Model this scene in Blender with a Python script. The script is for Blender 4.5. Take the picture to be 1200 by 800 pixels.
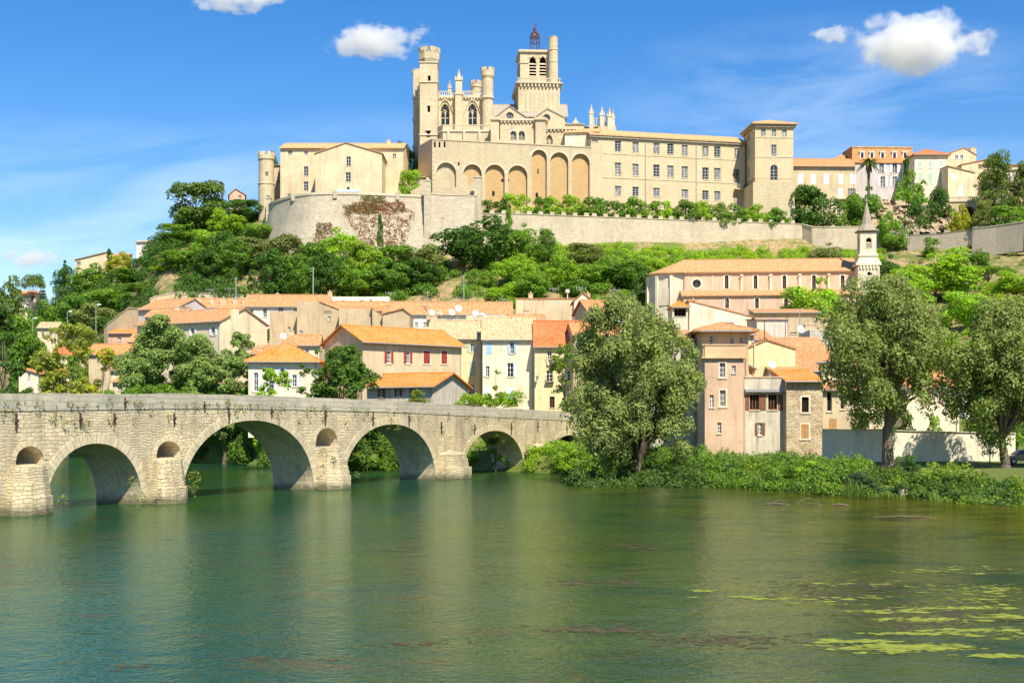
import bpy, math, random
import numpy as np
from mathutils import Vector, Matrix, noise

for _o in list(bpy.data.objects):
    bpy.data.objects.remove(_o)
SC = bpy.context.scene
COL = SC.collection
R = math.radians
random.seed(7)

# ---------------------------------------------------------------- camera, sky, sun
FPX, CX, HY, CH = 1500.0, 600.0, 496.0, 6.0        # focal length in photo pixels, principal column, horizon row, eye height
cam_d = bpy.data.cameras.new('camera'); cam = bpy.data.objects.new('camera', cam_d); COL.objects.link(cam)
cam.location = (0, 0, CH); cam.rotation_euler = (R(90), 0, 0)
cam_d.sensor_fit = 'HORIZONTAL'; cam_d.sensor_width = 36; cam_d.lens = FPX / 1200 * 36
cam_d.shift_y = (HY - 400) / 1200
cam_d.clip_start = 0.5; cam_d.clip_end = 9000
SC.camera = cam

SUN_AZ, SUN_EL = 157.0, 52.0        # compass bearing of the sun seen from the scene (0 = +Y, clockwise), elevation
W = bpy.data.worlds.new('World'); SC.world = W; W.use_nodes = True
wn, wl = W.node_tree.nodes, W.node_tree.links
wn.clear()
w_out = wn.new('ShaderNodeOutputWorld'); w_bg = wn.new('ShaderNodeBackground')
sky = wn.new('ShaderNodeTexSky'); sky.sky_type = 'NISHITA'; sky.sun_disc = False
sky.sun_elevation = R(SUN_EL); sky.sun_rotation = R(SUN_AZ)
sky.altitude = 0; sky.air_density = 1.0; sky.dust_density = 0.35; sky.ozone_density = 2.4
w_hs = wn.new('ShaderNodeHueSaturation'); w_hs.inputs['Hue'].default_value = 0.508; w_hs.inputs['Saturation'].default_value = 1.42
w_hs.inputs['Value'].default_value = 1.0
wl.new(sky.outputs[0], w_hs.inputs['Color'])
w_bg.inputs['Strength'].default_value = 0.106
wl.new(w_bg.outputs[0], w_out.inputs[0])

def wnode(t, **k):
    n = wn.new(t)
    for a, b in k.items(): setattr(n, a, b)
    return n
def wmath(op, a, b=None, c=None, clamp=False):
    n = wn.new('ShaderNodeMath'); n.operation = op; n.use_clamp = clamp
    for i, q in enumerate((a, b, c)):
        if q is None: continue
        if isinstance(q, (int, float)): n.inputs[i].default_value = q
        else: wl.new(q, n.inputs[i])
    return n.outputs[0]
# high thin cirrus: streaky noise over the sky directions, denser low down
w_tc = wn.new('ShaderNodeTexCoord')
w_sep = wn.new('ShaderNodeSeparateXYZ'); wl.new(w_tc.outputs['Generated'], w_sep.inputs[0])
dx, dy, dz = w_sep.outputs
w_cmb = wn.new('ShaderNodeCombineXYZ')
tx = wmath('DIVIDE', dx, wmath('MAXIMUM', dy, 0.05)); tz = wmath('DIVIDE', dz, wmath('MAXIMUM', dy, 0.05))
wl.new(wmath('ADD', wmath('MULTIPLY', tx, 2.6), wmath('MULTIPLY', tz, 1.2)), w_cmb.inputs[0])
wl.new(wmath('ADD', wmath('MULTIPLY', tz, 11.0), wmath('MULTIPLY', tx, -1.4)), w_cmb.inputs[1])
w_nz = wnode('ShaderNodeTexNoise'); w_nz.inputs['Scale'].default_value = 1.7; w_nz.inputs['Detail'].default_value = 7
w_nz.inputs['Roughness'].default_value = 0.62; w_nz.inputs['Distortion'].default_value = 0.5
wl.new(w_cmb.outputs[0], w_nz.inputs['Vector'])
cir = wmath('MULTIPLY', wmath('SUBTRACT', w_nz.outputs[0], 0.40), 3.2, clamp=True)
# where the thin cloud lies: a low bank on the left and a veil on the right
def blob(ctx, ctz, rx, rz):
    a = wmath('DIVIDE', wmath('SUBTRACT', tx, ctx), rx); b = wmath('DIVIDE', wmath('SUBTRACT', tz, ctz), rz)
    d = wmath('ADD', wmath('MULTIPLY', a, a), wmath('MULTIPLY', b, b))
    return wmath('SUBTRACT', 1.0, d, clamp=True)
veil = wmath('ADD', wmath('MULTIPLY', blob(-0.40, 0.14, 0.34, 0.105), 1.0), wmath('MULTIPLY', blob(0.27, 0.25, 0.22, 0.075), 0.75))
veil = wmath('ADD', veil, wmath('MULTIPLY', blob(-0.12, 0.20, 0.2, 0.05), 0.45))
cir = wmath('MULTIPLY', cir, veil, clamp=True)
cir = wmath('MULTIPLY', cir, 0.4)
w_mix = wn.new('ShaderNodeMix'); w_mix.data_type = 'RGBA'
wl.new(cir, w_mix.inputs['Factor']); wl.new(w_hs.outputs[0], w_mix.inputs['A']); w_mix.inputs['B'].default_value = (7.2, 7.9, 8.6, 1)
wl.new(w_mix.outputs['Result'], w_bg.inputs['Color'])

sun_d = bpy.data.lights.new('sun', 'SUN'); sun = bpy.data.objects.new('sun', sun_d); COL.objects.link(sun)
sun_d.energy = 5.0; sun_d.angle = R(0.53); sun_d.color = (1.0, 0.915, 0.75)
_sd = Vector((math.sin(R(SUN_AZ)) * math.cos(R(SUN_EL)), math.cos(R(SUN_AZ)) * math.cos(R(SUN_EL)), math.sin(R(SUN_EL))))
sun.rotation_euler = _sd.to_track_quat('Z', 'Y').to_euler(); sun.location = _sd * 600

SC.view_settings.view_transform = 'Standard'; SC.view_settings.look = 'None'
SC.view_settings.exposure = 0.64; SC.view_settings.gamma = 1.0; SC.view_settings.use_curve_mapping = False
SC.render.engine = 'CYCLES'
cy = SC.cycles
cy.max_bounces = 7; cy.diffuse_bounces = 3; cy.glossy_bounces = 3; cy.transmission_bounces = 4; cy.transparent_max_bounces = 8
cy.volume_bounces = 6; cy.use_denoising = True; cy.sample_clamp_indirect = 8.0; cy.caustics_reflective = False; cy.caustics_refractive = False

# ---------------------------------------------------------------- geometry helpers
Z = Vector((0, 0, 1))
def P(px, py, Y): return Vector(((px - CX) / FPX * Y, Y, CH + (HY - py) / FPX * Y))
def ZY(py, Y): return CH + (HY - py) / FPX * Y
def XY(px, Y): return Vector(((px - CX) / FPX * Y, Y, 0))
def lerp(a, b, t): return a + (b - a) * t
def interp(x, pts):
    if x <= pts[0][0]: return pts[0][1]
    for (a, b), (c, d) in zip(pts, pts[1:]):
        if x <= c: return b + (d - b) * (x - a) / (c - a)
    return pts[-1][1]

class MB:
    """collects polygons; build() links them as ONE mesh object, with metre-scaled UVs"""
    def __init__(s): s.v = []; s.f = []; s.uv = []; s.m = []; s.cur = 0
    def face(s, pts, uv=None):
        i = len(s.v); s.v.extend([Vector(p) for p in pts]); s.f.append(tuple(range(i, i + len(pts)))); s.m.append(s.cur)
        s.uv.append(uv)
    def quad(s, a, b, c, d, uv=None): s.face((a, b, c, d), uv)
    def hexa(s, b, t):
        """b, t: four bottom and four top points in matching order"""
        s.face(b[::-1]); s.face(t)
        for i in range(4):
            j = (i + 1) % 4; s.face((b[i], b[j], t[j], t[i]))
    def prism(s, poly, vec, caps=True):
        poly = [Vector(p) for p in poly]; vec = Vector(vec); top = [p + vec for p in poly]
        if caps: s.face(poly[::-1]); s.face(top)
        n = len(poly)
        for i in range(n):
            j = (i + 1) % n; s.face((poly[i], poly[j], top[j], top[i]))
    def box(s, c, ux, uy, sx, sy, z0, z1):
        """box centred in plan on c, sizes sx, sy along ux, uy"""
        a = [c + ux * (sx / 2 * i) + uy * (sy / 2 * j) for i, j in ((-1, -1), (1, -1), (1, 1), (-1, 1))]
        s.hexa([Vector((p.x, p.y, z0)) for p in a], [Vector((p.x, p.y, z1)) for p in a])
    def tube(s, p0, p1, r0, r1=None, n=8, caps=True):
        p0, p1 = Vector(p0), Vector(p1); r1 = r0 if r1 is None else r1
        d = (p1 - p0).normalized(); a = d.orthogonal().normalized(); b = d.cross(a)
        A = [p0 + (a * math.cos(t) + b * math.sin(t)) * r0 for t in [2 * math.pi * i / n for i in range(n)]]
        B = [p1 + (a * math.cos(t) + b * math.sin(t)) * r1 for t in [2 * math.pi * i / n for i in range(n)]]
        for i in range(n):
            j = (i + 1) % n; s.face((A[i], A[j], B[j], B[i]))
        if caps: s.face(A[::-1]); s.face(B)
    def path(s, pts, radii, n=8):
        for i in range(len(pts) - 1): s.tube(pts[i], pts[i + 1], radii[i], radii[i + 1], n, True)
    def lathe(s, c, prof, n=20, a0=0.0, a1=2 * math.pi, caps=True):
        """prof: (radius, z) from bottom to top round the vertical axis through c"""
        full = abs(a1 - a0 - 2 * math.pi) < 1e-6; k = n if full else n + 1
        rings = [[Vector((c.x + r * math.cos(a0 + (a1 - a0) * i / n), c.y + r * math.sin(a0 + (a1 - a0) * i / n), z)) for i in range(k)] for r, z in prof]
        arc = 0
        for q in range(len(rings) - 1):
            for i in range(n):
                j = (i + 1) % k
                r_ = max(prof[q][0], prof[q + 1][0]); da = (a1 - a0) / n
                u0, u1 = r_ * da * i, r_ * da * (i + 1)
                z0, z1 = prof[q][1], prof[q + 1][1]
                if abs(z1 - z0) < 1e-4: z0, z1 = 0, abs(prof[q][0] - prof[q + 1][0])
                if prof[q + 1][0] < 1e-4: s.face((rings[q][i], rings[q][j], rings[q + 1][i]), [(u0, z0), (u1, z0), ((u0 + u1) / 2, z1)])
                else: s.face((rings[q][i], rings[q][j], rings[q + 1][j], rings[q + 1][i]), [(u0, z0), (u1, z0), (u1, z1), (u0, z1)])
        if caps and full:
            if prof[-1][0] > 1e-4: s.face(rings[-1])
            if prof[0][0] > 1e-4: s.face(rings[0][::-1])
    def ball(s, c, r, n=8, m=5):
        s.lathe(Vector((c[0], c[1], 0)), [(max(1e-5, r * math.sin(math.pi * i / m)), c[2] - r * math.cos(math.pi * i / m)) for i in range(m + 1)], n, caps=False)
    def build(s, name, mats, parent=None, smooth=False, origin=None):
        me = bpy.data.meshes.new(name)
        o_ = Vector(origin) if origin is not None else (parent_origin(parent) if parent else Vector((0, 0, 0)))
        me.from_pydata([tuple(p - o_) for p in s.v], [], s.f)
        uvl = me.uv_layers.new(name='UVMap')
        k = 0; flat = []
        for f, uv in zip(s.f, s.uv):
            if uv is None:
                p0, p1, p2 = s.v[f[0]], s.v[f[1]], s.v[f[2]]
                nrm = Vector((0, 0, 0))
                for a in range(len(f)):
                    c_, d_ = s.v[f[a]], s.v[f[(a + 1) % len(f)]]
                    nrm += Vector(((c_.y - d_.y) * (c_.z + d_.z), (c_.z - d_.z) * (c_.x + d_.x), (c_.x - d_.x) * (c_.y + d_.y)))
                if nrm.length < 1e-9: nrm = Vector((0, 0, 1))
                nrm.normalize()
                u = Vector((1, 0, 0)) if abs(nrm.z) > 0.985 else Z.cross(nrm).normalized()
                w = nrm.cross(u)
                for a in f: flat.extend((s.v[a].dot(u), s.v[a].dot(w)))
            else:
                for q in uv: flat.extend(q)
        uvl.data.foreach_set('uv', flat)
        if not isinstance(mats, (list, tuple)): mats = [mats]
        for m_ in mats: me.materials.append(m_)
        if len(mats) > 1: me.polygons.foreach_set('material_index', s.m)
        if smooth: me.polygons.foreach_set('use_smooth', [True] * len(me.polygons))
        me.update()
        ob = bpy.data.objects.new(name, me); COL.objects.link(ob)
        if parent is not None: ob.parent = parent
        elif origin is not None: ob.location = origin
        return ob

def parent_origin(p):
    o = Vector((0, 0, 0))
    while p is not None: o = o + Vector(p.location); p = p.parent
    return o

def tag(o, label=None, cat=None, group=None, kind=None):
    if label: o['label'] = label
    if cat: o['category'] = cat
    if group: o['group'] = group
    if kind: o['kind'] = kind
    return o
def thing(name, label, cat, loc=(0, 0, 0), group=None):
    o = bpy.data.objects.new(name, None); COL.objects.link(o); o.location = loc; o.empty_display_size = 0.5
    return tag(o, label, cat, group)
def copy_thing(root, label=None, group=None):
    c = root.copy(); COL.objects.link(c)
    for ch in root.children:
        d = ch.copy(); COL.objects.link(d); d.parent = c
        for g in ch.children:
            e = g.copy(); COL.objects.link(e); e.parent = d
    if label: c['label'] = label
    if group: c['group'] = group
    return c

# ---------------------------------------------------------------- materials
def srgb(r, g, b):
    def f(c):
        c /= 255.0
        return c / 12.92 if c <= 0.04045 else ((c + 0.055) / 1.055) ** 2.4
    return (f(r), f(g), f(b), 1.0)
def lin(c, k=1.0): return (c[0] * k, c[1] * k, c[2] * k, 1.0)

class NT:
    def __init__(s, name):
        s.mat = bpy.data.materials.new(name); s.mat.use_nodes = True
        s.n, s.l = s.mat.node_tree.nodes, s.mat.node_tree.links
        s.b = s.n['Principled BSDF']; s.b.inputs['Roughness'].default_value = 0.9
        s.b.inputs['Specular IOR Level'].default_value = 0.25
    def new(s, t, **k):
        n = s.n.new(t)
        for a, b in k.items(): setattr(n, a, b)
        return n
    def link(s, a, b): s.l.new(a, b)
    def setin(s, sock, v):
        if isinstance(v, bpy.types.NodeSocket): s.l.new(v, sock)
        else: sock.default_value = v
    def math(s, op, a, b=None, clamp=False):
        n = s.new('ShaderNodeMath', operation=op, use_clamp=clamp); s.setin(n.inputs[0], a)
        if b is not None: s.setin(n.inputs[1], b)
        return n.outputs[0]
    def mix(s, f, a, b, bt='MIX'):
        n = s.new('ShaderNodeMix', data_type='RGBA', blend_type=bt)
        s.setin(n.inputs['Factor'], f); s.setin(n.inputs['A'], a); s.setin(n.inputs['B'], b)
        return n.outputs['Result']
    def pos(s): return s.new('ShaderNodeNewGeometry').outputs['Position']
    def uv(s): return s.new('ShaderNodeUVMap').outputs['UV']
    def mapping(s, vec, scale, loc=(0, 0, 0)):
        n = s.new('ShaderNodeMapping'); s.link(vec, n.inputs['Vector']); n.inputs['Scale'].default_value = scale; n.inputs['Location'].default_value = loc
        return n.outputs[0]
    def noise(s, vec, scale, detail=4, rough=0.55, dist=0.0):
        n = s.new('ShaderNodeTexNoise'); s.link(vec, n.inputs['Vector'])
        n.inputs['Scale'].default_value = scale; n.inputs['Detail'].default_value = detail; n.inputs['Roughness'].default_value = rough
        n.inputs['Distortion'].default_value = dist
        return n
    def ramp(s, f, a, b):
        n = s.new('ShaderNodeMapRange'); s.link(f, n.inputs[0]); n.inputs[1].default_value = a; n.inputs[2].default_value = b
        n.clamp = True
        return n.outputs[0]
    def bump(s, h, strength, dist):
        n = s.new('ShaderNodeBump'); s.link(h, n.inputs['Height']); n.inputs['Strength'].default_value = strength; n.inputs['Distance'].default_value = dist
        s.link(n.outputs[0], s.b.inputs['Normal'])
    def base(s, c): s.setin(s.b.inputs['Base Color'], c)

def m_plain(name, c, rough=0.7, metal=0.0, spec=0.3, var=0.12):
    t = NT(name); nz = t.noise(t.pos(), 3.0, 4)
    t.base(t.mix(t.ramp(nz.outputs[0], 0.3, 0.7), lin(c, 1 - var), lin(c, 1 + var)))
    t.b.inputs['Roughness'].default_value = rough; t.b.inputs['Metallic'].default_value = metal; t.b.inputs['Specular IOR Level'].default_value = spec
    return t.mat
def m_plaster(name, c, stain=0.5, dirt=None):
    """old lime render: blotches, run-off streaks, fine grain"""
    t = NT(name); p = t.pos()
    big = t.noise(p, 0.28, 5, 0.6); mid = t.noise(p, 1.6, 5, 0.65)
    streak = t.noise(t.mapping(p, (1.4, 1.4, 0.16)), 1.0, 5, 0.7)
    d = dirt or (c[0] * 0.55, c[1] * 0.52, c[2] * 0.48, 1)
    col = t.mix(t.ramp(big.outputs[0], 0.35, 0.68), lin(c, 0.86), lin(c, 1.10))
    col = t.mix(t.math('MULTIPLY', t.ramp(streak.outputs[0], 0.50, 0.76), stain), col, d)
    col = t.mix(t.math('MULTIPLY', t.ramp(mid.outputs[0], 0.56, 0.72), stain * 0.6), col, lin(d, 0.95))
    t.base(col)
    fine = t.noise(p, 9.0, 4); t.bump(t.math('ADD', fine.outputs[0], mid.outputs[0]), 0.5, 0.03)
    return t.mat
def m_stone(name, c1, c2, mortar, bw=0.6, rh=0.3, stain=0.5, darkc=None, rough_amt=0.05, bump=0.05, msize=0.02, wet=False):
    """coursed masonry laid out in metres in the UVs"""
    t = NT(name); uv = t.uv(); p = t.pos()
    wob = t.noise(uv, 0.9, 3); wv = t.new('ShaderNodeVectorMath', operation='MULTIPLY_ADD')
    t.link(wob.outputs['Color'], wv.inputs[0]); wv.inputs[1].default_value = (rough_amt * 2, rough_amt * 2, 0); t.link(uv, wv.inputs[2])
    br = t.new('ShaderNodeTexBrick'); t.link(wv.outputs[0], br.inputs['Vector'])
    br.inputs['Scale'].default_value = 1.0; br.inputs['Brick Width'].default_value = bw; br.inputs['Row Height'].default_value = rh
    br.inputs['Mortar Size'].default_value = msize; br.inputs['Mortar Smooth'].default_value = 0.4; br.inputs['Bias'].default_value = 0.0
    br.inputs['Color1'].default_value = c1; br.inputs['Color2'].default_value = c2; br.inputs['Mortar'].default_value = mortar
    b2 = t.new('ShaderNodeTexBrick'); t.link(wv.outputs[0], b2.inputs['Vector'])
    for k, v in (('Scale', 1.0), ('Brick Width', bw * 1.45), ('Row Height', rh * 0.72), ('Mortar Size', msize * 1.1), ('Mortar Smooth', 0.4), ('Bias', 0.0), ('Color1', c2), ('Color2', c1), ('Mortar', mortar)): b2.inputs[k].default_value = v
    sel = t.ramp(t.noise(uv, 0.32, 2).outputs[0], 0.47, 0.53)
    big = t.noise(p, 0.16, 5, 0.62); mid = t.noise(p, 1.1, 6, 0.7)
    streak = t.noise(t.mapping(p, (0.9, 0.9, 0.1)), 1.0, 5, 0.7)
    per = t.noise(t.mapping(uv, (1 / bw, 1 / rh, 1)), 0.9, 2)
    brc = t.mix(sel, br.outputs['Color'], b2.outputs['Color']); brf = t.math('ADD', t.math('MULTIPLY', br.outputs['Fac'], t.math('SUBTRACT', 1.0, sel)), t.math('MULTIPLY', b2.outputs['Fac'], sel))
    brc = t.mix(t.math('MULTIPLY', t.ramp(per.outputs[0], 0.4, 0.7), 0.5), brc, lin(c2, 0.72))
    dk = darkc or (c1[0] * 0.45, c1[1] * 0.43, c1[2] * 0.42, 1)
    col = t.mix(t.math('MULTIPLY', t.ramp(big.outputs[0], 0.42, 0.75), stain), brc, lin(dk, 1.3))
    col = t.mix(t.math('MULTIPLY', t.ramp(streak.outputs[0], 0.52, 0.78), stain), col, dk)
    col = t.mix(t.math('MULTIPLY', t.ramp(mid.outputs[0], 0.55, 0.75), stain * 0.8), col, dk)
    if wet:
        sz = t.new('ShaderNodeSeparateXYZ'); t.link(p, sz.inputs[0]); zz = t.math('ADD', sz.outputs[2], t.math('MULTIPLY', t.math('SUBTRACT', mid.outputs[0], 0.5), 1.6))
        col = t.mix(t.math('MULTIPLY', t.math('SUBTRACT', 1.0, t.ramp(zz, 0.15, 0.75)), 0.8), col, (0.07, 0.075, 0.035, 1))
        grime = t.noise(t.mapping(p, (0.55, 0.55, 0.14)), 0.8, 6, 0.72)
        col = t.mix(t.math('MULTIPLY', t.ramp(grime.outputs[0], 0.5, 0.7), 0.6), col, (0.20, 0.165, 0.11, 1))
    t.base(col)
    h = t.math('SUBTRACT', t.math('MULTIPLY', mid.outputs[0], 0.9), brf)
    t.bump(h, 0.8, bump)
    return t.mat
def m_rubble(name, c1, c2, mortar, scale=2.2):
    t = NT(name); uv = t.uv()
    vo = t.new('ShaderNodeTexVoronoi', feature='F1'); t.link(t.mapping(uv, (1, 1.5, 1)), vo.inputs['Vector']); vo.inputs['Scale'].default_value = scale
    ve = t.new('ShaderNodeTexVoronoi', feature='DISTANCE_TO_EDGE'); t.link(t.mapping(uv, (1, 1.5, 1)), ve.inputs['Vector']); ve.inputs['Scale'].default_value = scale
    sep = t.new('ShaderNodeSeparateColor'); t.link(vo.outputs['Color'], sep.inputs[0])
    big = t.noise(t.pos(), 0.5, 4)
    cover = t.math('MULTIPLY', t.ramp(big.outputs[0], 0.46, 0.6), 0.75)
    col = t.mix(t.ramp(ve.outputs['Distance'], 0.02, 0.09), mortar, t.mix(sep.outputs[0], c1, c2))
    col = t.mix(cover, col, mortar); t.base(col)
    t.bump(t.ramp(ve.outputs['Distance'], 0.0, 0.14), 0.7, 0.05)
    return t.mat
def m_tile(name, c1, c2, old=0.4, oldc=None, bw=0.26, rh=0.44):
    """canal tiles: columns running down the slope, every tile its own shade, sooty and lichened patches"""
    t = NT(name); uv = t.uv(); p = t.pos()
    br = t.new('ShaderNodeTexBrick', offset=0.0); t.link(uv, br.inputs['Vector'])
    br.inputs['Scale'].default_value = 1.0; br.inputs['Brick Width'].default_value = bw; br.inputs['Row Height'].default_value = rh
    br.inputs['Mortar Size'].default_value = 0.028; br.inputs['Mortar Smooth'].default_value = 0.7; br.inputs['Bias'].default_value = -0.1
    br.inputs['Color1'].default_value = lin(c1, 1.12); br.inputs['Color2'].default_value = lin(c2, 0.82); br.inputs['Mortar'].default_value = lin(c2, 0.34)
    big = t.noise(p, 0.35, 5, 0.65); mid = t.noise(p, 2.2, 5, 0.7)
    oc = oldc or (c1[0] * 0.62, c1[1] * 0.75, c1[2] * 0.9, 1)
    col = t.mix(t.math('MULTIPLY', t.ramp(big.outputs[0], 0.4, 0.68), old), br.outputs['Color'], oc)
    col = t.mix(t.math('MULTIPLY', t.ramp(mid.outputs[0], 0.54, 0.70), min(1, old * 1.3)), col, lin(oc, 0.55))
    t.base(col)
    sx = t.new('ShaderNodeSeparateXYZ'); t.link(uv, sx.inputs[0])
    wv = t.math('ABSOLUTE', t.math('SINE', t.math('MULTIPLY', sx.outputs[0], math.pi / bw)))
    t.bump(t.math('ADD', wv, t.math('MULTIPLY', mid.outputs[0], 0.5)), 0.9, 0.07)
    return t.mat
def m_leaf(name):
    """foliage: the object's colour, varied leaf by leaf and sprig by sprig"""
    t = NT(name)
    oi = t.new('ShaderNodeObjectInfo'); g = t.new('ShaderNodeNewGeometry')
    hs = t.new('ShaderNodeHueSaturation'); t.link(oi.outputs['Color'], hs.inputs['Color'])
    t.link(t.math('ADD', t.math('MULTIPLY', g.outputs['Random Per Island'], 0.045), 0.478), hs.inputs['Hue'])
    nz = t.noise(g.outputs['Position'], 0.55, 3)
    v = t.math('ADD', t.math('MULTIPLY', g.outputs['Random Per Island'], 0.55), t.math('MULTIPLY', nz.outputs[0], 0.75))
    t.link(t.math('ADD', v, 0.35), hs.inputs['Value'])
    t.link(t.math('ADD', t.math('MULTIPLY', nz.outputs[0], 0.3), 0.85), hs.inputs['Saturation'])
    t.base(hs.outputs[0]); t.b.inputs['Roughness'].default_value = 0.55; t.b.inputs['Specular IOR Level'].default_value = 0.28
    tr = t.new('ShaderNodeBsdfTranslucent'); h2 = t.new('ShaderNodeHueSaturation'); t.link(hs.outputs[0], h2.inputs['Color'])
    h2.inputs['Hue'].default_value = 0.485; h2.inputs['Value'].default_value = 1.25; t.link(h2.outputs[0], tr.inputs['Color'])
    mx = t.new('ShaderNodeMixShader'); mx.inputs[0].default_value = 0.42
    t.link(t.b.outputs[0], mx.inputs[1]); t.link(tr.outputs[0], mx.inputs[2])
    t.link(mx.outputs[0], t.n['Material Output'].inputs['Surface'])
    return t.mat
def m_bark(name, c):
    t = NT(name); p = t.pos(); nz = t.noise(t.mapping(p, (4, 4, 0.8)), 1.5, 5, 0.7)
    t.base(t.mix(t.ramp(nz.outputs[0], 0.35, 0.65), lin(c, 0.55), lin(c, 1.25))); t.bump(nz.outputs[0], 0.8, 0.06)
    return t.mat

M = {}
M['leaf'] = m_leaf('leaf')
M['bark'] = m_bark('bark', (0.16, 0.125, 0.09, 1)); M['bark_pale'] = m_bark('bark_pale', (0.30, 0.26, 0.20, 1))
ST1, ST2, STM = (0.56, 0.475, 0.325, 1), (0.43, 0.36, 0.24, 1), (0.30, 0.25, 0.17, 1)
M['bridge'] = m_stone('bridge_stone', (0.86, 0.73, 0.47, 1), (0.69, 0.57, 0.355, 1), (0.36, 0.29, 0.175, 1), 0.62, 0.27, 0.6, (0.24, 0.21, 0.155, 1), 0.26, 0.09, 0.022, True)
M['ring'] = m_stone('bridge_ring_stone', (0.78, 0.66, 0.43, 1), (0.65, 0.54, 0.345, 1), (0.33, 0.27, 0.18, 1), 0.42, 3.0, 0.45, (0.24, 0.21, 0.16, 1), 0.04, 0.05, 0.02, True)
M['parapet'] = m_stone('parapet_stone', (0.64, 0.575, 0.43, 1), (0.54, 0.485, 0.36, 1), (0.33, 0.295, 0.22, 1), 1.4, 0.5, 0.6, (0.19, 0.185, 0.16, 1), 0.04, 0.04, 0.015)
M['ashlar'] = m_stone('cathedral_ashlar', (0.74, 0.625, 0.415, 1), (0.64, 0.53, 0.345, 1), (0.45, 0.37, 0.25, 1), 0.9, 0.42, 0.75, (0.34, 0.275, 0.185, 1), 0.03, 0.03, 0.015)
M['trim'] = m_plaster('stone_trim', (0.62, 0.54, 0.39, 1), 0.5)
M['rampart'] = m_stone('rampart_stone', (0.70, 0.60, 0.44, 1), (0.58, 0.495, 0.355, 1), (0.40, 0.335, 0.24, 1), 0.7, 0.36, 0.6, (0.30, 0.245, 0.17, 1), 0.10, 0.05, 0.02)
M['bastion'] = m_stone('bastion_stone', (0.71, 0.625, 0.465, 1), (0.57, 0.50, 0.37, 1), (0.33, 0.285, 0.21, 1), 0.8, 0.42, 0.55, (0.29, 0.25, 0.19, 1), 0.10, 0.06, 0.03)
M['arcade'] = m_stone('arcade_stone', (0.68, 0.57, 0.38, 1), (0.60, 0.50, 0.325, 1), (0.44, 0.36, 0.23, 1), 0.7, 0.38, 0.55, (0.35, 0.28, 0.19, 1), 0.08, 0.04, 0.018)
M['arcade_back'] = m_stone('arcade_infill', (0.66, 0.45, 0.22, 1), (0.58, 0.38, 0.175, 1), (0.45, 0.31, 0.16, 1), 0.6, 0.3, 0.35, (0.42, 0.26, 0.13, 1), 0.1, 0.04, 0.018)
M['palace'] = m_stone('palace_ashlar', (0.70, 0.585, 0.375, 1), (0.64, 0.53, 0.335, 1), (0.50, 0.41, 0.26, 1), 0.8, 0.36, 0.6, (0.42, 0.32, 0.2, 1), 0.04, 0.025, 0.014)
M['greystone'] = m_stone('grey_stone', (0.54, 0.48, 0.37, 1), (0.43, 0.38, 0.29, 1), (0.28, 0.245, 0.185, 1), 0.55, 0.28, 0.6, (0.2, 0.18, 0.14, 1), 0.14, 0.06, 0.03)
M['terr'] = m_plaster('plaster_terracotta_worn', (0.66, 0.46, 0.32, 1), 0.95, (0.40, 0.27, 0.19, 1))
M['lead'] = m_plain('grey_roof_slate', (0.34, 0.30, 0.24, 1), 0.8)
M['rubble'] = m_rubble('rubble_masonry', (0.50, 0.38, 0.23, 1), (0.30, 0.22, 0.14, 1), (0.60, 0.50, 0.33, 1))
M['tile'] = m_tile('canal_tile_orange', (0.74, 0.335, 0.135, 1), (0.62, 0.25, 0.09, 1), 0.35)
M['tile_old'] = m_tile('canal_tile_old', (0.72, 0.36, 0.155, 1), (0.56, 0.24, 0.09, 1), 0.55, (0.40, 0.26, 0.15, 1))
M['tile_tan'] = m_tile('canal_tile_tan', (0.70, 0.53, 0.30, 1), (0.56, 0.395, 0.20, 1), 0.5, (0.42, 0.34, 0.2, 1))
M['tile_red'] = m_tile('canal_tile_red', (0.74, 0.20, 0.065, 1), (0.60, 0.15, 0.05, 1), 0.45, (0.58, 0.27, 0.13, 1))
M['tile_vivid'] = m_tile('canal_tile_vivid', (0.80, 0.30, 0.055, 1), (0.66, 0.22, 0.045, 1), 0.5, (0.60, 0.34, 0.14, 1))
M['tile_church'] = m_tile('church_tile', (0.72, 0.37, 0.17, 1), (0.64, 0.31, 0.135, 1), 0.25)
M['tile_pale'] = m_tile('palace_tile', (0.74, 0.46, 0.22, 1), (0.66, 0.385, 0.17, 1), 0.25)
for k_, c_ in dict(cream=(0.74, 0.63, 0.43), beige=(0.62, 0.50, 0.32), tan=(0.53, 0.42, 0.265), pinkish=(0.72, 0.58, 0.46), white=(0.78, 0.74, 0.66),
                   yellow=(0.80, 0.66, 0.37), terracotta=(0.66, 0.45, 0.31), church=(0.66, 0.45, 0.315), grey=(0.52, 0.49, 0.42), lilac=(0.60, 0.54, 0.52),
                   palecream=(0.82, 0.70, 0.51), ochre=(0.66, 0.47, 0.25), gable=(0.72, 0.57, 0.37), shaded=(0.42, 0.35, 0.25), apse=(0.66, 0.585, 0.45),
                   gardenwall=(0.84, 0.77, 0.60), balcony=(0.70, 0.47, 0.27), weathered=(0.58, 0.52, 0.42)).items():
    M[k_] = m_plaster('plaster_' + k_, c_ + (1,), 0.75)
M['weathered'] = m_plaster('plaster_weathered_gable', (0.60, 0.54, 0.43, 1), 0.95, (0.22, 0.20, 0.16, 1))
t_ = NT('dark_glass'); t_.base((0.022, 0.026, 0.03, 1)); t_.b.inputs['Roughness'].default_value = 0.12; t_.b.inputs['Specular IOR Level'].default_value = 0.5; M['glass'] = t_.mat
t_ = NT('curtained_glass'); nz_ = t_.noise(t_.mapping(t_.pos(), (3, 3, 0.6)), 1.2, 2); t_.base(t_.mix(t_.ramp(nz_.outputs[0], 0.4, 0.6), (0.05, 0.055, 0.06, 1), (0.30, 0.29, 0.26, 1)))
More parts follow.
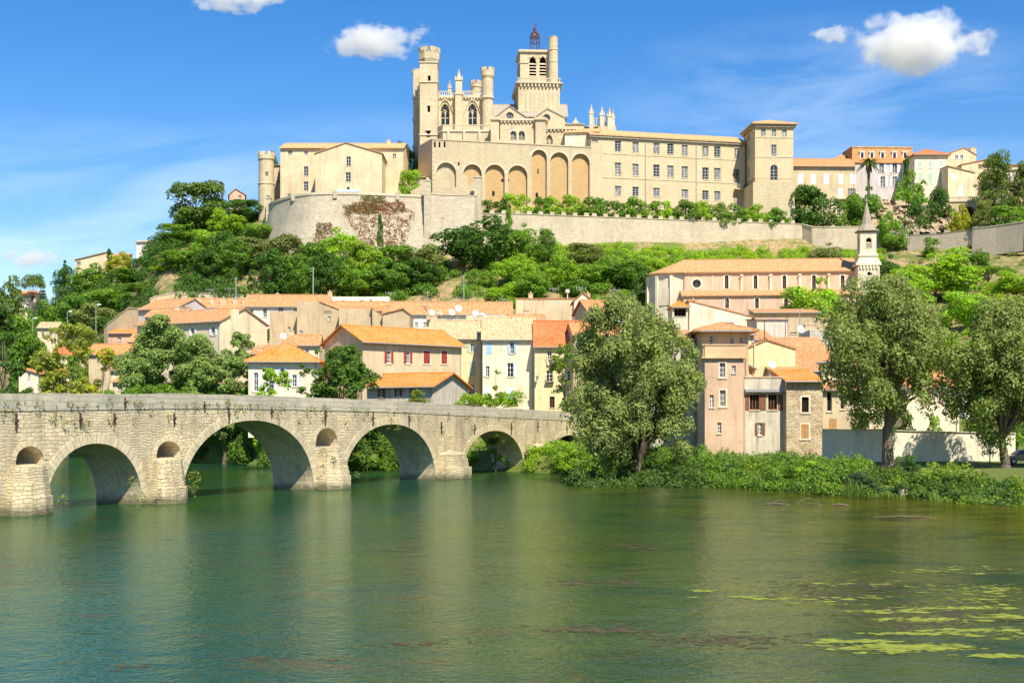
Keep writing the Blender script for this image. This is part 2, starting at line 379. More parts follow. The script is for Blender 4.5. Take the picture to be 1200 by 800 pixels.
t_.b.inputs['Roughness'].default_value = 0.15; M['curtain'] = t_.mat
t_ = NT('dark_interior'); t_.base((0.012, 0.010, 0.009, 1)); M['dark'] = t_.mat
M['wood_white'] = m_plain('white_paint', (0.76, 0.75, 0.72, 1), 0.55); M['sh_red'] = m_plain('oxblood_shutter', (0.30, 0.045, 0.035, 1), 0.6)
M['sh_blue'] = m_plain('pale_blue_shutter', (0.36, 0.53, 0.74, 1), 0.6); M['sh_skyblue'] = m_plain('ice_blue_shutter', (0.60, 0.71, 0.82, 1), 0.6)
M['sh_green'] = m_plain('sage_shutter', (0.46, 0.55, 0.43, 1), 0.6); M['sh_brown'] = m_plain('brown_wood_shutter', (0.21, 0.085, 0.04, 1), 0.7)
M['sh_white'] = m_plain('off_white_shutter', (0.74, 0.74, 0.74, 1), 0.6); M['sh_teal'] = m_plain('teal_shutter', (0.05, 0.36, 0.33, 1), 0.6)
M['wood'] = m_plain('bare_wood', (0.46, 0.26, 0.10, 1), 0.8); M['iron'] = m_plain('rusty_iron', (0.07, 0.045, 0.035, 1), 0.75)
M['zinc'] = m_plain('grey_metal', (0.36, 0.37, 0.37, 1), 0.5, 0.3); M['dish'] = m_plain('white_dish', (0.78, 0.78, 0.78, 1), 0.5)
M['cage'] = m_plain('painted_iron', (0.10, 0.055, 0.075, 1), 0.6); M['bronze'] = m_plain('bronze', (0.45, 0.24, 0.07, 1), 0.45, 0.5)
M['chimney'] = m_plaster('chimney_render', (0.60, 0.47, 0.31, 1), 0.7); M['brick'] = m_stone('brick', (0.60, 0.25, 0.13, 1), (0.5, 0.19, 0.1, 1), (0.45, 0.33, 0.24, 1), 0.25, 0.08, 0.3)

# ---------------------------------------------------------------- terrain
KN = {  # photo column -> (distance, height) of bed, waterline, bank top, town front, town back, mid slope, wall foot, terrace, plateau, horizon
    -350: [(3, -2.5), (430, -1), (440, 3), (460, 8), (480, 20), (500, 30), (540, 38), (560, 40), (700, 40), (3500, 2)],
    0:    [(3, -2.5), (325, -1), (333, 3), (345, 7), (380, 24), (410, 34), (440, 42), (460, 43), (650, 44), (3500, 2)],
    120:  [(3, -2.5), (250, -1), (255, 2.5), (262, 8), (300, 29), (345, 39), (380, 46), (395, 47), (600, 48), (3500, 2)],
    200:  [(3, -2.5), (205, -1), (209, 2.5), (216, 7), (285, 33), (312, 45), (338, 55), (350, 58), (560, 60), (3500, 2)],
    300:  [(3, -2.5), (182, -1), (186, 2.5), (215, 7), (275, 29), (298, 40), (316, 50), (330, 60), (560, 61), (3500, 2)],
    420:  [(3, -2.5), (164, -1), (168, 2.5), (208, 6.2), (262, 26), (285, 36), (304, 47), (322, 60), (560, 61), (3500, 2)],
    560:  [(3, -2.5), (161, -1), (166, 2.5), (210, 6.2), (250, 24), (285, 38), (310, 48), (324, 57), (560, 60), (3500, 2)],
    700:  [(3, -2.5), (149, -1), (152, 1.6), (205, 5.8), (245, 24), (285, 38), (314, 48.5), (326, 56.5), (560, 60), (3500, 2)],
    850:  [(3, -2.5), (119, -1), (123, 1.3), (158, 3.2), (238, 20), (285, 36), (319, 48), (331, 56.5), (560, 60), (3500, 2)],
    1000: [(3, -2.5), (105, -1), (110, 1.2), (152, 3), (225, 18), (283, 36), (321, 48), (336, 57), (560, 62), (3500, 2)],
    1200: [(3, -2.5), (92, -1), (99, 1.2), (152, 3), (210, 19), (275, 37), (314, 48.5), (332, 58), (560, 64), (3500, 2)],
    1550: [(3, -2.5), (79, -1), (86, 1.2), (150, 3), (200, 19), (270, 36), (312, 48), (330, 57), (560, 64), (3500, 2)],
}
_KX = sorted(KN)
def profile(px):
    if px <= _KX[0]: return KN[_KX[0]]
    if px >= _KX[-1]: return KN[_KX[-1]]
    for a, b in zip(_KX, _KX[1:]):
        if px <= b:
            t = (px - a) / (b - a); t = t * t * (3 - 2 * t) * 0.5 + t * 0.5
            return [(lerp(p[0], q[0], t), lerp(p[1], q[1], t)) for p, q in zip(KN[a], KN[b])]
def hnoise(x, y):
    return math.sin(x * 0.31 + 1.3 * math.sin(y * 0.17)) * math.cos(y * 0.27 + 0.9 * math.sin(x * 0.11))
def gz(x, Y):
    pr = profile(CX + FPX * x / max(Y, 1))
    z = interp(Y, pr)
    if pr[4][0] < Y < pr[6][0]: z += 0.5 * hnoise(x, Y) * min(1, (Y - pr[4][0]) / 6, (pr[6][0] - Y) / 6)
    return z

def terrain():
    cols = list(range(-900, 2101, 14)); rows = []
    sub = [10, 4, 6, 14, 14, 14, 6, 6, 8]
    v, f = [], []
    for px in cols:
        pr = profile(px); ys = []
        for k, n in enumerate(sub):
            for i in range(n): ys.append(lerp(pr[k][0], pr[k + 1][0], i / n))
        ys.append(pr[-1][0])
        for Y in ys:
            x = (px - CX) / FPX * Y; v.append((x, Y, gz(x, Y) if -350 <= px <= 1550 else interp(Y, pr)))
    m = len(ys)
    for i in range(len(cols) - 1):
        for j in range(m - 1): f.append((i * m + j, (i + 1) * m + j, (i + 1) * m + j + 1, i * m + j + 1))
    me = bpy.data.meshes.new('ground'); me.from_pydata(v, [], f); me.polygons.foreach_set('use_smooth', [True] * len(f))
    t = NT('ground_soil'); p = t.pos()
    n1 = t.noise(p, 0.11, 5, 0.65); n2 = t.noise(p, 0.7, 6, 0.7); n3 = t.noise(p, 4.0, 4, 0.7)
    dry = t.mix(t.ramp(n2.outputs[0], 0.35, 0.65), (0.40, 0.28, 0.15, 1), (0.30, 0.19, 0.095, 1))
    dry = t.mix(t.math('MULTIPLY', t.ramp(n3.outputs[0], 0.5, 0.7), 0.6), dry, (0.50, 0.40, 0.26, 1))
    grn = t.mix(t.ramp(n3.outputs[0], 0.35, 0.65), (0.085, 0.13, 0.022, 1), (0.17, 0.20, 0.05, 1))
    sz = t.new('ShaderNodeSeparateXYZ'); t.link(p, sz.inputs[0]); low = t.math('MULTIPLY', t.math('SUBTRACT', 1.0, t.ramp(sz.outputs[2], 3.0, 9.0)), 0.12)
    t.base(t.mix(t.ramp(t.math('ADD', low, t.math('ADD', t.math('MULTIPLY', n1.outputs[0], 0.6), t.math('MULTIPLY', n2.outputs[0], 0.45))), 0.47, 0.56), dry, grn))
    t.bump(t.math('ADD', n2.outputs[0], n3.outputs[0]), 0.8, 0.25)
    me.materials.append(t.mat)
    o = bpy.data.objects.new('ground', me); COL.objects.link(o); tag(o, kind='structure')
terrain()

def water():
    mb = MB(); mb.quad((-700, 2, 0), (700, 2, 0), (700, 700, 0), (-700, 700, 0))
    t = NT('river_water'); p = t.pos()
    t.n.remove(t.b)
    # body colour: green depth, browner over the weed beds of the right-hand shallows
    n0 = t.noise(t.mapping(p, (1.0, 0.55, 1)), 0.045, 4, 0.6); n1 = t.noise(t.mapping(p, (1.0, 1.6, 1)), 0.16, 6, 0.72, 0.6)
    sx = t.new('ShaderNodeSeparateXYZ'); t.link(p, sx.inputs[0])
    shallow = t.ramp(t.math('ADD', t.math('MULTIPLY', sx.outputs[0], 0.035), t.math('MULTIPLY', n0.outputs[0], 1.2)), 0.35, 1.55)
    deep = t.mix(t.ramp(n0.outputs[0], 0.4, 0.65), (0.001, 0.042, 0.030, 1), (0.022, 0.066, 0.008, 1))
    weed = t.mix(t.ramp(n1.outputs[0], 0.46, 0.6), (0.088, 0.074, 0.008, 1), (0.018, 0.014, 0.004, 1))
    bodyc = t.mix(shallow, deep, weed)
    sp = t.noise(t.mapping(p, (1.0, 1.9, 1)), 0.22, 6, 0.75, 0.8)
    bodyc = t.mix(t.math('MULTIPLY', t.ramp(sp.outputs[0], 0.55, 0.63), 0.8), bodyc, (0.050, 0.032, 0.014, 1))
    df = t.new('ShaderNodeBsdfDiffuse'); t.link(bodyc, df.inputs['Color'])
    gl = t.new('ShaderNodeBsdfGlossy'); gl.inputs['Roughness'].default_value = 0.06; gl.inputs['Color'].default_value = (0.78, 0.95, 0.74, 1)
    w1 = t.noise(t.mapping(p, (1.0, 1.15, 1)), 2.9, 3, 0.6, 0.3); w2 = t.noise(t.mapping(p, (1.0, 1.1, 1)), 0.6, 3, 0.5, 0.2); w3 = t.noise(p, 6.5, 2, 0.5)
    h = t.math('ADD', t.math('MULTIPLY', w1.outputs[0], 0.55), t.math('ADD', t.math('MULTIPLY', w2.outputs[0], 1.05), t.math('MULTIPLY', w3.outputs[0], 0.26)))
    patch = t.noise(t.mapping(p, (0.5, 1.0, 1)), 0.05, 3)
    bp = t.new('ShaderNodeBump'); t.link(h, bp.inputs['Height']); t.setin(bp.inputs['Strength'], t.math('ADD', 0.14, t.math('MULTIPLY', patch.outputs[0], 0.46))); bp.inputs['Distance'].default_value = 0.16
    t.link(bp.outputs[0], gl.inputs['Normal'])
    fr = t.new('ShaderNodeFresnel'); fr.inputs['IOR'].default_value = 1.33; t.link(bp.outputs[0], fr.inputs['Normal'])
    fac = t.math('MINIMUM', t.math('MULTIPLY', fr.outputs[0], 0.95), 0.55)
    mx = t.new('ShaderNodeMixShader'); t.link(fac, mx.inputs[0]); t.link(df.outputs[0], mx.inputs[1]); t.link(gl.outputs[0], mx.inputs[2])
    t.link(mx.outputs[0], t.n['Material Output'].inputs['Surface'])
    o = mb.build('river_water', t.mat); tag(o, kind='structure')
water()

# ---------------------------------------------------------------- walls with openings
class Fac:
    """a vertical facade through A -> B (plan points); (u, z) coordinates, photo pixels can be dropped onto it"""
    def __init__(s, A, B):
        s.A = Vector((A[0], A[1], 0)); s.B = Vector((B[0], B[1], 0)); s.L = (s.B - s.A).length
        s.U = (s.B - s.A) / s.L; s.N = s.U.cross(Z)
    def pt(s, u, z, d=0.0): return s.A + s.U * u + Z * z + s.N * d
    def hit(s, px, py):
        k = (px - CX) / FPX
        # A.x + u*U.x = k*(A.y + u*U.y)
        u = (k * s.A.y - s.A.x) / (s.U.x - k * s.U.y); Y = s.A.y + u * s.U.y
        return u, ZY(py, Y), Y
    def rect(s, px, py, w, h, kind='rect', **k):
        u, z, Y = s.hit(px, py); u0, u1 = s.hit(px - w / 2, py)[0], s.hit(px + w / 2, py)[0]
        hh = h / 2 / FPX * Y
        d = dict(u0=u0, u1=u1, v0=z - hh, v1=z + hh, kind=kind); d.update(k); return d

def outline(op, n=7):
    u0, u1, v0, v1, kind = op['u0'], op['u1'], op['v0'], op['v1'], op['kind']
    w = u1 - u0; c = (u0 + u1) / 2
    if kind == 'rect': return [(u0, v0), (u0, v1), (u1, v1), (u1, v0)]
    if kind == 'circle':
        r = w / 2; cz = (v0 + v1) / 2
        return [(c - r * math.cos(a), cz + r * math.sin(a)) for a in [2 * math.pi * i / 20 - math.pi / 2 for i in range(20)]]
    pts = [(u0, v0)]
    if kind == 'round':
        ah = min(w / 2, v1 - v0); sp = v1 - ah
        for i in range(2 * n + 1):
            a = math.pi * i / (2 * n); pts.append((c - w / 2 * math.cos(a), sp + ah * math.sin(a)))
    else:  # pointed
        ah = w * 0.8; sp = v1 - ah
        for i in range(2 * n + 1):
            t = i / n
            x = t if t <= 1 else 2 - t
            hgt = 0.75 * math.sqrt(max(0, 1 - (1 - x) ** 2)) + 0.25 * x
            pts.append((u0 + w * t / 2, sp + ah * hgt))
    pts.append((u1, v0))
    return pts

def panel(mb, fa, u0, u1, z0, z1, ops=(), rec=0.22):
    ops = [o for o in ops]
    us = sorted({round(q, 4) for q in [u0, u1] + [o[k] for o in ops for k in ('u0', 'u1') if u0 < o[k] < u1]})
    zs = sorted({round(q, 4) for q in [z0, z1] + [o[k] for o in ops for k in ('v0', 'v1') if z0 < o[k] < z1]})
    for a, b in zip(us, us[1:]):
        run = None
        for c, d in zip(zs, zs[1:]):
            um, zm = (a + b) / 2, (c + d) / 2
            hole = any(o['u0'] < um < o['u1'] and o['v0'] < zm < o['v1'] for o in ops)
            if hole:
                if run is not None: mb.quad(fa.pt(a, run), fa.pt(b, run), fa.pt(b, c), fa.pt(a, c)); run = None
            elif run is None: run = c
        if run is not None: mb.quad(fa.pt(a, run), fa.pt(b, run), fa.pt(b, zs[-1]), fa.pt(a, zs[-1]))
    for o in ops:
        ol = outline(o)
        if o['kind'] == 'circle':
            n = len(ol); q = n // 4
            cor = [(o['u0'], o['v0']), (o['u0'], o['v1']), (o['u1'], o['v1']), (o['u1'], o['v0'])]
            for k in range(4):
                for i in range(q):
                    mb.face([fa.pt(*cor[k]), fa.pt(*ol[(k * q + i + 1) % n]), fa.pt(*ol[(k * q + i) % n])])
            ring = ol + [ol[0]]
        else:
            if o['kind'] != 'rect':
                arc = ol[1:-1]; h = len(arc) // 2
                for i in range(h): mb.face([fa.pt(o['u0'], o['v1']), fa.pt(*arc[i + 1]), fa.pt(*arc[i])])
                for i in range(h, len(arc) - 1): mb.face([fa.pt(o['u1'], o['v1']), fa.pt(*arc[i + 1]), fa.pt(*arc[i])])
            ring = ol + [ol[0]]
        r = o.get('rec', rec)
        for (a, b), (c, d) in zip(ring, ring[1:]):
            mb.quad(fa.pt(a, b), fa.pt(c, d), fa.pt(c, d, -r), fa.pt(a, b, -r))

def bar(mb, fa, u0, u1, z0, z1, d0, d1):
    b = [fa.pt(u0, z0, d0), fa.pt(u1, z0, d0), fa.pt(u1, z0, d1), fa.pt(u0, z0, d1)]
    mb.hexa(b, [p + Z * (z1 - z0) for p in b])

def strip(mb, fa, ol, inner, d, close=False):
    """flat ring between an outline and the same outline pulled in"""
    n = len(ol)
    for i in range(n if close else n - 1):
        j = (i + 1) % n
        mb.quad(fa.pt(*ol[i], d), fa.pt(*ol[j], d), fa.pt(*inner[j], d), fa.pt(*inner[i], d))

def shrink(ol, t):
    cu = (min(p[0] for p in ol) + max(p[0] for p in ol)) / 2; cz = (min(p[1] for p in ol) + max(p[1] for p in ol)) / 2
    w = max(p[0] for p in ol) - min(p[0] for p in ol); h = max(p[1] for p in ol) - min(p[1] for p in ol)
    return [(cu + (p[0] - cu) * (1 - 2 * t / w), cz + (p[1] - cz) * (1 - 2 * t / h)) for p in ol]

def window(root, fa, o, frame='wood_white', pane='glass', rec=0.22, cols=2, rows=3, surround=None, shutters=None, closed=None, sill=True, name='window', ft=0.07, sw=None):
    """one window: joinery in its reveal, pane behind it, shutters folded back on the wall; parts of root"""
    r = o.get('rec', rec); ol = outline(o); u0, u1, v0, v1 = o['u0'], o['u1'], o['v0'], o['v1']
    mb = MB()
    if closed:
        um = (u0 + u1) / 2
        for a, b in ((u0 + 0.01, um - 0.012), (um + 0.012, u1 - 0.01)):
            bar(mb, fa, a, b, v0 + 0.02, v1 - 0.02, -0.03, 0.03)
            for q in range(3):
                zz = lerp(v0, v1, 0.12 + 0.38 * q); bar(mb, fa, a + 0.05, b - 0.05, zz - 0.04, zz + 0.04, 0.03, 0.045)
        f = mb.build('shutter' if not surround else 'shutter', M[closed], root)
        if surround:
            s_ = MB(); _surround(s_, fa, o); s_.build('window_surround', M[surround], f)
        return f
    inn = shrink(ol, ft); strip(mb, fa, ol, inn, -r + 0.05, True)
    for i in range(len(inn)):
        j = (i + 1) % len(inn); mb.quad(fa.pt(*inn[i], -r + 0.05), fa.pt(*inn[j], -r + 0.05), fa.pt(*inn[j], -r), fa.pt(*inn[i], -r))
    top = v1 if o['kind'] == 'rect' else v1 - (u1 - u0) * 0.35
    for c in range(1, cols):
        uu = lerp(u0, u1, c / cols); bar(mb, fa, uu - 0.035, uu + 0.035, v0 + ft, v1 - ft, -r + 0.005, -r + 0.045)
    for c in range(1, rows):
        zz = lerp(v0, top, c / rows); bar(mb, fa, u0 + ft, u1 - ft, zz - 0.025, zz + 0.025, -r + 0.008, -r + 0.04)
    mats = [M[frame]]
    if surround:
        mb.cur = 1; mats.append(M[surround]); _surround(mb, fa, o, sw)
    elif sill:
        mb.cur = 1; mats.append(M['trim']); bar(mb, fa, u0 - 0.08, u1 + 0.08, v0 - 0.12, v0 - 0.002, -0.1, 0.09)
    f = mb.build(name, mats, root)
    pm = MB(); pm.face([fa.pt(*p, -r + 0.002) for p in ol][::-1]); pm.build('pane', M[pane], f)
    if shutters:
        w = (u1 - u0) / 2 + 0.03
        sides = shutters[1] if isinstance(shutters, tuple) else 'LR'; mt = shutters[0] if isinstance(shutters, tuple) else shutters
        for sd in sides:
            s_ = MB(); a = u0 - 0.04 - w if sd == 'L' else u1 + 0.04
            bar(s_, fa, a, a + w, v0, v1, 0.03, 0.08)
            for q in range(3):
                zz = lerp(v0, v1, 0.12 + 0.38 * q); bar(s_, fa, a + 0.06, a + w - 0.06, zz - 0.05, zz + 0.05, 0.08, 0.1)
            s_.build('shutter', M[mt], f)
    return f
def _surround(mb, fa, o, sw=None):
    t = sw or 0.16
    if o['kind'] == 'rect':
        u0, u1, v0, v1 = o['u0'], o['u1'], o['v0'], o['v1']
        bar(mb, fa, u0 - t, u0, v0, v1 + t, 0.0, 0.035); bar(mb, fa, u1, u1 + t, v0, v1 + t, 0.0, 0.035)
        bar(mb, fa, u0, u1, v1, v1 + t, 0.0, 0.04); bar(mb, fa, u0 - t - 0.05, u1 + t + 0.05, v0 - 0.16, v0, 0.0, 0.09)
    else:
        ol = outline(o); out = shrink(ol, -t)
        cl = o['kind'] == 'circle'
        n = len(ol)
        for i in range(n if cl else n - 1):
            j = (i + 1) % n
            a, b, c, d = fa.pt(*ol[i], 0), fa.pt(*ol[j], 0), fa.pt(*out[j], 0), fa.pt(*out[i], 0)
            k = fa.N * 0.06
            mb.quad(a + k, b + k, c + k, d + k); mb.quad(d, c, c + k, d + k); mb.quad(a, b, b + k, a + k)

# ---------------------------------------------------------------- roofs
def roof(mb, A, U, V, W, D, ze, kind, rise, oh=0.4, t=0.16, frac=0.5, ohs=None, ridge=True):
    """A front-left plan corner, U along the front, V to the back; ze eave height"""
    ohs = oh if ohs is None else ohs
    def q(u, v, z): return Vector((A.x + U.x * u + V.x * v, A.y + U.y * u + V.y * v, z))
    if kind in ('par', 'perp'):
        if kind == 'perp': f2 = lambda a, b, z: q(b, a, z); LW, LD = D, W      # ridge runs front to back
        else: f2 = lambda a, b, z: q(a, b, z); LW, LD = W, D
        rv = LD * frac; s1 = rise / rv; s2 = rise / max(0.01, (LD - rv))
        prof = [(-oh, ze - oh * s1), (rv, ze + rise), (LD + oh, ze - oh * s2)]
        top = prof; bot = [(a, z - t) for a, z in prof]
        # gable walls are flush with the eave line: lift roof by t so that the underside clears the wall
        top = [(a, z + t) for a, z in prof]; bot = prof
        a0, a1 = -ohs, LW + ohs
        for i in range(2):
            mb.quad(f2(a0, top[i][0], top[i][1]), f2(a1, top[i][0], top[i][1]), f2(a1, top[i + 1][0], top[i + 1][1]), f2(a0, top[i + 1][0], top[i + 1][1]))
            mb.quad(f2(a0, bot[i][0], bot[i][1]), f2(a0, bot[i + 1][0], bot[i + 1][1]), f2(a1, bot[i + 1][0], bot[i + 1][1]), f2(a1, bot[i][0], bot[i][1]))
            for a in (a0, a1):
                mb.quad(f2(a, top[i][0], top[i][1]), f2(a, top[i + 1][0], top[i + 1][1]), f2(a, bot[i + 1][0], bot[i + 1][1]), f2(a, bot[i][0], bot[i][1]))
        for i in (0, 2):
            mb.quad(f2(a0, top[i][0], top[i][1]), f2(a1, top[i][0], top[i][1]), f2(a1, bot[i][0], bot[i][1]), f2(a0, bot[i][0], bot[i][1]))
        if ridge: mb.tube(f2(a0, rv, ze + rise + t), f2(a1, rv, ze + rise + t), 0.13, None, 6)
    elif kind == 'shed':       # rises to the back
        s1 = rise / D; p = [(-oh, ze - oh * s1), (D + 0.1, ze + rise + 0.1 * s1)]
        lo = [q(-ohs, p[0][0], p[0][1]), q(W + ohs, p[0][0], p[0][1]), q(W + ohs, p[1][0], p[1][1]), q(-ohs, p[1][0], p[1][1])]
        mb.hexa(lo, [a + Z * t for a in lo])
    elif kind == 'side':       # rises from left to right (rise may be negative)
        s1 = rise / W
        lo = [q(-ohs, -oh, ze - ohs * s1), q(W + ohs, -oh, ze + rise + ohs * s1), q(W + ohs, D + oh, ze + rise + ohs * s1), q(-ohs, D + oh, ze - ohs * s1)]
        mb.hexa(lo, [a + Z * t for a in lo])
    elif kind == 'hip':
        e = [q(-oh, -oh, ze), q(W + oh, -oh, ze), q(W + oh, D + oh, ze), q(-oh, D + oh, ze)]; e2 = [a + Z * t for a in e]
        h = min(W, D) / 2 * (frac / 0.5)
        if W >= D: r0, r1 = q(min(h, W / 2), D / 2, ze + rise), q(max(W - h, W / 2), D / 2, ze + rise)
        else: r0, r1 = q(W / 2, min(h, D / 2), ze + rise), q(W / 2, max(D - h, D / 2), ze + rise)
        mb.face(e[::-1])
        for i in range(4): mb.quad(e[i], e[(i + 1) % 4], e2[(i + 1) % 4], e2[i])
        if W >= D: fs = [(e2[0], e2[1], r1, r0), (e2[1], e2[2], r1), (e2[2], e2[3], r0, r1), (e2[3], e2[0], r0)]
        else: fs = [(e2[0], e2[1], r0), (e2[1], e2[2], r1, r0), (e2[2], e2[3], r1), (e2[3], e2[0], r0, r1)]
        for f in fs: mb.face(f)
        if (r1 - r0).length > 0.2: mb.tube(r0, r1, 0.12, None, 6)
        for a, b in ((e2[0], r0), (e2[1], r1 if W >= D else r0), (e2[2], r1), (e2[3], r0 if W >= D else r1)): mb.tube(a, b, 0.1, None, 5)

class Block:
    """a rectangular building body placed by photo columns: front runs from column pa (distance Ya) at angle th to column pb"""
    def __init__(s, pa, Ya, pb, th=0.0, depth=8.0, z0=None, eave=None, eave_at=None, flip=False):
        a = R(th); s.U = Vector((math.cos(a), math.sin(a), 0)); s.V = Vector((-math.sin(a), math.cos(a), 0))
        if flip:    # (pa, Ya) is the right-hand corner, pb the left-hand column
            Bp = XY(pa, Ya); k = (pb - CX) / FPX; L = (Bp.x - k * Bp.y) / (s.U.x - k * s.U.y); s.A = Bp - s.U * L; s.W = L
        else:
            s.A = XY(pa, Ya); k = (pb - CX) / FPX; s.W = (k * s.A.y - s.A.x) / (s.U.x - k * s.U.y)
        s.D = depth
        c0, c1 = s.A, s.A + s.U * s.W; c2, c3 = c1 + s.V * depth, c0 + s.V * depth
        s.c = [c0, c1, c2, c3]
        s.front = Fac(c0, c1); s.right = Fac(c1, c2); s.back = Fac(c2, c3); s.left = Fac(c3, c0)
        Yr = Ya
        s.ze = ZY(eave, Yr) if eave is not None else None
        mid = (c0 + c2) / 2
        s.z0 = min(gz(p.x, p.y) for p in s.c) - 0.6 if z0 is None else z0
    def side(s, k): return dict(F=s.front, R=s.right, B=s.back, L=s.left)[k]
    def center(s): return (s.c[0] + s.c[2]) / 2

def walls(mb, b, ops, kind, rise, frac=0.5, z1=None, rec=0.22):
    z1 = b.ze if z1 is None else z1
    zp = z1 + min(0, rise) if kind == 'side' else z1
    for k in 'FRBL': panel(mb, b.side(k), 0, b.side(k).L, b.z0, zp, ops.get(k, ()), rec)
    if kind == 'par':
        for k, fr in (('R', frac), ('L', 1 - frac)):
            fa = b.side(k); mb.face([fa.pt(0, z1), fa.pt(fa.L, z1), fa.pt(fa.L * fr, z1 + rise)])
    elif kind == 'perp':
        for k, fr in (('F', frac), ('B', 1 - frac)):
            fa = b.side(k); mb.face([fa.pt(0, z1), fa.pt(fa.L, z1), fa.pt(fa.L * fr, z1 + rise)])
    elif kind == 'shed':
        fa = b.right; mb.face([fa.pt(0, z1), fa.pt(fa.L, z1), fa.pt(fa.L, z1 + rise)])
        fa = b.left; mb.face([fa.pt(0, z1), fa.pt(fa.L, z1), fa.pt(0, z1 + rise)])
        fa = b.back; mb.quad(fa.pt(0, z1), fa.pt(fa.L, z1), fa.pt(fa.L, z1 + rise), fa.pt(0, z1 + rise))
    elif kind == 'side':
        lo = z1 + min(0, rise); hl, hr = z1, z1 + rise
        fa = b.front; mb.face([fa.pt(0, lo), fa.pt(fa.L, lo), fa.pt(fa.L, hr)] if rise > 0 else [fa.pt(0, lo), fa.pt(fa.L, lo), fa.pt(0, hl)])
        fa = b.back; mb.face([fa.pt(0, lo), fa.pt(fa.L, lo), fa.pt(0, hr)] if rise > 0 else [fa.pt(0, lo), fa.pt(fa.L, lo), fa.pt(fa.L, hl)])
        fa = b.right if rise > 0 else b.left; mb.quad(fa.pt(0, lo), fa.pt(fa.L, lo), fa.pt(fa.L, max(hl, hr)), fa.pt(0, max(hl, hr)))

def house(label, b, wall, tile, kind='par', rise=2.0, frac=0.5, wins=(), oh=0.4, ohs=0.25, chim=(), name='house', cat='house', group=None, extra=None, gutter=True, rt=0.16, rec=0.22):
    """wins: (side, px, py, w, h, {window options}); chim: (u fraction, v fraction, width, height above ridge line)"""
    root = thing(name, label, cat, (b.center().x, b.center().y, b.z0), group)
    ops = {}; todo = []
    for w in wins:
        sd, px, py, ww, hh = w[:5]; opt = dict(w[5]) if len(w) > 5 else {}
        fa = b.side(sd); o = fa.rect(px, py, ww, hh, opt.pop('kind', 'rect'))
        if o['u1'] < o['u0']: o['u0'], o['u1'] = o['u1'], o['u0']
        ov = opt.pop('over', False)
        if not ov: ops.setdefault(sd, []).append(o)
        todo.append((fa, o, opt, ov))
    mb = MB()
    if kind == 'flat':
        walls(mb, b, ops, kind, 0)
        i = 0.25; c = [b.A + b.U * u + b.V * v for u, v in ((i, i), (b.W - i, i), (b.W - i, b.D - i), (i, b.D - i))]
        o_ = [Vector((p.x, p.y, b.ze)) for p in b.c]; n_ = [Vector((p.x, p.y, b.ze)) for p in c]
        for k in range(4): mb.quad(o_[k], o_[(k + 1) % 4], n_[(k + 1) % 4], n_[k]); mb.quad(n_[k], n_[(k + 1) % 4], n_[(k + 1) % 4] - Z * 0.6, n_[k] - Z * 0.6)
    else: walls(mb, b, ops, kind, rise, frac, rec=rec)
    mb.build('wall', M[wall], root)
    rm = MB()
    if kind == 'flat':
        c = [b.A + b.U * u + b.V * v for u, v in ((.25, .25), (b.W - .25, .25), (b.W - .25, b.D - .25), (.25, b.D - .25))]
        rm.face([Vector((p.x, p.y, b.ze - 0.45)) for p in c])
    else: roof(rm, b.A, b.U, b.V, b.W, b.D, b.ze + 0.01, kind, rise, oh, rt, frac, ohs)
    ro = rm.build('roof', M[tile], root)
    if kind in ('par', 'shed', 'hip') and gutter:
        g = MB(); s1 = rise / (b.D * frac) if kind != 'shed' else rise / b.D
        zz = b.ze - (oh * s1 if kind != 'hip' else 0) + 0.02
        g.tube(b.front.pt(-ohs, zz, oh + 0.06), b.front.pt(b.W + ohs, zz, oh + 0.06), 0.08, None, 6)
        if b.W > 4: g.tube(b.front.pt(b.W - 0.3, zz, 0.07), b.front.pt(b.W - 0.3, b.z0, 0.07), 0.06, None, 6)
        g.build('gutter', M['zinc'], root)
    for fa, o, opt, ov in todo:
        if ov: o['rec'] = -0.02
        window(root, fa, o, **opt)
    for (cu, cv, cw, chh) in chim:
        c = b.A + b.U * (cu * b.W) + b.V * (cv * b.D)
        if kind == 'par': zr = b.ze + rise * (cv / frac if cv < frac else (1 - cv) / (1 - frac))
        elif kind == 'perp': zr = b.ze + rise * (cu / frac if cu < frac else (1 - cu) / (1 - frac))
        elif kind == 'shed': zr = b.ze + rise * cv
        elif kind == 'side': zr = b.ze + rise * cu
        elif kind == 'hip': zr = b.ze + rise * min(1, 2 * cv, 2 * (1 - cv), 3 * cu, 3 * (1 - cu))
        else: zr = b.ze
        m = MB(); m.box(c, b.U, b.V, cw, cw * 0.7, zr - 0.6, zr + chh); m.box(c, b.U, b.V, cw + 0.16, cw * 0.7 + 0.16, zr + chh, zr + chh + 0.1)
        m.tube(Vector((c.x, c.y, zr + chh + 0.1)), Vector((c.x, c.y, zr + chh + 0.45)), 0.13, 0.1, 7)
        m.build('chimney', M['chimney'], ro)
    return root

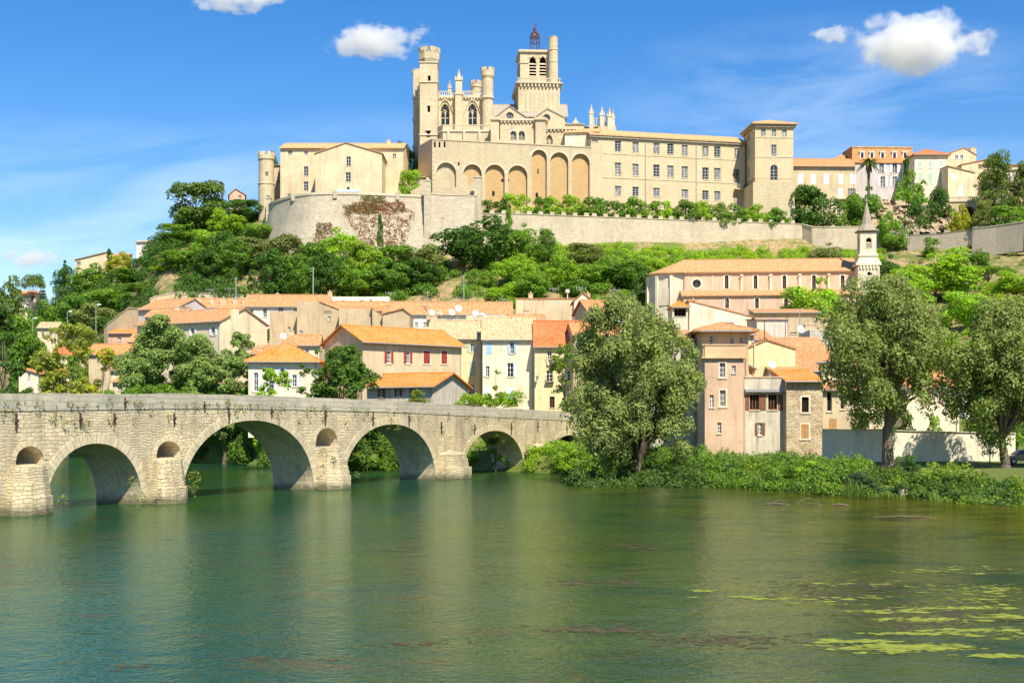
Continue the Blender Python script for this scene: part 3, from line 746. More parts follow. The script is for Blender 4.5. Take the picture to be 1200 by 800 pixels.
# ---------------------------------------------------------------- the old bridge
BT = Vector((0.4066, 0.9136, 0)); BN = Vector((0.9136, -0.4066, 0)); B0 = XY(0, 82.4)
def bY(px): return 69.6 / (0.445 - (px - CX) / FPX)
def bs(px): return (bY(px) - 82.4) / 0.9136
def bz(px, py): return ZY(py, bY(px))
def bp(s, z, n=0.0): return B0 + BT * s + BN * n + Z * z
def bridge():
    BW = 4.3
    tops = [(-60, 7.6), (-20, 7.8)] + [(bs(px), bz(px, py)) for px, py in ((0, 461), (60, 460.8), (120, 461), (190, 461), (250, 461.5), (330, 464.2), (400, 467), (470, 470), (560, 476), (640, 481), (692, 484.5))] + [(140, 7.2), (175, 6.6)]
    def top(s): return interp(s, tops)
    arches = []
    for l, cpx, cpy, r in ((54, 108, 519.5, 166.5), (214, 292, 492.5, 367.5), (403, 456, 497, 510), (542.5, 577, 504.5, 614), (642.5, 668, 509.5, 692)):
        a, b = bs(l), bs(r); arches.append(((a + b) / 2, (b - a) / 2, bz(cpx, cpy)))
    # more arches towards the near bank, out of frame
    arches = [(-35, 7.2, 4.6), (-14.5, 7.0, 4.6)] + arches
    holes = []
    for l, r, t, bt in ((19, 51.5, 522.5, 544), (184, 211.5, 516.5, 536), (370.5, 395.5, 501, 523)):
        a, b = bs(l), bs(r); m = (l + r) / 2; holes.append(((a + b) / 2, (b - a) / 2, bz(m, bt), bz(m, t)))
    def intr(A, s):
        c, h, cz = A; x = (s - c) / h
        return -1.2 if abs(x) >= 1 else 0.25 + (cz - 0.25) * (1 - abs(x) ** 2.15) ** (1 / 2.0)
    SS = {-60.0, 175.0}
    k = -60.0
    while k < 175: SS.add(round(k, 3)); k += 1.0
    for A in arches:
        for i in range(41): SS.add(round(A[0] - A[1] * math.cos(math.pi * i / 40), 3))
    for c, h, zb, zt in holes:
        for i in range(17): SS.add(round(c - h * math.cos(math.pi * i / 16), 3))
    SS = sorted(SS)
    root = thing('stone_bridge', 'long medieval stone bridge with round arches crossing the green river', 'bridge', bp(60, 0, -BW / 2))
    body = MB(); inner = MB(); barrels = {}
    PZ = 1.15
    for s0, s1 in zip(SS, SS[1:]):
        if s1 - s0 < 1e-3: continue
        m = (s0 + s1) / 2
        A = next((a for a in arches if abs(m - a[0]) < a[1]), None); H = next((h for h in holes if abs(m - h[0]) < h[1]), None)
        z0, z1 = (intr(A, s0), intr(A, s1)) if A else (-1.2, -1.2)
        t0, t1 = top(s0) - PZ, top(s1) - PZ
        for n in (0, -BW):
            if H:
                def hz(s): return H[3] - (H[3] - H[2]) * 1.0 + (H[3] - H[2]) * (0.25 + 0.75 * math.sqrt(max(0, 1 - ((s - H[0]) / H[1]) ** 2)))
                body.quad(bp(s0, z0, n), bp(s1, z1, n), bp(s1, H[2], n), bp(s0, H[2], n))
                body.quad(bp(s0, hz(s0), n), bp(s1, hz(s1), n), bp(s1, t1, n), bp(s0, t0, n))
            else: body.quad(bp(s0, z0, n), bp(s1, z1, n), bp(s1, t1, n), bp(s0, t0, n))
        inner = barrels.setdefault(A or H, MB())
        if A: inner.quad(bp(s0, z0, 0), bp(s0, z0, -BW), bp(s1, z1, -BW), bp(s1, z1, 0))
        if H:
            inner.quad(bp(s0, hz(s0), 0), bp(s0, hz(s0), -BW), bp(s1, hz(s1), -BW), bp(s1, hz(s1), 0))
            inner.quad(bp(s0, H[2], 0), bp(s1, H[2], 0), bp(s1, H[2], -BW), bp(s0, H[2], -BW))
    for A in arches:
        for sg in (-1, 1):
            s = A[0] + sg * A[1]; barrels[A].quad(bp(s, -1.2, 0), bp(s, -1.2, -BW), bp(s, 0.26, -BW), bp(s, 0.26, 0))
    for c, h, zb, zt in holes:
        for sg in (-1, 1):
            s = c + sg * h; zz = zb + (zt - zb) * 0.25; barrels[(c, h, zb, zt)].quad(bp(s, zb, 0), bp(s, zb, -BW), bp(s, zz, -BW), bp(s, zz, 0))
    body.build('spandrel_wall', M['bridge'], root); [q.build('arch_barrel' if len(k) == 3 else 'flood_hole', M['ring'], root) for k, q in barrels.items() if k and q.f]
    # deck
    dk = MB()
    for s0, s1 in zip(SS, SS[1:]): dk.quad(bp(s0, top(s0) - 1.0, -0.3), bp(s1, top(s1) - 1.0, -0.3), bp(s1, top(s1) - 1.0, -BW + 0.3), bp(s0, top(s0) - 1.0, -BW + 0.3))
    dk.build('deck', M['greystone'], root)
    # parapets with their weathered coping
    rnd = random.Random(3)
    for nm, n0, n1 in (('parapet', 0.05, -0.4), ('parapet', -BW - 0.05, -BW + 0.4)):
        pm = MB(); s = -60.0
        prev = None
        while s < 174:
            e = min(175, s + rnd.uniform(1.3, 2.3)); j = rnd.uniform(-0.035, 0.03)
            a0, a1 = top(s), top(e)
            pm.hexa([bp(s, a0 - PZ, n0), bp(e, a1 - PZ, n0), bp(e, a1 - PZ, n1), bp(s, a0 - PZ, n1)], [bp(s, a0 + j, n0), bp(e - 0.015, a1 + j, n0), bp(e - 0.015, a1 + j, n1), bp(s, a0 + j, n1)])
            s = e
        pm.build(nm, M['parapet'], root)
    # voussoir rings
    for A in arches[1:]:
        rg = MB(); N = 40; pts = []
        for i in range(N + 1):
            a = math.pi * i / N; s = A[0] - A[1] * math.cos(a)
            pts.append((s, max(0.2, intr(A, s))))
        L = 0
        for i in range(N):
            (s0, z0), (s1, z1) = pts[i], pts[i + 1]; cen = (A[0], 0.25)
            def outp(s, z):
                d = Vector((s - cen[0], (z - cen[1]) * A[1] / max(0.5, A[2] - 0.25))); d.normalize(); return s + d.x * 0.7, z + d.y * 0.7
            o0, o1 = outp(s0, z0), outp(s1, z1); dl = math.hypot(s1 - s0, z1 - z0)
            uv = [(L, 0.2), (L + dl, 0.2), (L + dl, 1.05), (L, 1.05)]
            rg.quad(bp(s0, z0, .035), bp(s1, z1, .035), bp(*o1, .035), bp(*o0, .035), uv)
            rg.quad(bp(*o0, .035), bp(*o1, .035), bp(*o1, -.01), bp(*o0, -.01))
            rg.quad(bp(s0, z0, -.01), bp(s1, z1, -.01), bp(s1, z1, .035), bp(s0, z0, .035))
            L += dl
        rg.build('arch_ring', M['ring'], root)
    for c, h, zb, zt in holes:
        rg = MB(); L = 0
        for i in range(16):
            a0, a1 = math.pi * i / 16, math.pi * (i + 1) / 16; zs = zb + (zt - zb) * 0.25; hh = (zt - zs)
            p0, p1 = (c - h * math.cos(a0), zs + hh * math.sin(a0)), (c - h * math.cos(a1), zs + hh * math.sin(a1))
            q0, q1 = (c - (h + .36) * math.cos(a0), zs + (hh + .36) * math.sin(a0)), (c - (h + .36) * math.cos(a1), zs + (hh + .36) * math.sin(a1))
            dl = math.hypot(p1[0] - p0[0], p1[1] - p0[1]); uv = [(L, .2), (L + dl, .2), (L + dl, .7), (L, .7)]; L += dl
            rg.quad(bp(*p0, .03), bp(*p1, .03), bp(*q1, .03), bp(*q0, .03), uv); rg.quad(bp(*q0, .03), bp(*q1, .03), bp(*q1, -.01), bp(*q0, -.01))
        rg.build('flood_hole_ring', M['ring'], root)
    # cutwaters: stepped courses round a blunt nose, standing out of the river
    cw = [(4, 56, 546, 1.2, 0.5, 'pier'), (173, 211, 538, 1.6, 0.85, 'pier'), (371, 400, 524, 2.0, 1.1, 'pier'), (511, 541, 532, 2.3, 1.0, 'pier'), (617, 641, 523, 2.2, 1.0, 'pier'), (-90, -40, 540, 2.0, .5, 'pier')]
    for l, r, ty, out, w, nm in cw:
        a, b = bs(l) + 0.15, bs(r) - 0.15; zt = bz((l + r) / 2, ty); m = MB(); zc = -1.2; q = 0
        n = 7
        while zc < zt - 0.05:
            hgt = rnd.uniform(0.34, 0.5) if zc > 0 else 1.2
            ze = min(zt, zc + hgt); f = (max(0, zc) / zt); o = out * (1 - 0.34 * f) + rnd.uniform(-.05, .05); sh = (b - a) * 0.10 * f; nose = (b - a) * 0.24
            A_, B_ = a + sh, b - sh
            poly = [(A_, 0.0), (A_, o * 0.55), ((A_ + B_) / 2 - nose * .7, o), ((A_ + B_) / 2 + nose * .7, o), (B_, o * 0.55), (B_, 0.0)]
            pts = [bp(s, zc, nn - (0.02 if nn == 0 else 0)) for s, nn in poly]
            m.prism(pts, Z * (ze - zc)); zc = ze
        cap = 0.5 if l > 500 else 0.1
        tp = [bp(s, zt, nn) for s, nn in ((A_, 0), (A_, o * .5), ((A_ + B_) / 2, o * .95), (B_, o * .5), (B_, 0))]; ap = bp((A_ + B_) / 2, zt + cap, 0)
        for i in range(4): m.face((tp[i], tp[i + 1], ap))
        m.build('cutwater', M['bridge'], root)
    # rusty iron tie anchors and rain spouts
    for px, py, h in ((19, 494, 20), (94, 492, 17), (134, 491, 14), (146, 472, 13), (204, 491, 14), (239, 475, 9), (268, 487, 18), (318, 483, 13), (381, 489, 19), (437, 491, 15), (479, 493, 12), (517, 501, 14), (556, 503, 12), (599, 502, 14), (630, 500, 11), (664, 503, 9)):
        s = bs(px); z = bz(px, py); hh = h / FPX * bY(px) / 2; m = MB()
        def bx(s0, s1, z0, z1, n0, n1): m.hexa([bp(s0, z0, n0), bp(s1, z0, n0), bp(s1, z0, n1), bp(s0, z0, n1)], [bp(s0, z1, n0), bp(s1, z1, n0), bp(s1, z1, n1), bp(s0, z1, n1)])
        bx(s - .05, s + .05, z - hh, z + hh, 0.002, .12); bx(s - .11, s + .11, z - .05, z + .05, 0.004, .16); m.tube(bp(s, z + hh * .2, .0), bp(s, z + hh * .2, .28), .05)
        m.build('tie_anchor', M['iron'], root)
bridge()

# ---------------------------------------------------------------- ramparts and terrace walls
def wall_run(name, label, pts, base, mat, thick=1.2, merlon=None, cap=0.18, batter=0.0, cat='wall', capmat='trim', step=None):
    """pts: (px, top_py, Y) along the wall; base: height below the top; one thing with wall, coping and merlons"""
    tp = [P(*p) for p in pts]
    cen = tp[len(tp) // 2]; root = thing(name, label, cat, (cen.x, cen.y, cen.z - base))
    m = MB(); c = MB(); mm = MB()
    L = 0
    for i in range(len(tp) - 1):
        a, b = tp[i], tp[i + 1]; d = Vector((b.x - a.x, b.y - a.y, 0)); l = d.length; d.normalize(); n = d.cross(Z)
        ba, bb = (base if not isinstance(base, (list, tuple)) else base[i]), (base if not isinstance(base, (list, tuple)) else base[i + 1])
        lo = [a + n * batter - Z * ba, b + n * batter - Z * bb, b - n * thick - Z * bb, a - n * thick - Z * ba]; hi = [a, b, b - n * thick, a - n * thick]
        for j in range(4):
            k = (j + 1) % 4
            uv = [(L, lo[j].z), (L + l, lo[k].z), (L + l, hi[k].z), (L, hi[j].z)] if j in (0, 2) else None
            m.quad(lo[j], lo[k], hi[k], hi[j], uv)
        m.quad(*hi)
        if cap:
            o = 0.14; h = [a + n * o + Z * .002, b + n * o + Z * .002, b - n * (thick + o) + Z * .002, a - n * (thick + o) + Z * .002]; c.hexa(h, [p + Z * cap for p in h])
        if merlon:
            w, g, hh = merlon; q = g / 2
            while q + w < l:
                p0 = a + (b - a) * (q / l); p1 = a + (b - a) * ((q + w) / l)
                lo_ = [p0, p1, p1 - n * .6, p0 - n * .6]; lo_ = [p + Z * (cap + .002) for p in lo_]; mm.hexa(lo_, [p + Z * hh for p in lo_])
                q += w + g
        L += l
    m.build('masonry', M[mat], root)
    if cap: c.build('coping', M[capmat], root)
    if merlon: mm.build('crenellation', M[capmat], root)
    return root
wall_run('rampart_wall', 'long pale rampart with low merlons under the terrace bushes of the long palace', [(556, 250.5, 311.5), (600, 250.8, 313), (690, 254, 317), (780, 257.5, 321.5), (860, 260, 325.5), (940, 263, 329)], 9.5, 'rampart', merlon=(1.15, 1.75, 0.75), batter=.3, capmat='rampart')
wall_run('rampart_wall', 'lower pale rampart stretch with flat top just left of the church spire', [(940, 263.5, 329), (952, 266, 326), (968, 266.5, 325), (1034, 265.5, 324)], 8.5, 'rampart', batter=.2)
wall_run('terrace_wall', 'grey garden wall with small merlons on the dry terraced slope below the pines', [(1040, 268, 323), (1062, 268, 321), (1064, 276, 321), (1100, 274, 320), (1134, 270, 318), (1150, 268, 315)], 4.0, 'greystone', merlon=(1.5, 2.6, 0.7), thick=.7, cap=.1, capmat='greystone')
wall_run('retaining_wall', 'tall shaded grey retaining wall at the foot of the tall pine', [(1140, 268, 313), (1168, 265, 309), (1200, 260, 304), (1260, 256, 300)], 7.0, 'greystone', batter=.8)

# round bastion with set-back courses
def bastion():
    top = [(306, 246, 332), (311, 244, 326), (314, 242, 322), (320, 239.5, 317), (329, 236, 313), (341, 232.5, 309), (354, 229.5, 306.5), (366, 228, 305), (385, 227.6, 304.5), (420, 228.5, 304.8), (450, 230, 306), (480, 231.5, 307.5), (499, 232, 308.5)]
    tp = [P(*p) for p in top]; zt = tp[7].z
    tp = [Vector((p.x, p.y, zt)) for p in tp]
    def cr(a, b, c, d, t): return 0.5 * ((2 * b) + (c - a) * t + (2 * a - 5 * b + 4 * c - d) * t * t + (3 * b - a - 3 * c + d) * t ** 3)
    e = [tp[0]] + tp + [tp[-1]]; fine = []; tops2 = []
    for i in range(len(tp) - 1):
        for k in range(4): fine.append(cr(e[i], e[i + 1], e[i + 2], e[i + 3], k / 4)); tops2.append((lerp(top[i][0], top[i + 1][0], k / 4),))
    tp = fine + [tp[-1]]; top = tops2 + [top[-1]]
    root = thing('round_bastion', 'huge pale round bastion wall with brown dry creepers below the old stone residence', 'bastion', (tp[28].x, tp[28].y, zt - 16))
    m = MB(); n_ = len(tp)
    nor = []
    for i in range(n_):
        d = tp[min(i + 1, n_ - 1)] - tp[max(i - 1, 0)]; d.z = 0; nor.append(d.normalized().cross(Z))
    lev = [(0, 0), (2.1, .15), (2.1, .38), (4.1, .6), (4.1, .85), (7.0, 1.15), (7.0, 1.5), (10.4, 2.0), (10.4, 2.35), (17, 3.2)]
    L = [0]
    for i in range(n_ - 1): L.append(L[-1] + (tp[i + 1] - tp[i]).length)
    for i in range(n_ - 1):
        for (d0, o0), (d1, o1) in zip(lev, lev[1:]):
            a, b = tp[i] + nor[i] * o0 - Z * d0, tp[i + 1] + nor[i + 1] * o0 - Z * d0; c, d = tp[i + 1] + nor[i + 1] * o1 - Z * d1, tp[i] + nor[i] * o1 - Z * d1
            dd0, dd1 = (d0, d1) if d1 > d0 else (0, o1 - o0)
            m.quad(d, c, b, a, [(L[i], -dd1), (L[i + 1], -dd1), (L[i + 1], -dd0), (L[i], -dd0)])
    m.build('masonry', M['bastion'], root)
    c = MB()
    for i in range(n_ - 1):
        h = [tp[i] + nor[i] * .18, tp[i + 1] + nor[i + 1] * .18, tp[i + 1] - nor[i + 1] * .9, tp[i] - nor[i] * .9]; c.hexa([p - Z * .1 for p in h], [p + Z * .45 for p in h])
    c.build('coping', M['trim'], root)
    for px in (344, 395, 466):
        q = MB(); i = min(range(n_), key=lambda k: abs(top[k][0] - px)); q.box(tp[i] + nor[i] * .1, Vector((1, 0, 0)), Vector((0, 1, 0)), .9, .7, zt - 1, zt + .75); q.build('buttress', M['bastion'], root)
    return tp, nor, zt
BAS = bastion()
t_ = XY(312, 321)
def pillar(mb, p, w, z0, z1, capw=.25): mb.box(p, Vector((1, 0, 0)), Vector((0, 1, 0)), w, w, z0, z1); mb.box(p, Vector((1, 0, 0)), Vector((0, 1, 0)), w + capw, w + capw, z1, z1 + .3)
def small_bits():
    r = thing('wall_pier', 'slim corner pier with a ball top at the left end of the round bastion', 'pier', (t_.x, t_.y - 2, 46)); m = MB()
    pillar(m, XY(315, 321), 1.2, 46, ZY(233, 321)); m.ball((XY(315, 321).x, 321, ZY(229, 321)), .5); m.build('shaft', M['bastion'], r)
    wall_run('terrace_wall', 'pale stepped terrace wall between the round bastion and the long rampart', [(499, 228, 308), (503, 228, 307.5), (556, 230, 309), (561, 230, 312)], 16, 'bastion', batter=1.6)
    r = thing('wall_pier', 'square pier with a knob at the right end of the bastion parapet', 'pier', (XY(501, 307).x, 307, 58)); m = MB(); pillar(m, XY(501, 307), 1.6, 46, ZY(213, 307)); m.ball((XY(501, 307).x, 307, ZY(210.5, 307)), .5); m.build('shaft', M['bastion'], r)
    r = thing('wall_pier', 'tall square masonry pier in front of the brown blind arches', 'pier', (XY(560, 311).x, 311, 50)); m = MB(); pillar(m, XY(560, 311), 1.7, 46, ZY(209, 311)); m.build('shaft', M['bastion'], r)
    # terrace stairs with sloping parapets in front of the arcade
    r = thing('stone_staircase', 'pale stone stairs with sloping parapets climbing in front of the blind arches', 'stairs', (XY(535, 316).x, 316, 57)); m = MB()
    def slope(a, b, hgt, th, Y):
        A, B = P(*a, Y), P(*b, Y); d = Vector((B.x - A.x, B.y - A.y, 0)).normalized(); n = Vector((0, 1, 0))
        lo = [Vector((A.x, A.y, 54)), Vector((B.x, B.y, 54)), Vector((B.x, B.y + th, 54)), Vector((A.x, A.y + th, 54))]
        m.hexa(lo, [A, B, B + n * th, A + n * th])
    slope((535, 198), (548, 207), 8, 1.0, 319); slope((510, 219.5), (536, 219.5), 4, 1.0, 314); slope((536, 221), (556, 213), 4, .9, 314); slope((481, 224), (499, 215), 4, .9, 314); slope((504, 226), (540, 226.5), 3, .7, 311)
    m.build('parapet', M['arcade'], r)
    for i in range(12):
        pass
small_bits()

# arcaded terrace wall below the cathedral
def arcade():
    A = P(507, 164, 322); yb = 328.0
    fa = Fac(XY(506.5, 322), XY(693, 331.5)); zt = ZY(164, 322)
    root = thing('arcaded_wall', 'tall ochre terrace wall with seven blind arches below the cathedral', 'wall', (fa.A.x, fa.A.y, 54))
    ops = []
    for cx, w, ty in ((523, 22.8, 190.6), (553.8, 21.4, 192.6), (580, 22.8, 193), (606.8, 22.4, 194), (632, 17.6, 175.6), (655.5, 21, 178.6), (680.7, 20.6, 180.2)):
        o = fa.rect(cx, 220, w, 10, 'round', rec=.85); o['v0'] = 54.0; o['v1'] = fa.hit(cx, ty)[1]; ops.append(o)
    m = MB(); panel(m, fa, 0, fa.L, 52, zt, ops)
    lf = Fac(fa.A + Vector((-4.2, 9, 0)), fa.A); panel(m, lf, 0, lf.L, 52, zt)
    b_ = fa.B; k = -fa.N
    m.quad(fa.pt(0, zt), fa.pt(fa.L, zt), fa.pt(fa.L, zt, -2), lf.pt(0, zt)); m.quad(fa.pt(0, zt, -2), fa.pt(fa.L, zt, -2), fa.pt(fa.L, 58, -2), fa.pt(0, 58, -2)); m.quad(fa.pt(fa.L, 52), fa.pt(fa.L, 52, -2), fa.pt(fa.L, zt, -2), fa.pt(fa.L, zt))
    m.build('masonry', M['arcade'], root)
    for i, o in enumerate(ops):
        bm_ = MB(); bm_.face([fa.pt(u, z, -.84) for u, z in outline(o)][::-1]); nm = bm_.build('arch_infill', M['arcade_back' if i else 'arcade'], root)
        s_ = MB(); ol = outline(o); out = [(u + (u - (o['u0'] + o['u1']) / 2) / (o['u1'] - o['u0']) * .9, z + (.45 if j not in (0, len(ol) - 1) else 0)) for j, (u, z) in enumerate(ol)]
        for j in range(1, len(ol) - 2): s_.quad(fa.pt(*ol[j], .04), fa.pt(*ol[j + 1], .04), fa.pt(*out[j + 1], .04), fa.pt(*out[j], .04))
        s_.build('arch_ring', M['trim'], nm)
    c = MB(); bar(c, fa, 0, fa.L, zt, zt + .3, -2.1, .12); bar(c, lf, 0, lf.L, zt, zt + .3, -.8, .12); c.build('coping', M['rampart'], root)
    s_ = MB()
    for q in range(9):                       # corner quoins
        zz = zt - 3 - q * 1.15; bar(s_, fa, 0, .9 if q % 2 else .55, zz, zz + .5, 0, .05)
    s_.build('quoin_trim', M['trim'], root)
    for px, py, w, h, dd in ((509.6, 169.5, 2.2, 6.6, .01), (515, 169.6, 2.2, 6.6, .01), (521, 169.4, 2.2, 6.6, .01), (589.5, 210.6, 2.6, 3.5, -.82), (596.6, 210.6, 2, 3.4, -.82), (579, 226, 3, 6, -.82), (630, 228, 3, 6, -.82), (537.5, 192, 2, 4, .01), (631.5, 200, 1.5, 6, -.82)):
        d = MB(); o = fa.rect(px, py, w, h, 'round' if h < 6.5 else 'rect'); d.face([fa.pt(u, z, dd) for u, z in outline(o)][::-1]); d.build('slit_opening', M['dark'], root)
arcade()

# ---------------------------------------------------------------- cathedral
def crenel_ring(m, c, r, z, n=8, h=1.0, w=.9, th=.45):
    for i in range(n):
        a = 2 * math.pi * (i + .5) / n; d = Vector((math.cos(a), math.sin(a), 0)); t = Vector((-d.y, d.x, 0)); m.box(c + d * (r - th / 2), t, d, w, th, z, z + h)
def corbels(m, fa, u0, u1, z, h=.45, w=.3, gap=.75, d=.35):
    u = u0 + gap / 2
    while u + w < u1: bar(m, fa, u, u + w, z - h, z, 0, d); u += gap
def pinnacle(m, c, w, z0, z1, z2):
    """square shaft with gablets and a crocketed spirelet"""
    X, Y_ = Vector((1, 0, 0)), Vector((0, 1, 0))
    m.box(c, X, Y_, w, w, z0, z1); m.box(c, X, Y_, w * 1.25, w * 1.25, z1, z1 + .2)
    for s in (-1, 1):
        for t in (-1, 1): m.tube(c + X * (s * w * .5) + Y_ * (t * w * .5) + Z * (z1 + .2), c + X * (s * w * .5) + Y_ * (t * w * .5) + Z * (z1 + .2 + (z2 - z1) * .38), w * .16, .02, 5)
    m.tube(c + Z * (z1 + .2), c + Z * z2, w * .48, .03, 8)
    for q in range(1, 5):
        zz = lerp(z1 + .2, z2, q / 5.2); r = w * .48 * (1 - q / 5.2)
        for i in range(4): a = math.pi / 2 * i + .78; m.ball((c.x + (r + .1) * math.cos(a), c.y + (r + .1) * math.sin(a), zz), .13, 5, 3)
    m.ball((c.x, c.y, z2), .22, 6, 4)
def balustrade(m, fa, u0, u1, z, h=1.15, gap=.55):
    bar(m, fa, u0, u1, z, z + .18, -.3, .12); bar(m, fa, u0, u1, z + h - .2, z + h, -.3, .12); u = u0 + .1
    k = 0
    while u < u1 - .2:
        bar(m, fa, u, u + (.4 if k % 6 == 0 else .16), z + .18, z + h - .2, -.2, .05); u += gap; k += 1
def gothic_window(root, fa, o, lights=2):
    """pointed window: mullions, tracery roundel, dark glazing"""
    r = o.get('rec', .5); ol = outline(o); u0, u1, v0, v1 = o['u0'], o['u1'], o['v0'], o['v1']; w = u1 - u0; m = MB()
    inn = shrink(ol, .14); strip(m, fa, ol, inn, -r + .12, True)
    sp = v1 - w * .8
    for i in range(1, lights): uu = lerp(u0, u1, i / lights); bar(m, fa, uu - .1, uu + .1, v0, sp + w * .2, -r + .01, -r + .15)
    bar(m, fa, u0, u1, v0 + (sp - v0) * .55 - .08, v0 + (sp - v0) * .55 + .08, -r + .01, -r + .14)
    cz = sp + w * .30; rr = w * .2; c = (u0 + u1) / 2
    for i in range(14):
        a, b = 2 * math.pi * i / 14, 2 * math.pi * (i + 1) / 14
        for (r0, r1) in ((rr, rr + .14),):
            m.quad(fa.pt(c + r0 * math.cos(a), cz + r0 * math.sin(a), -r + .14), fa.pt(c + r1 * math.cos(a), cz + r1 * math.sin(a), -r + .14), fa.pt(c + r1 * math.cos(b), cz + r1 * math.sin(b), -r + .14), fa.pt(c + r0 * math.cos(b), cz + r0 * math.sin(b), -r + .14))
    for k in range(lights):
        a0 = lerp(u0, u1, k / lights); a1 = lerp(u0, u1, (k + 1) / lights); q = dict(u0=a0 + .08, u1=a1 - .08, v0=v0, v1=sp + .1, kind='pointed'); ol2 = outline(q); in2 = shrink(ol2, .12); strip(m, fa, ol2[1:-1], in2[1:-1], -r + .13)
    m.cur = 1; out = shrink(ol, -.28); n = len(ol)
    for i in range(1, n - 2): m.quad(fa.pt(*ol[i], .08), fa.pt(*ol[i + 1], .08), fa.pt(*out[i + 1], .08), fa.pt(*out[i], .08))
    f = m.build('window', [M['trim'], M['ashlar']], root)
    p = MB(); p.face([fa.pt(*q, -r + .004) for q in ol][::-1]); p.build('pane', M['glass'], f)
    return f
def louvre_window(root, fa, o, n=5):
    r = o.get('rec', .6); u0, u1, v0, v1 = o['u0'], o['u1'], o['v0'], o['v1']; w = u1 - u0; m = MB(); sp = v1 - w * .8
    for i in range(n):
        zz = lerp(v0, sp, (i + .15) / n); hh = (sp - v0) / n * .5
        b = [fa.pt(u0, zz, -.08), fa.pt(u1, zz, -.08), fa.pt(u1, zz + hh, -r + .1), fa.pt(u0, zz + hh, -r + .1)]; m.hexa(b, [p + Z * .12 for p in b])
    f = m.build('louvre', M['trim'], root)
    p = MB(); p.face([fa.pt(*q, -r + .004) for q in outline(o)][::-1]); p.build('belfry_opening', M['dark'], f)
def mk(root, name, mb, mat='ashlar', smooth=False): return mb.build(name, M[mat], root, smooth)

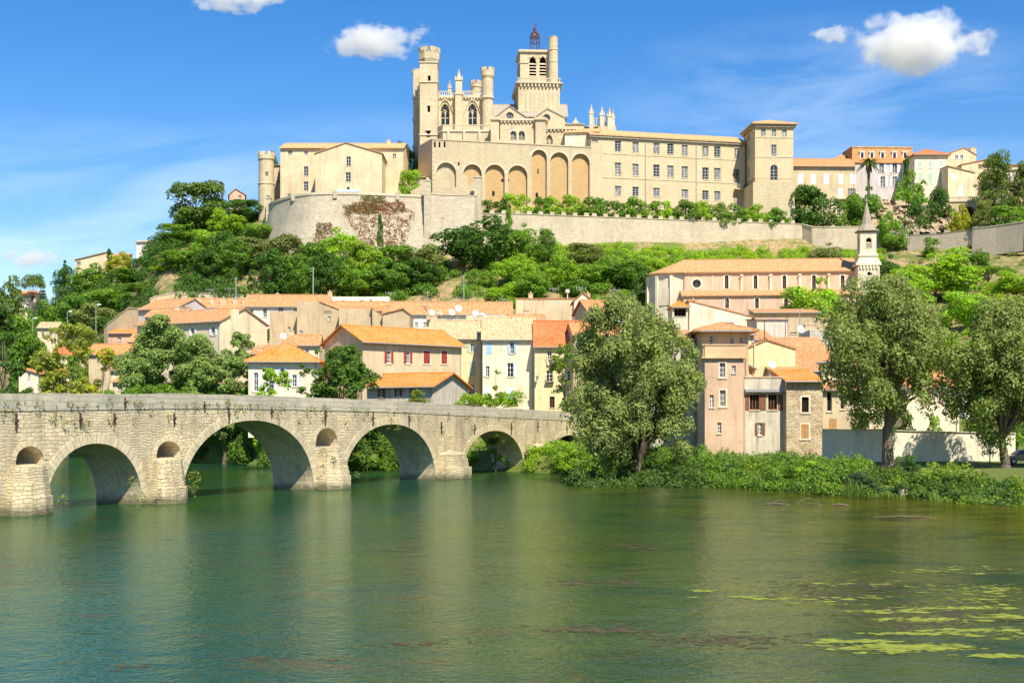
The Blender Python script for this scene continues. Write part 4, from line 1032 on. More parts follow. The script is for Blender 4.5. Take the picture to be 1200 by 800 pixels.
def cathedral():
    root = thing('cathedral', 'large pale gothic cathedral with crenellated towers crowning the hill', 'cathedral', (XY(580, 345).x, 345, 60))
    zb = 58.0
    # -- west tower pair on the left
    b = Block(492, 340, 512.6, 0, 6.6, zb, 72); fa = b.front; ops = [fa.rect(503, 92.4, 3.2, 8, 'round', rec=.6), fa.rect(502.6, 128, 3, 7, rec=.6), fa.rect(502, 157, 4, 8, rec=.6)]
    m = MB(); walls(m, b, dict(F=ops), None, 0); t = mk(root, 'west_tower', m)
    for o in ops: d = MB(); d.face([fa.pt(*q, -.58) for q in outline(o)][::-1]); d.build('opening', M['dark'], t)
    for py in (96, 158, 73): tr = MB(); z = ZY(py, 340); [bar(tr, b.side(k), -.12, b.side(k).L + .12, z - .18, z + .18, 0.003, .22) for k in 'FRL']; tr.build('string_course', M['trim'], t)
    for i, (px, py, w, h) in enumerate(((502, 152.6, 7, 1.4), (502.6, 123.8, 4.2, .9))): tr = MB(); o = fa.rect(px, py, w, h); bar(tr, fa, o['u0'], o['u1'], o['v0'], o['v1'], .002, .35); tr.build('hood', M['trim'], t)
    # octagonal crown with machicolation
    c = b.center(); z0, z1, z2 = ZY(73, 342), ZY(66, 342), ZY(58.5, 342); k = MB(); r8 = 5.5 / 2 * 1.36
    k.lathe(c, [(b.W * .52, z0 - .6), (b.W * .62, z0 + .8), (b.W * .62, z1 + 1.2), (b.W * .56, z1 + 1.2), (b.W * .56, z1)], 8, R(22.5), R(382.5)); crenel_ring(k, c, b.W * .60, z1 + 1.2, 8, 1.1, 1.6, .5)
    mk(t, 'crown', k)
    for i in range(16): pass
    # north-west tower behind, west front between them, seen edge on
    b2 = Block(484.2, 352, 492.5, 0, 6.5, zb, 82); m = MB(); walls(m, b2, {}, None, 0); t2 = mk(root, 'west_tower', m); k = MB(); z = ZY(82, 352); k.lathe(b2.center(), [(b2.W * .7, z - 1), (b2.W * .85, z), (b2.W * .85, z + .8)], 8, R(22.5), R(382.5)); mk(t2, 'crown', k); k2 = MB()
    for py in (115, 140, 172): zz = ZY(py, 352); [bar(k2, b2.side(s), -.1, b2.side(s).L + .1, zz - .2, zz + .2, .003, .25) for s in 'FL']
    k2.build('trim_moulding', M['trim'], t2)
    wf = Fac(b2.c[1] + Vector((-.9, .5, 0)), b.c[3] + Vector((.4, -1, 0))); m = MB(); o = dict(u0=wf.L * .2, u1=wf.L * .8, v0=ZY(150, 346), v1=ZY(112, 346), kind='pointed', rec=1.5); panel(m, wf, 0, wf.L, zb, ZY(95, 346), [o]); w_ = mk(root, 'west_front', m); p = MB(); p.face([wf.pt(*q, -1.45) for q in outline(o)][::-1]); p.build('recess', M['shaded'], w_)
    # -- choir bay with two traceried windows
    bc = Block(512.0, 346, 577, 0, 16, zb, 113); fa = bc.front
    ops = [fa.rect(521.6, 134.5, 10.4, 26, 'pointed', rec=.9), fa.rect(553.6, 134.5, 10.4, 26, 'pointed', rec=.9)]
    m = MB(); walls(m, bc, dict(F=ops), 'flat', 0); ch = mk(root, 'choir', m)
    rf = MB(); rf.face([Vector((p.x, p.y, bc.ze - .3)) for p in bc.c]); mk(ch, 'flat_roof', rf, 'lead')
    for o in ops: gothic_window(ch, fa, o, 2)
    q = MB(); z = bc.ze; [bar(q, bc.side(s), -.2, bc.side(s).L + .2, z - .5, z + .1, .004, .45) for s in 'FL']; corbels(q, fa, 0, fa.L, z - .5, .4, .35, .8, .4); mk(ch, 'cornice', q, 'trim')
    q = MB(); balustrade(q, fa, .2, fa.L - 3, z + .1, 1.3); mk(ch, 'balustrade', q, 'trim')
    # arched hood moulds over the windows
    q = MB()
    for o in ops:
        u0, u1 = o['u0'] - 1.2, o['u1'] + 1.2; pts = [(lerp(u0, u1, i / 14), o['v1'] - 3.2 + 4.0 * math.sin(math.pi * i / 14)) for i in range(15)]
        for (a, b_), (c_, d_) in zip(pts, pts[1:]): q.hexa([fa.pt(a, b_, .003), fa.pt(c_, d_, .003), fa.pt(c_, d_, .4), fa.pt(a, b_, .4)], [fa.pt(a, b_ + .35, .003), fa.pt(c_, d_ + .35, .003), fa.pt(c_, d_ + .35, .4), fa.pt(a, b_ + .35, .4)])
    mk(ch, 'hood_trim', q, 'trim')
    # buttress with its pinnacle between the windows
    q = MB(); p_ = XY(537.8, 345); bw = 8.2 / FPX * 345; q.box(p_, Vector((1, 0, 0)), Vector((0, 1, 0)), bw, 2.0, zb, ZY(112, 345)); bt = mk(root, 'buttress', q)
    q = MB(); z_ = ZY(112, 345); q.box(p_, Vector((1, 0, 0)), Vector((0, 1, 0)), bw + .5, 2.4, z_, z_ + .35); pinnacle(q, p_, bw * .92, z_ + .35, ZY(95, 345), ZY(82, 345)); mk(bt, 'pinnacle', q, 'trim')
    q = MB(); pinnacle(q, XY(527, 352), .9, ZY(110, 352), ZY(104, 352), ZY(95.5, 352)); mk(root, 'pinnacle', q, 'trim')
    q = MB(); c = XY(558, 356); r = 6.2 / FPX * 356; q.lathe(c, [(r, ZY(120, 356)), (r, ZY(104, 356)), (r * 1.12, ZY(103, 356)), (r * 1.12, ZY(99, 356))], 12); crenel_ring(q, c, r * 1.12, ZY(99, 356), 8, .9, .7); mk(root, 'turret', q)
    # round stair turret
    q = MB(); c = XY(571.3, 345); r = 6.6 / FPX * 345
    q.lathe(c, [(r, zb), (r, ZY(117.5, 345)), (r * 1.22, ZY(116, 345)), (r * 1.22, ZY(115, 345)), (r * 1.02, ZY(113.6, 345)), (r, ZY(93, 345)), (r * 1.2, ZY(90, 345)), (r * 1.2, ZY(84.5, 345)), (r * 1.02, ZY(84.5, 345)), (r * 1.02, ZY(87, 345))], 18)
    crenel_ring(q, c, r * 1.2, ZY(84.5, 345), 8, 1.0, .85); mk(root, 'turret', q)
    # lower gallery with balustrade round the foot of the choir
    bg = Block(519, 338, 577, 0, 9, zb, 153); m = MB(); walls(m, bg, {}, 'flat', 0); lg = Fac(XY(511.5, 341.5), bg.c[0]); panel(m, lg, 0, lg.L, zb, bg.ze); m.face([Vector((p.x, p.y, bg.ze)) for p in bg.c] ); m.face([lg.pt(0, bg.ze), bg.front.pt(0, bg.ze), Vector((bg.c[3].x, bg.c[3].y, bg.ze))]); g = mk(root, 'gallery', m)
    q = MB(); balustrade(q, bg.front, 0, bg.W, bg.ze, 1.5, .6); balustrade(q, lg, 0, lg.L, bg.ze, 1.5, .6); bar(q, bg.front, -.1, bg.W, bg.ze - .35, bg.ze, .003, .25); bar(q, lg, 0, lg.L, bg.ze - .35, bg.ze, .003, .25); mk(g, 'balustrade', q, 'trim')
    for px in (525.5, 544, 562): q = MB(); o = bg.front.rect(px, 160, 2.6, 14); bar(q, bg.front, o['u0'], o['u1'], zb, bg.ze - .3, .003, .5); mk(g, 'pilaster', q, 'trim')
    q = MB(); p_ = XY(509.6, 341); q.box(p_, Vector((1, 0, 0)), Vector((0, 1, 0)), 1.3, 1.6, zb, ZY(162, 341))
    for i in range(5): zz = ZY(163 - 5 * i, 341); q.box(p_, Vector((1, 0, 0)), Vector((0, 1, 0)), 1.5 - .12 * i, 1.8 - .2 * i, zz, zz + .75)
    mk(root, 'buttress', q, 'trim')
    # -- nave chapels with gables and rose windows
    bn = Block(576, 335, 640, 0, 14, zb, 141); fa = bn.front
    ops = [fa.rect(601.6, 158.8, 7.2, 10.5, 'round', rec=.55), fa.rect(611.4, 158.8, 7.2, 10.5, 'round', rec=.55)]
    m = MB(); walls(m, bn, dict(F=ops), 'flat', 0); n_ = mk(root, 'nave', m)
    for o in ops: window(n_, fa, o, 'trim', 'curtain', cols=2, rows=2, surround='trim', sw=.3)
    q = MB(); z = bn.ze; bar(q, fa, -.3, fa.L + .3, z - .2, z + .35, .004, .55); bar(q, bn.right, 0, 6, z - .2, z + .35, .004, .5); corbels(q, fa, 0, fa.L, z - .2, .5, .4, .95, .45); mk(n_, 'cornice', q, 'trim')
    for px, w in ((580, 9.6), (633, 11.2)): q = MB(); o = fa.rect(px, 150, w, 10); bar(q, fa, o['u0'], o['u1'], zb, z - .2, .004, 1.1); bar(q, fa, o['u0'] - .2, o['u1'] + .2, z - .2, z + .5, .56, 1.5); mk(n_, 'buttress', q)
    o = fa.rect(585.5, 152, 1.0, 22); q = MB(); bar(q, fa, o['u0'], o['u1'], o['v0'], o['v1'], .01, .14); q.build('downpipe', M['iron'], n_)
    for l, r, ap, apx, ro, ry, ba in ((579.5, 617.5, 125, 597, 597.4, 136, 141), (626, 662, 128, 641.5, 640.4, 138.4, 141)):
        bb = Block(l, 340, r, 0, 15, zb, 138.5); m = MB(); rise = ZY(ap, 340) - bb.ze; fr = (apx - l) / (r - l)
        oc = bb.front.rect(ro, ry, 9, 9, 'circle', rec=.35)
        zt = oc['v1'] + .12; hw = .5
        # gable front cut so that the round window sits in its own square
        f = bb.front; zl = bb.ze; u_ap = bb.W * fr; a0, a1 = oc['u0'] - .12, oc['u1'] + .12; zlo = oc['v0'] - .12
        def gzv(u): return zl + rise * (u / u_ap if u < u_ap else (bb.W - u) / (bb.W - u_ap))
        panel(m, f, a0, a1, zlo, zt, [oc]); panel(m, f, a0, a1, zb, zlo); panel(m, f, 0, a0, zb, zl); panel(m, f, a1, bb.W, zb, zl)
        m.face([f.pt(0, zl), f.pt(a0, zl), f.pt(a0, gzv(a0))]); m.face([f.pt(a1, zl), f.pt(bb.W, zl), f.pt(a1, gzv(a1))]); m.face([f.pt(a0, zt), f.pt(a1, zt), f.pt(a1, gzv(a1)), f.pt(u_ap, zl + rise), f.pt(a0, gzv(a0))])
        for s in 'RL': panel(m, bb.side(s), 0, bb.D, zb, zl)
        gb = mk(n_, 'gable', m)
        q = MB(); roof(q, bb.A, bb.U, bb.V, bb.W, bb.D, zl + .02, 'perp', rise, .25, .25, fr, .2); mk(gb, 'gable_roof', q, 'lead')
        window(gb, f, oc, 'trim', 'curtain', cols=1, rows=1, surround='trim', ft=.12, sw=.25)
    q = MB(); bb = Block(577, 350, 665, 0, 14, zb, 137); roof(q, bb.A, bb.U, bb.V, bb.W, bb.D, bb.ze, 'par', ZY(124, 357) - bb.ze, .2, .3); mk(root, 'nave_roof', q, 'lead')
    # east chapels stepping down to the right
    be = Block(638, 337, 675, 0, 14, zb, 151.5); fa = be.front; ops = [fa.rect(643.8, 163.5, 8, 11, 'pointed', rec=.5)]; m = MB(); walls(m, be, dict(F=ops), 'flat', 0); e_ = mk(root, 'east_chapel', m); gothic_window(e_, fa, ops[0], 2)
    q = MB(); q.face([Vector((p.x, p.y, be.ze)) for p in be.c]); bar(q, fa, 0, fa.L, be.ze - .1, be.ze + .3, .004, .5); corbels(q, fa, 0, fa.L, be.ze - .1, .5, .4, 1.0, .4); mk(e_, 'cornice', q, 'trim')
    for l, r, ey, Y, rise in ((661, 684, 146, 343, 1.0), (672, 700, 149.5, 346, .8)):
        bb = Block(l, Y, r, 0, 9, zb, ey); m = MB(); walls(m, bb, {}, 'par', rise); k = mk(root, 'east_chapel', m); q = MB(); roof(q, bb.A, bb.U, bb.V, bb.W, bb.D, bb.ze, 'par', rise, .3, .2); mk(k, 'chapel_roof', q, 'lead')
    for px, py, w in ((660.5, 143.5, 1.0), (674.5, 143, 1.3)): q = MB(); pinnacle(q, XY(px, 344), w, ZY(151, 344), ZY(py + 2.5, 344), ZY(py - 4, 344)); mk(root, 'pinnacle', q, 'trim')
    # -- belfry tower
    th = 4.0
    bl = Block(607.5, 352, 656.0, th, 15.5, zb, 97.5); bl_l = Block(607.5, 352, 656, th, 15.5, zb, 97.5)
    m = MB(); walls(m, bl, {}, None, 0); tw = mk(root, 'bell_tower', m)
    q = MB(); z = bl.ze
    for s in 'FRL': f = bl.side(s); bar(q, f, -.5, f.L + .5, z - .1, z + .25, .004, .75); corbels(q, f, 0, f.L, z - .1, .9, .45, 1.0, .6); balustrade(q, f, -.4, f.L + .4, z + .25, 1.2, .5)
    fc = [Vector((p.x, p.y, z + .3)) for p in bl.c]; q.face(fc); mk(tw, 'gallery', q, 'trim')
    q = MB()
    for s in 'FL':
        f = bl.side(s); u = .8
        while u < f.L - .6: bar(q, f, u, u + .22, z - 7.4, z - 1.0, .003, .12); u += 1.25
        bar(q, f, 0, f.L, z - 7.9, z - 7.45, .003, .18); corbels(q, f, 0, f.L, z - 7.9, .5, .4, 1.0, .3)
    mk(tw, 'blind_arcade', q)
    bu = Block(609.6, 354, 643.2, th, 10.5, z, 60); f = bu.front
    ops = [f.rect(624.3, 78.5, 8, 24, 'pointed', rec=.8), f.rect(636.2, 78.5, 8, 24, 'pointed', rec=.8)]; lops = [dict(u0=bu.D * .2, u1=bu.D * .42, v0=ops[0]['v0'], v1=ops[0]['v1'], kind='pointed', rec=.8), dict(u0=bu.D * .58, u1=bu.D * .8, v0=ops[0]['v0'], v1=ops[0]['v1'], kind='pointed', rec=.8)]
    m = MB(); walls(m, bu, dict(F=ops, L=lops), None, 0); up = mk(root, 'belfry', m)
    for o in ops: louvre_window(up, f, o)
    for o in lops: louvre_window(up, bu.left, o)
    q = MB(); zt = bu.ze
    for s in 'FRL': g = bu.side(s); bar(q, g, -.3, g.L + .3, zt - .3, zt + .35, .004, .5); zz = ZY(73.5, 354); bar(q, g, 0, .3 + g.L * .25 if s == 'F' else g.L, zz - .15, zz + .15, .003, .2)
    for o in ops:
        ol = outline(o); out = shrink(ol, -.5)
        for i in range(3, len(ol) - 4): q.quad(f.pt(*ol[i], .22), f.pt(*ol[i + 1], .22), f.pt(*out[i + 1], .22), f.pt(*out[i], .22)); q.quad(f.pt(*out[i], .22), f.pt(*out[i + 1], .22), f.pt(*out[i + 1], .0), f.pt(*out[i], 0))
    q.face([Vector((p.x, p.y, zt + .2)) for p in bu.c]); mk(up, 'cornice', q, 'trim')
    q = MB(); c = XY(648.3, 353.5); r = 5.4 / FPX * 353.5
    q.lathe(c, [(r * 1.1, z), (r * 1.02, ZY(74, 353.5)), (r * 1.1, ZY(73.5, 353.5)), (r * 1.1, ZY(72.6, 353.5)), (r, ZY(72, 353.5)), (r, ZY(60, 353.5)), (r * 1.1, ZY(59.4, 353.5)), (r * 1.1, ZY(58.6, 353.5)), (r, ZY(58, 353.5)), (r * .97, ZY(45, 353.5)), (r * 1.04, ZY(44.4, 353.5)), (r * 1.04, ZY(43.7, 353.5)), (r * .8, ZY(43.7, 353.5)), (r * .8, ZY(46, 353.5))], 14); mk(root, 'stair_turret', q)
    # wrought-iron bell cage with its bell and weather vane
    q = MB(); c = XY(626.8, 359); s_ = 359 / FPX; zc = zt + .2
    def zz(py): return ZY(py, 359)
    for i in range(8):
        a = R(45 * i + 22); d = Vector((math.cos(a), math.sin(a), 0)); q.tube(c + d * (6 * s_) + Z * zc, c + d * (5.6 * s_) + Z * zz(44.5), .14, .14, 5)
        pts = [c + d * (5.6 * s_) + Z * zz(44.5), c + d * (4.6 * s_) + Z * zz(40.5), c + d * (2.0 * s_) + Z * zz(37.5), c + d * (1.3 * s_) + Z * zz(35)]; q.path(pts, [.16, .15, .14, .13], 5)
    for py, r in ((44.5, 5.8), (50, 5.7), (40.5, 4.7), (35.5, 1.8)):
        for i in range(12): a, b_ = R(30 * i), R(30 * i + 30); q.tube(c + Vector((math.cos(a), math.sin(a), 0)) * (r * s_) + Z * zz(py), c + Vector((math.cos(b_), math.sin(b_), 0)) * (r * s_) + Z * zz(py), .12, .12, 4)
    q.tube(c + Z * zz(35.5), c + Z * zz(26), .1, .05, 5); q.ball((c.x, c.y, zz(34.6)), 2.2 * s_, 8, 5); q.hexa(*[[Vector((c.x + a * s_, c.y + e, zz(py))) for a, e in ((0, -.05), (2.8, -.05), (2.8, .05), (0, .05))] for py in (30, 28.4)]); cg = q.build('bell_cage', M['cage'], root)
    q = MB(); q.lathe(c, [(.01, zz(42)), (.9, zz(42.2)), (.75, zz(41)), (.55, zz(39.8)), (.2, zz(39.2))][0:1] + [(1.0, zz(44)), (.75, zz(42.8)), (.6, zz(41)), (.25, zz(40)), (.01, zz(39.8))], 12); q.build('bell', M['bronze'], cg)
    # gothic buttress pinnacles behind the palace roof
    p1 = [(693, 124, 4.6, 344), (705.5, 126, 5.0, 344), (714.5, 127.5, 5.2, 344), (718.5, 130, 3.4, 350)]
    for px, py, w, Y in p1: q = MB(); pinnacle(q, XY(px, Y), w / FPX * Y, 60, ZY(py + 10, Y), ZY(py, Y)); mk(root, 'pinnacle', q, 'trim')
    q = MB(); fb = Fac(XY(693, 345), XY(716, 345)); balustrade(q, fb, 0, fb.L, ZY(147.5, 345), 2.0, .6); mk(root, 'balustrade', q, 'trim')
    q = MB(); bb = Block(688, 348, 722, 0, 8, 60, 147.5); walls(q, bb, {}, 'flat', 0); q.face([Vector((p.x, p.y, bb.ze)) for p in bb.c]); mk(root, 'cloister_wall', q)
cathedral()

# ---------------------------------------------------------------- bishop's palace (long wing and its square tower)
def palace():
    fa = Fac(XY(692.5, 332), XY(873, 341.9)); zb, ze = 55.0, ZY(158, 332) + .1
    root = thing('palace', 'long three-storey stone palace with rows of windows and a square corner tower', 'palace', (XY(780, 336).x, 336, 56))
    wl = [(724.2, 171.2), (744.8, 172.4), (769.3, 173.7), (785.7, 174.5), (802.4, 176.1), (826.7, 177.3), (840.6, 177.9)]
    ops = [fa.rect(x, y, 7.4, 12.5) for x, y in wl]
    ops += [fa.rect(x, y, 7.4, 14.2) for x, y in ((724.2, 197.6), (744.8, 199), (769.3, 200), (785.7, 201), (802.4, 202), (826.7, 203.3), (840.6, 204))]
    low = [(724.2, 223.4), (744.8, 224.4), (769.3, 225.6), (802.4, 227.4), (826.7, 228.6), (840.6, 229.4)]
    ops += [fa.rect(x, y, 7.4, 11) for x, y in low]
    ops += [fa.rect(697, 164.6, 8, 3.6), fa.rect(697.8, 190.6, 5.6, 14)]
    extra = [fa.rect(863.6, 179.4, 6, 11.5), fa.rect(863, 207, 7, 17)]
    m = MB(); panel(m, fa, 0, fa.L, zb, ze, ops + extra)
    bk = Fac(fa.pt(fa.L, 0, -12), fa.pt(0, 0, -12)); lf = Fac(bk.B, fa.A)
    panel(m, bk, 0, bk.L, zb, ze); panel(m, lf, 0, lf.L, zb, ze); rt = Fac(fa.B, bk.A); panel(m, rt, 0, rt.L, zb, ze)
    m.face([lf.pt(0, ze), lf.pt(lf.L, ze), lf.pt(lf.L * .5, ze + 2.3)]); m.face([rt.pt(0, ze), rt.pt(rt.L, ze), rt.pt(rt.L * .5, ze + 2.3)])
    m.build('wall', M['palace'], root)
    r = MB(); roof(r, fa.A, fa.U, -fa.N, fa.L, 12, ze + .02, 'par', 2.3, .7, .3, .5, .5); r.build('roof', M['tile_pale'], root)
    q = MB(); bar(q, fa, -.4, fa.L, ze - .75, ze - .3, .004, .5); bar(q, fa, -.4, fa.L, ze - 1.1, ze - .75, .004, .25); bar(q, lf, 0, lf.L, ze - .75, ze - .3, .004, .4); q.build('cornice', M['greystone'], root)
    q = MB()
    for py in (179.5, 207.5): z = fa.hit(700, py)[1]; u0 = fa.hit(707, py)[0]; bar(q, fa, u0, fa.L, z - .1, z + .1, .004, .1)
    o = fa.rect(699, 200, 13, 10); bar(q, fa, o['u0'], o['u1'], zb, fa.hit(693, 168)[1], .004, .06)
    q.build('trim_moulding', M['palace'], root)
    for px in (756.2, 815.8): q = MB(); u = fa.hit(px, 200)[0]; q.tube(fa.pt(u, zb, .12), fa.pt(u, ze - .6, .12), .09, None, 6); q.build('downpipe', M['zinc'], root)
    for i, o in enumerate(ops): window(root, fa, o, 'wood_white', 'curtain' if i % 3 else 'glass', rec=.28, cols=2, rows=4, surround='trim', sw=.12, ft=.1)
    window(root, fa, extra[0], 'wood_white', 'curtain', cols=2, rows=4, surround='trim'); window(root, fa, extra[1], 'sh_brown', 'curtain', cols=2, rows=3)
    # square tower
    b = Block(884.8, 333.5, 929.6, 4, 11.5, 55, 146); f = b.front; l = b.left
    fo = [f.rect(x, y, 5.4, 9.4) for x, y in ((894.5, 154.6), (906.9, 155.2), (919.2, 156))] + [f.rect(906.9, 177, 6, 15)] + [f.rect(907, 202, 8.4, 18, 'round')]
    lo = []
    lw = b.D
    for uu, py, h in ((.45, 158, 9.4), (.45, 177.4, 12), (.45, 200, 12)): z = ZY(py, 337); hh = h / 2 * 337 / FPX; lo.append(dict(u0=lw * uu - .85, u1=lw * uu + .85, v0=z - hh, v1=z + hh, kind='rect'))
    m = MB(); walls(m, b, dict(F=fo, L=lo), None, 0); t = m.build('corner_tower', M['palace'], root)
    for o in fo: window(t, f, o, 'wood_white', 'curtain' if o['kind'] != 'round' else 'glass', rec=.25, cols=2, rows=4, surround='trim', sw=.14)
    for o in lo: window(t, l, o, 'wood_white', 'curtain', rec=.25, cols=2, rows=3, surround='trim')
    r = MB(); roof(r, b.A, b.U, b.V, b.W, b.D, b.ze + .02, 'hip', 2.4, 1.0, .3); r.build('tower_roof', M['tile_pale'], t)
    q = MB()
    for s in 'FLR': g = b.side(s); bar(q, g, -.2, g.L + .2, b.ze - .7, b.ze - .05, .004, .55)
    q.build('tower_cornice', M['greystone'], t)
    for py in (160.8, 183.5):
        z = ZY(py, 333.5)
        for s in 'FL': q = MB(); bar(q, b.side(s), 0, b.side(s).L, z - .12, z + .12, .004, .1); q.build('string_course', M['trim'], t)
    # battered base with the balcony at its top
    b2 = Block(882.5, 331.2, 931.5, 4, 13, 50, 213.5); m = MB(); walls(m, b2, {}, 'flat', 0); m.face([Vector((p.x, p.y, b2.ze)) for p in b2.c]); bs_ = m.build('tower_base', M['arcade'], root)
    q = MB()
    for s in 'FL':
        g = b2.side(s); u = 0.05; bar(q, g, 0, g.L, b2.ze + 1.0, b2.ze + 1.06, -.12, -.06)
        while u < g.L: bar(q, g, u, u + .035, b2.ze, b2.ze + 1.0, -.11, -.07); u += .35
    q.build('railing', M['iron'], bs_)
    lb = Fac(fa.pt(fa.hit(857, 200)[0], 0), b2.c[3]); q = MB(); u = 0; zz = b2.ze
    q.hexa([fa.pt(fa.L - 3.2, zz - .25, .02), fa.pt(fa.L, zz - .25, .02), fa.pt(fa.L, zz - .25, 1.6), fa.pt(fa.L - 3.2, zz - .25, 1.6)], [fa.pt(fa.L - 3.2, zz, .02), fa.pt(fa.L, zz, .02), fa.pt(fa.L, zz, 1.6), fa.pt(fa.L - 3.2, zz, 1.6)])
    g2 = Fac(fa.pt(fa.L - 3.2, 0, 1.6), fa.pt(fa.L, 0, 1.6)); bar(q, g2, 0, g2.L, zz + 1, zz + 1.06, -.1, 0); u = 0
    while u < g2.L: bar(q, g2, u, u + .035, zz, zz + 1, -.08, -.04); u += .35
    q.build('balcony', M['trim'], root)
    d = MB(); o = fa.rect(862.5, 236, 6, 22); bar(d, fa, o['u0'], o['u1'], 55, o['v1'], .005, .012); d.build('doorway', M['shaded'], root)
palace()
# old wing just right of the nave, roof meets the palace
b = Block(662, 335, 702, -8, 9, 58, 155.5)
house('low cream building with a pale tiled gable roof wedged between cathedral and palace', b, 'palecream', 'tile_pale', 'par', 1.6, oh=.5, gutter=False, name='stone_building', cat='building', wins=[('F', 696, 165, 8, 4, dict(pane='glass', rows=1))])

# ---------------------------------------------------------------- old residence on the bastion
b = Block(328.5, 322, 472.5, 0, 15, 58, 173.5)
house('wide beige stone residence with pale tiled roof standing on the round bastion', b, 'gable', 'tile_pale', 'par', 2.6, oh=.6, name='stone_residence', cat='building', gutter=False, chim=((.86, .45, 1.0, 1.0),),
      wins=[('F', 340, 178.3, 5, 4), ('F', 358.6, 179, 4.5, 4), ('F', 462, 182.4, 4.6, 4), ('F', 358.6, 200.4, 5.4, 10.6), ('F', 358.6, 218, 5.4, 10.6), ('F', 339.6, 229, 6, 4)])
b = Block(352, 330, 438, 0, 12, 60, 169.5)
house('upper orange-roofed storey rising behind the wide residence on the bastion', b, 'gable', 'tile', 'par', 1.2, oh=.4, name='stone_building', cat='building', gutter=False)
b = Block(369.6, 312, 447.5, 0, 12, 58, 180.0)
gb_ = house('beige gable-fronted building with three stacked windows above the bastion parapet', b, 'gable', 'tile_pale', 'perp', ZY(167.6, 312) - ZY(180, 312), .46, oh=.35, name='gabled_building', cat='building', gutter=False,
      wins=[('F', 408.4, 189, 5.4, 11), ('F', 408, 207.5, 6, 11), ('F', 408, 220.7, 3.6, 3.6, dict(rows=1, cols=1)), ('L', 366.5, 200, 1.5, 6, dict(over=True)) ][:3])
m = MB(); f_ = b.front; o = f_.rect(408.5, 224.6, 27, 3.6); bq = [f_.pt(o['u0'], o['v0'], 1.6), f_.pt(o['u1'], o['v0'], 1.6), f_.pt(o['u1'], o['v1'], .003), f_.pt(o['u0'], o['v1'], .003)]; m.hexa(bq, [p + Z * .08 for p in bq]); m.build('awning', M['sh_blue'], gb_)
# round crenellated turret
def round_tower():
    c = XY(312.2, 327); s = 327 / FPX; r = 9.0 * s
    root = thing('round_tower', 'slim round stone tower with a crenellated top left of the residence', 'tower', (c.x, c.y, 55)); m = MB()
    zz = lambda py: ZY(py, 327)
    m.lathe(c, [(r * 1.03, 50), (r * 1.03, zz(217)), (r * 1.1, zz(216.4)), (r * 1.1, zz(215.4)), (r, zz(214.8)), (r * .97, zz(189)), (r * 1.08, zz(187.4)), (r * 1.08, zz(183)), (r * .94, zz(183)), (r * .94, zz(186))], 24); m.build('shaft', M['ashlar'], root, False)
    q = MB(); crenel_ring(q, c, r * 1.08, zz(183), 9, 4 * s, .95, .4); q.build('crenellation', M['trim'], root)
    q = MB(); d = (Vector((0.25, -1, 0))).normalized(); t = Vector((d.y, -d.x, 0)); p = c + d * (r * .97); q.hexa(*[[p + t * a + d * e + Z * zz(py) for a, e in ((-.3, -.2), (.3, -.2), (.3, .03), (-.3, .03))] for py in (208, 203)]); q.build('slit_window', M['dark'], root)
round_tower()
b = Block(318, 331, 331, 0, 9, 56, 194)
house('narrow two-window link house between the round tower and the residence', b, 'beige', 'tile', 'shed', 1.2, name='stone_building', cat='building', gutter=False, wins=[('F', 326.8, 206, 3.4, 6), ('F', 326.8, 213, 3.4, 5)])
b = Block(471, 322, 497, 0, 8, 56, 208)
house('low outbuilding with a small tiled roof at the foot of the west tower', b, 'beige', 'tile_pale', 'shed', 1.3, name='outbuilding', cat='outbuilding', gutter=False, wins=[('F', 489, 214, 4, 6)])

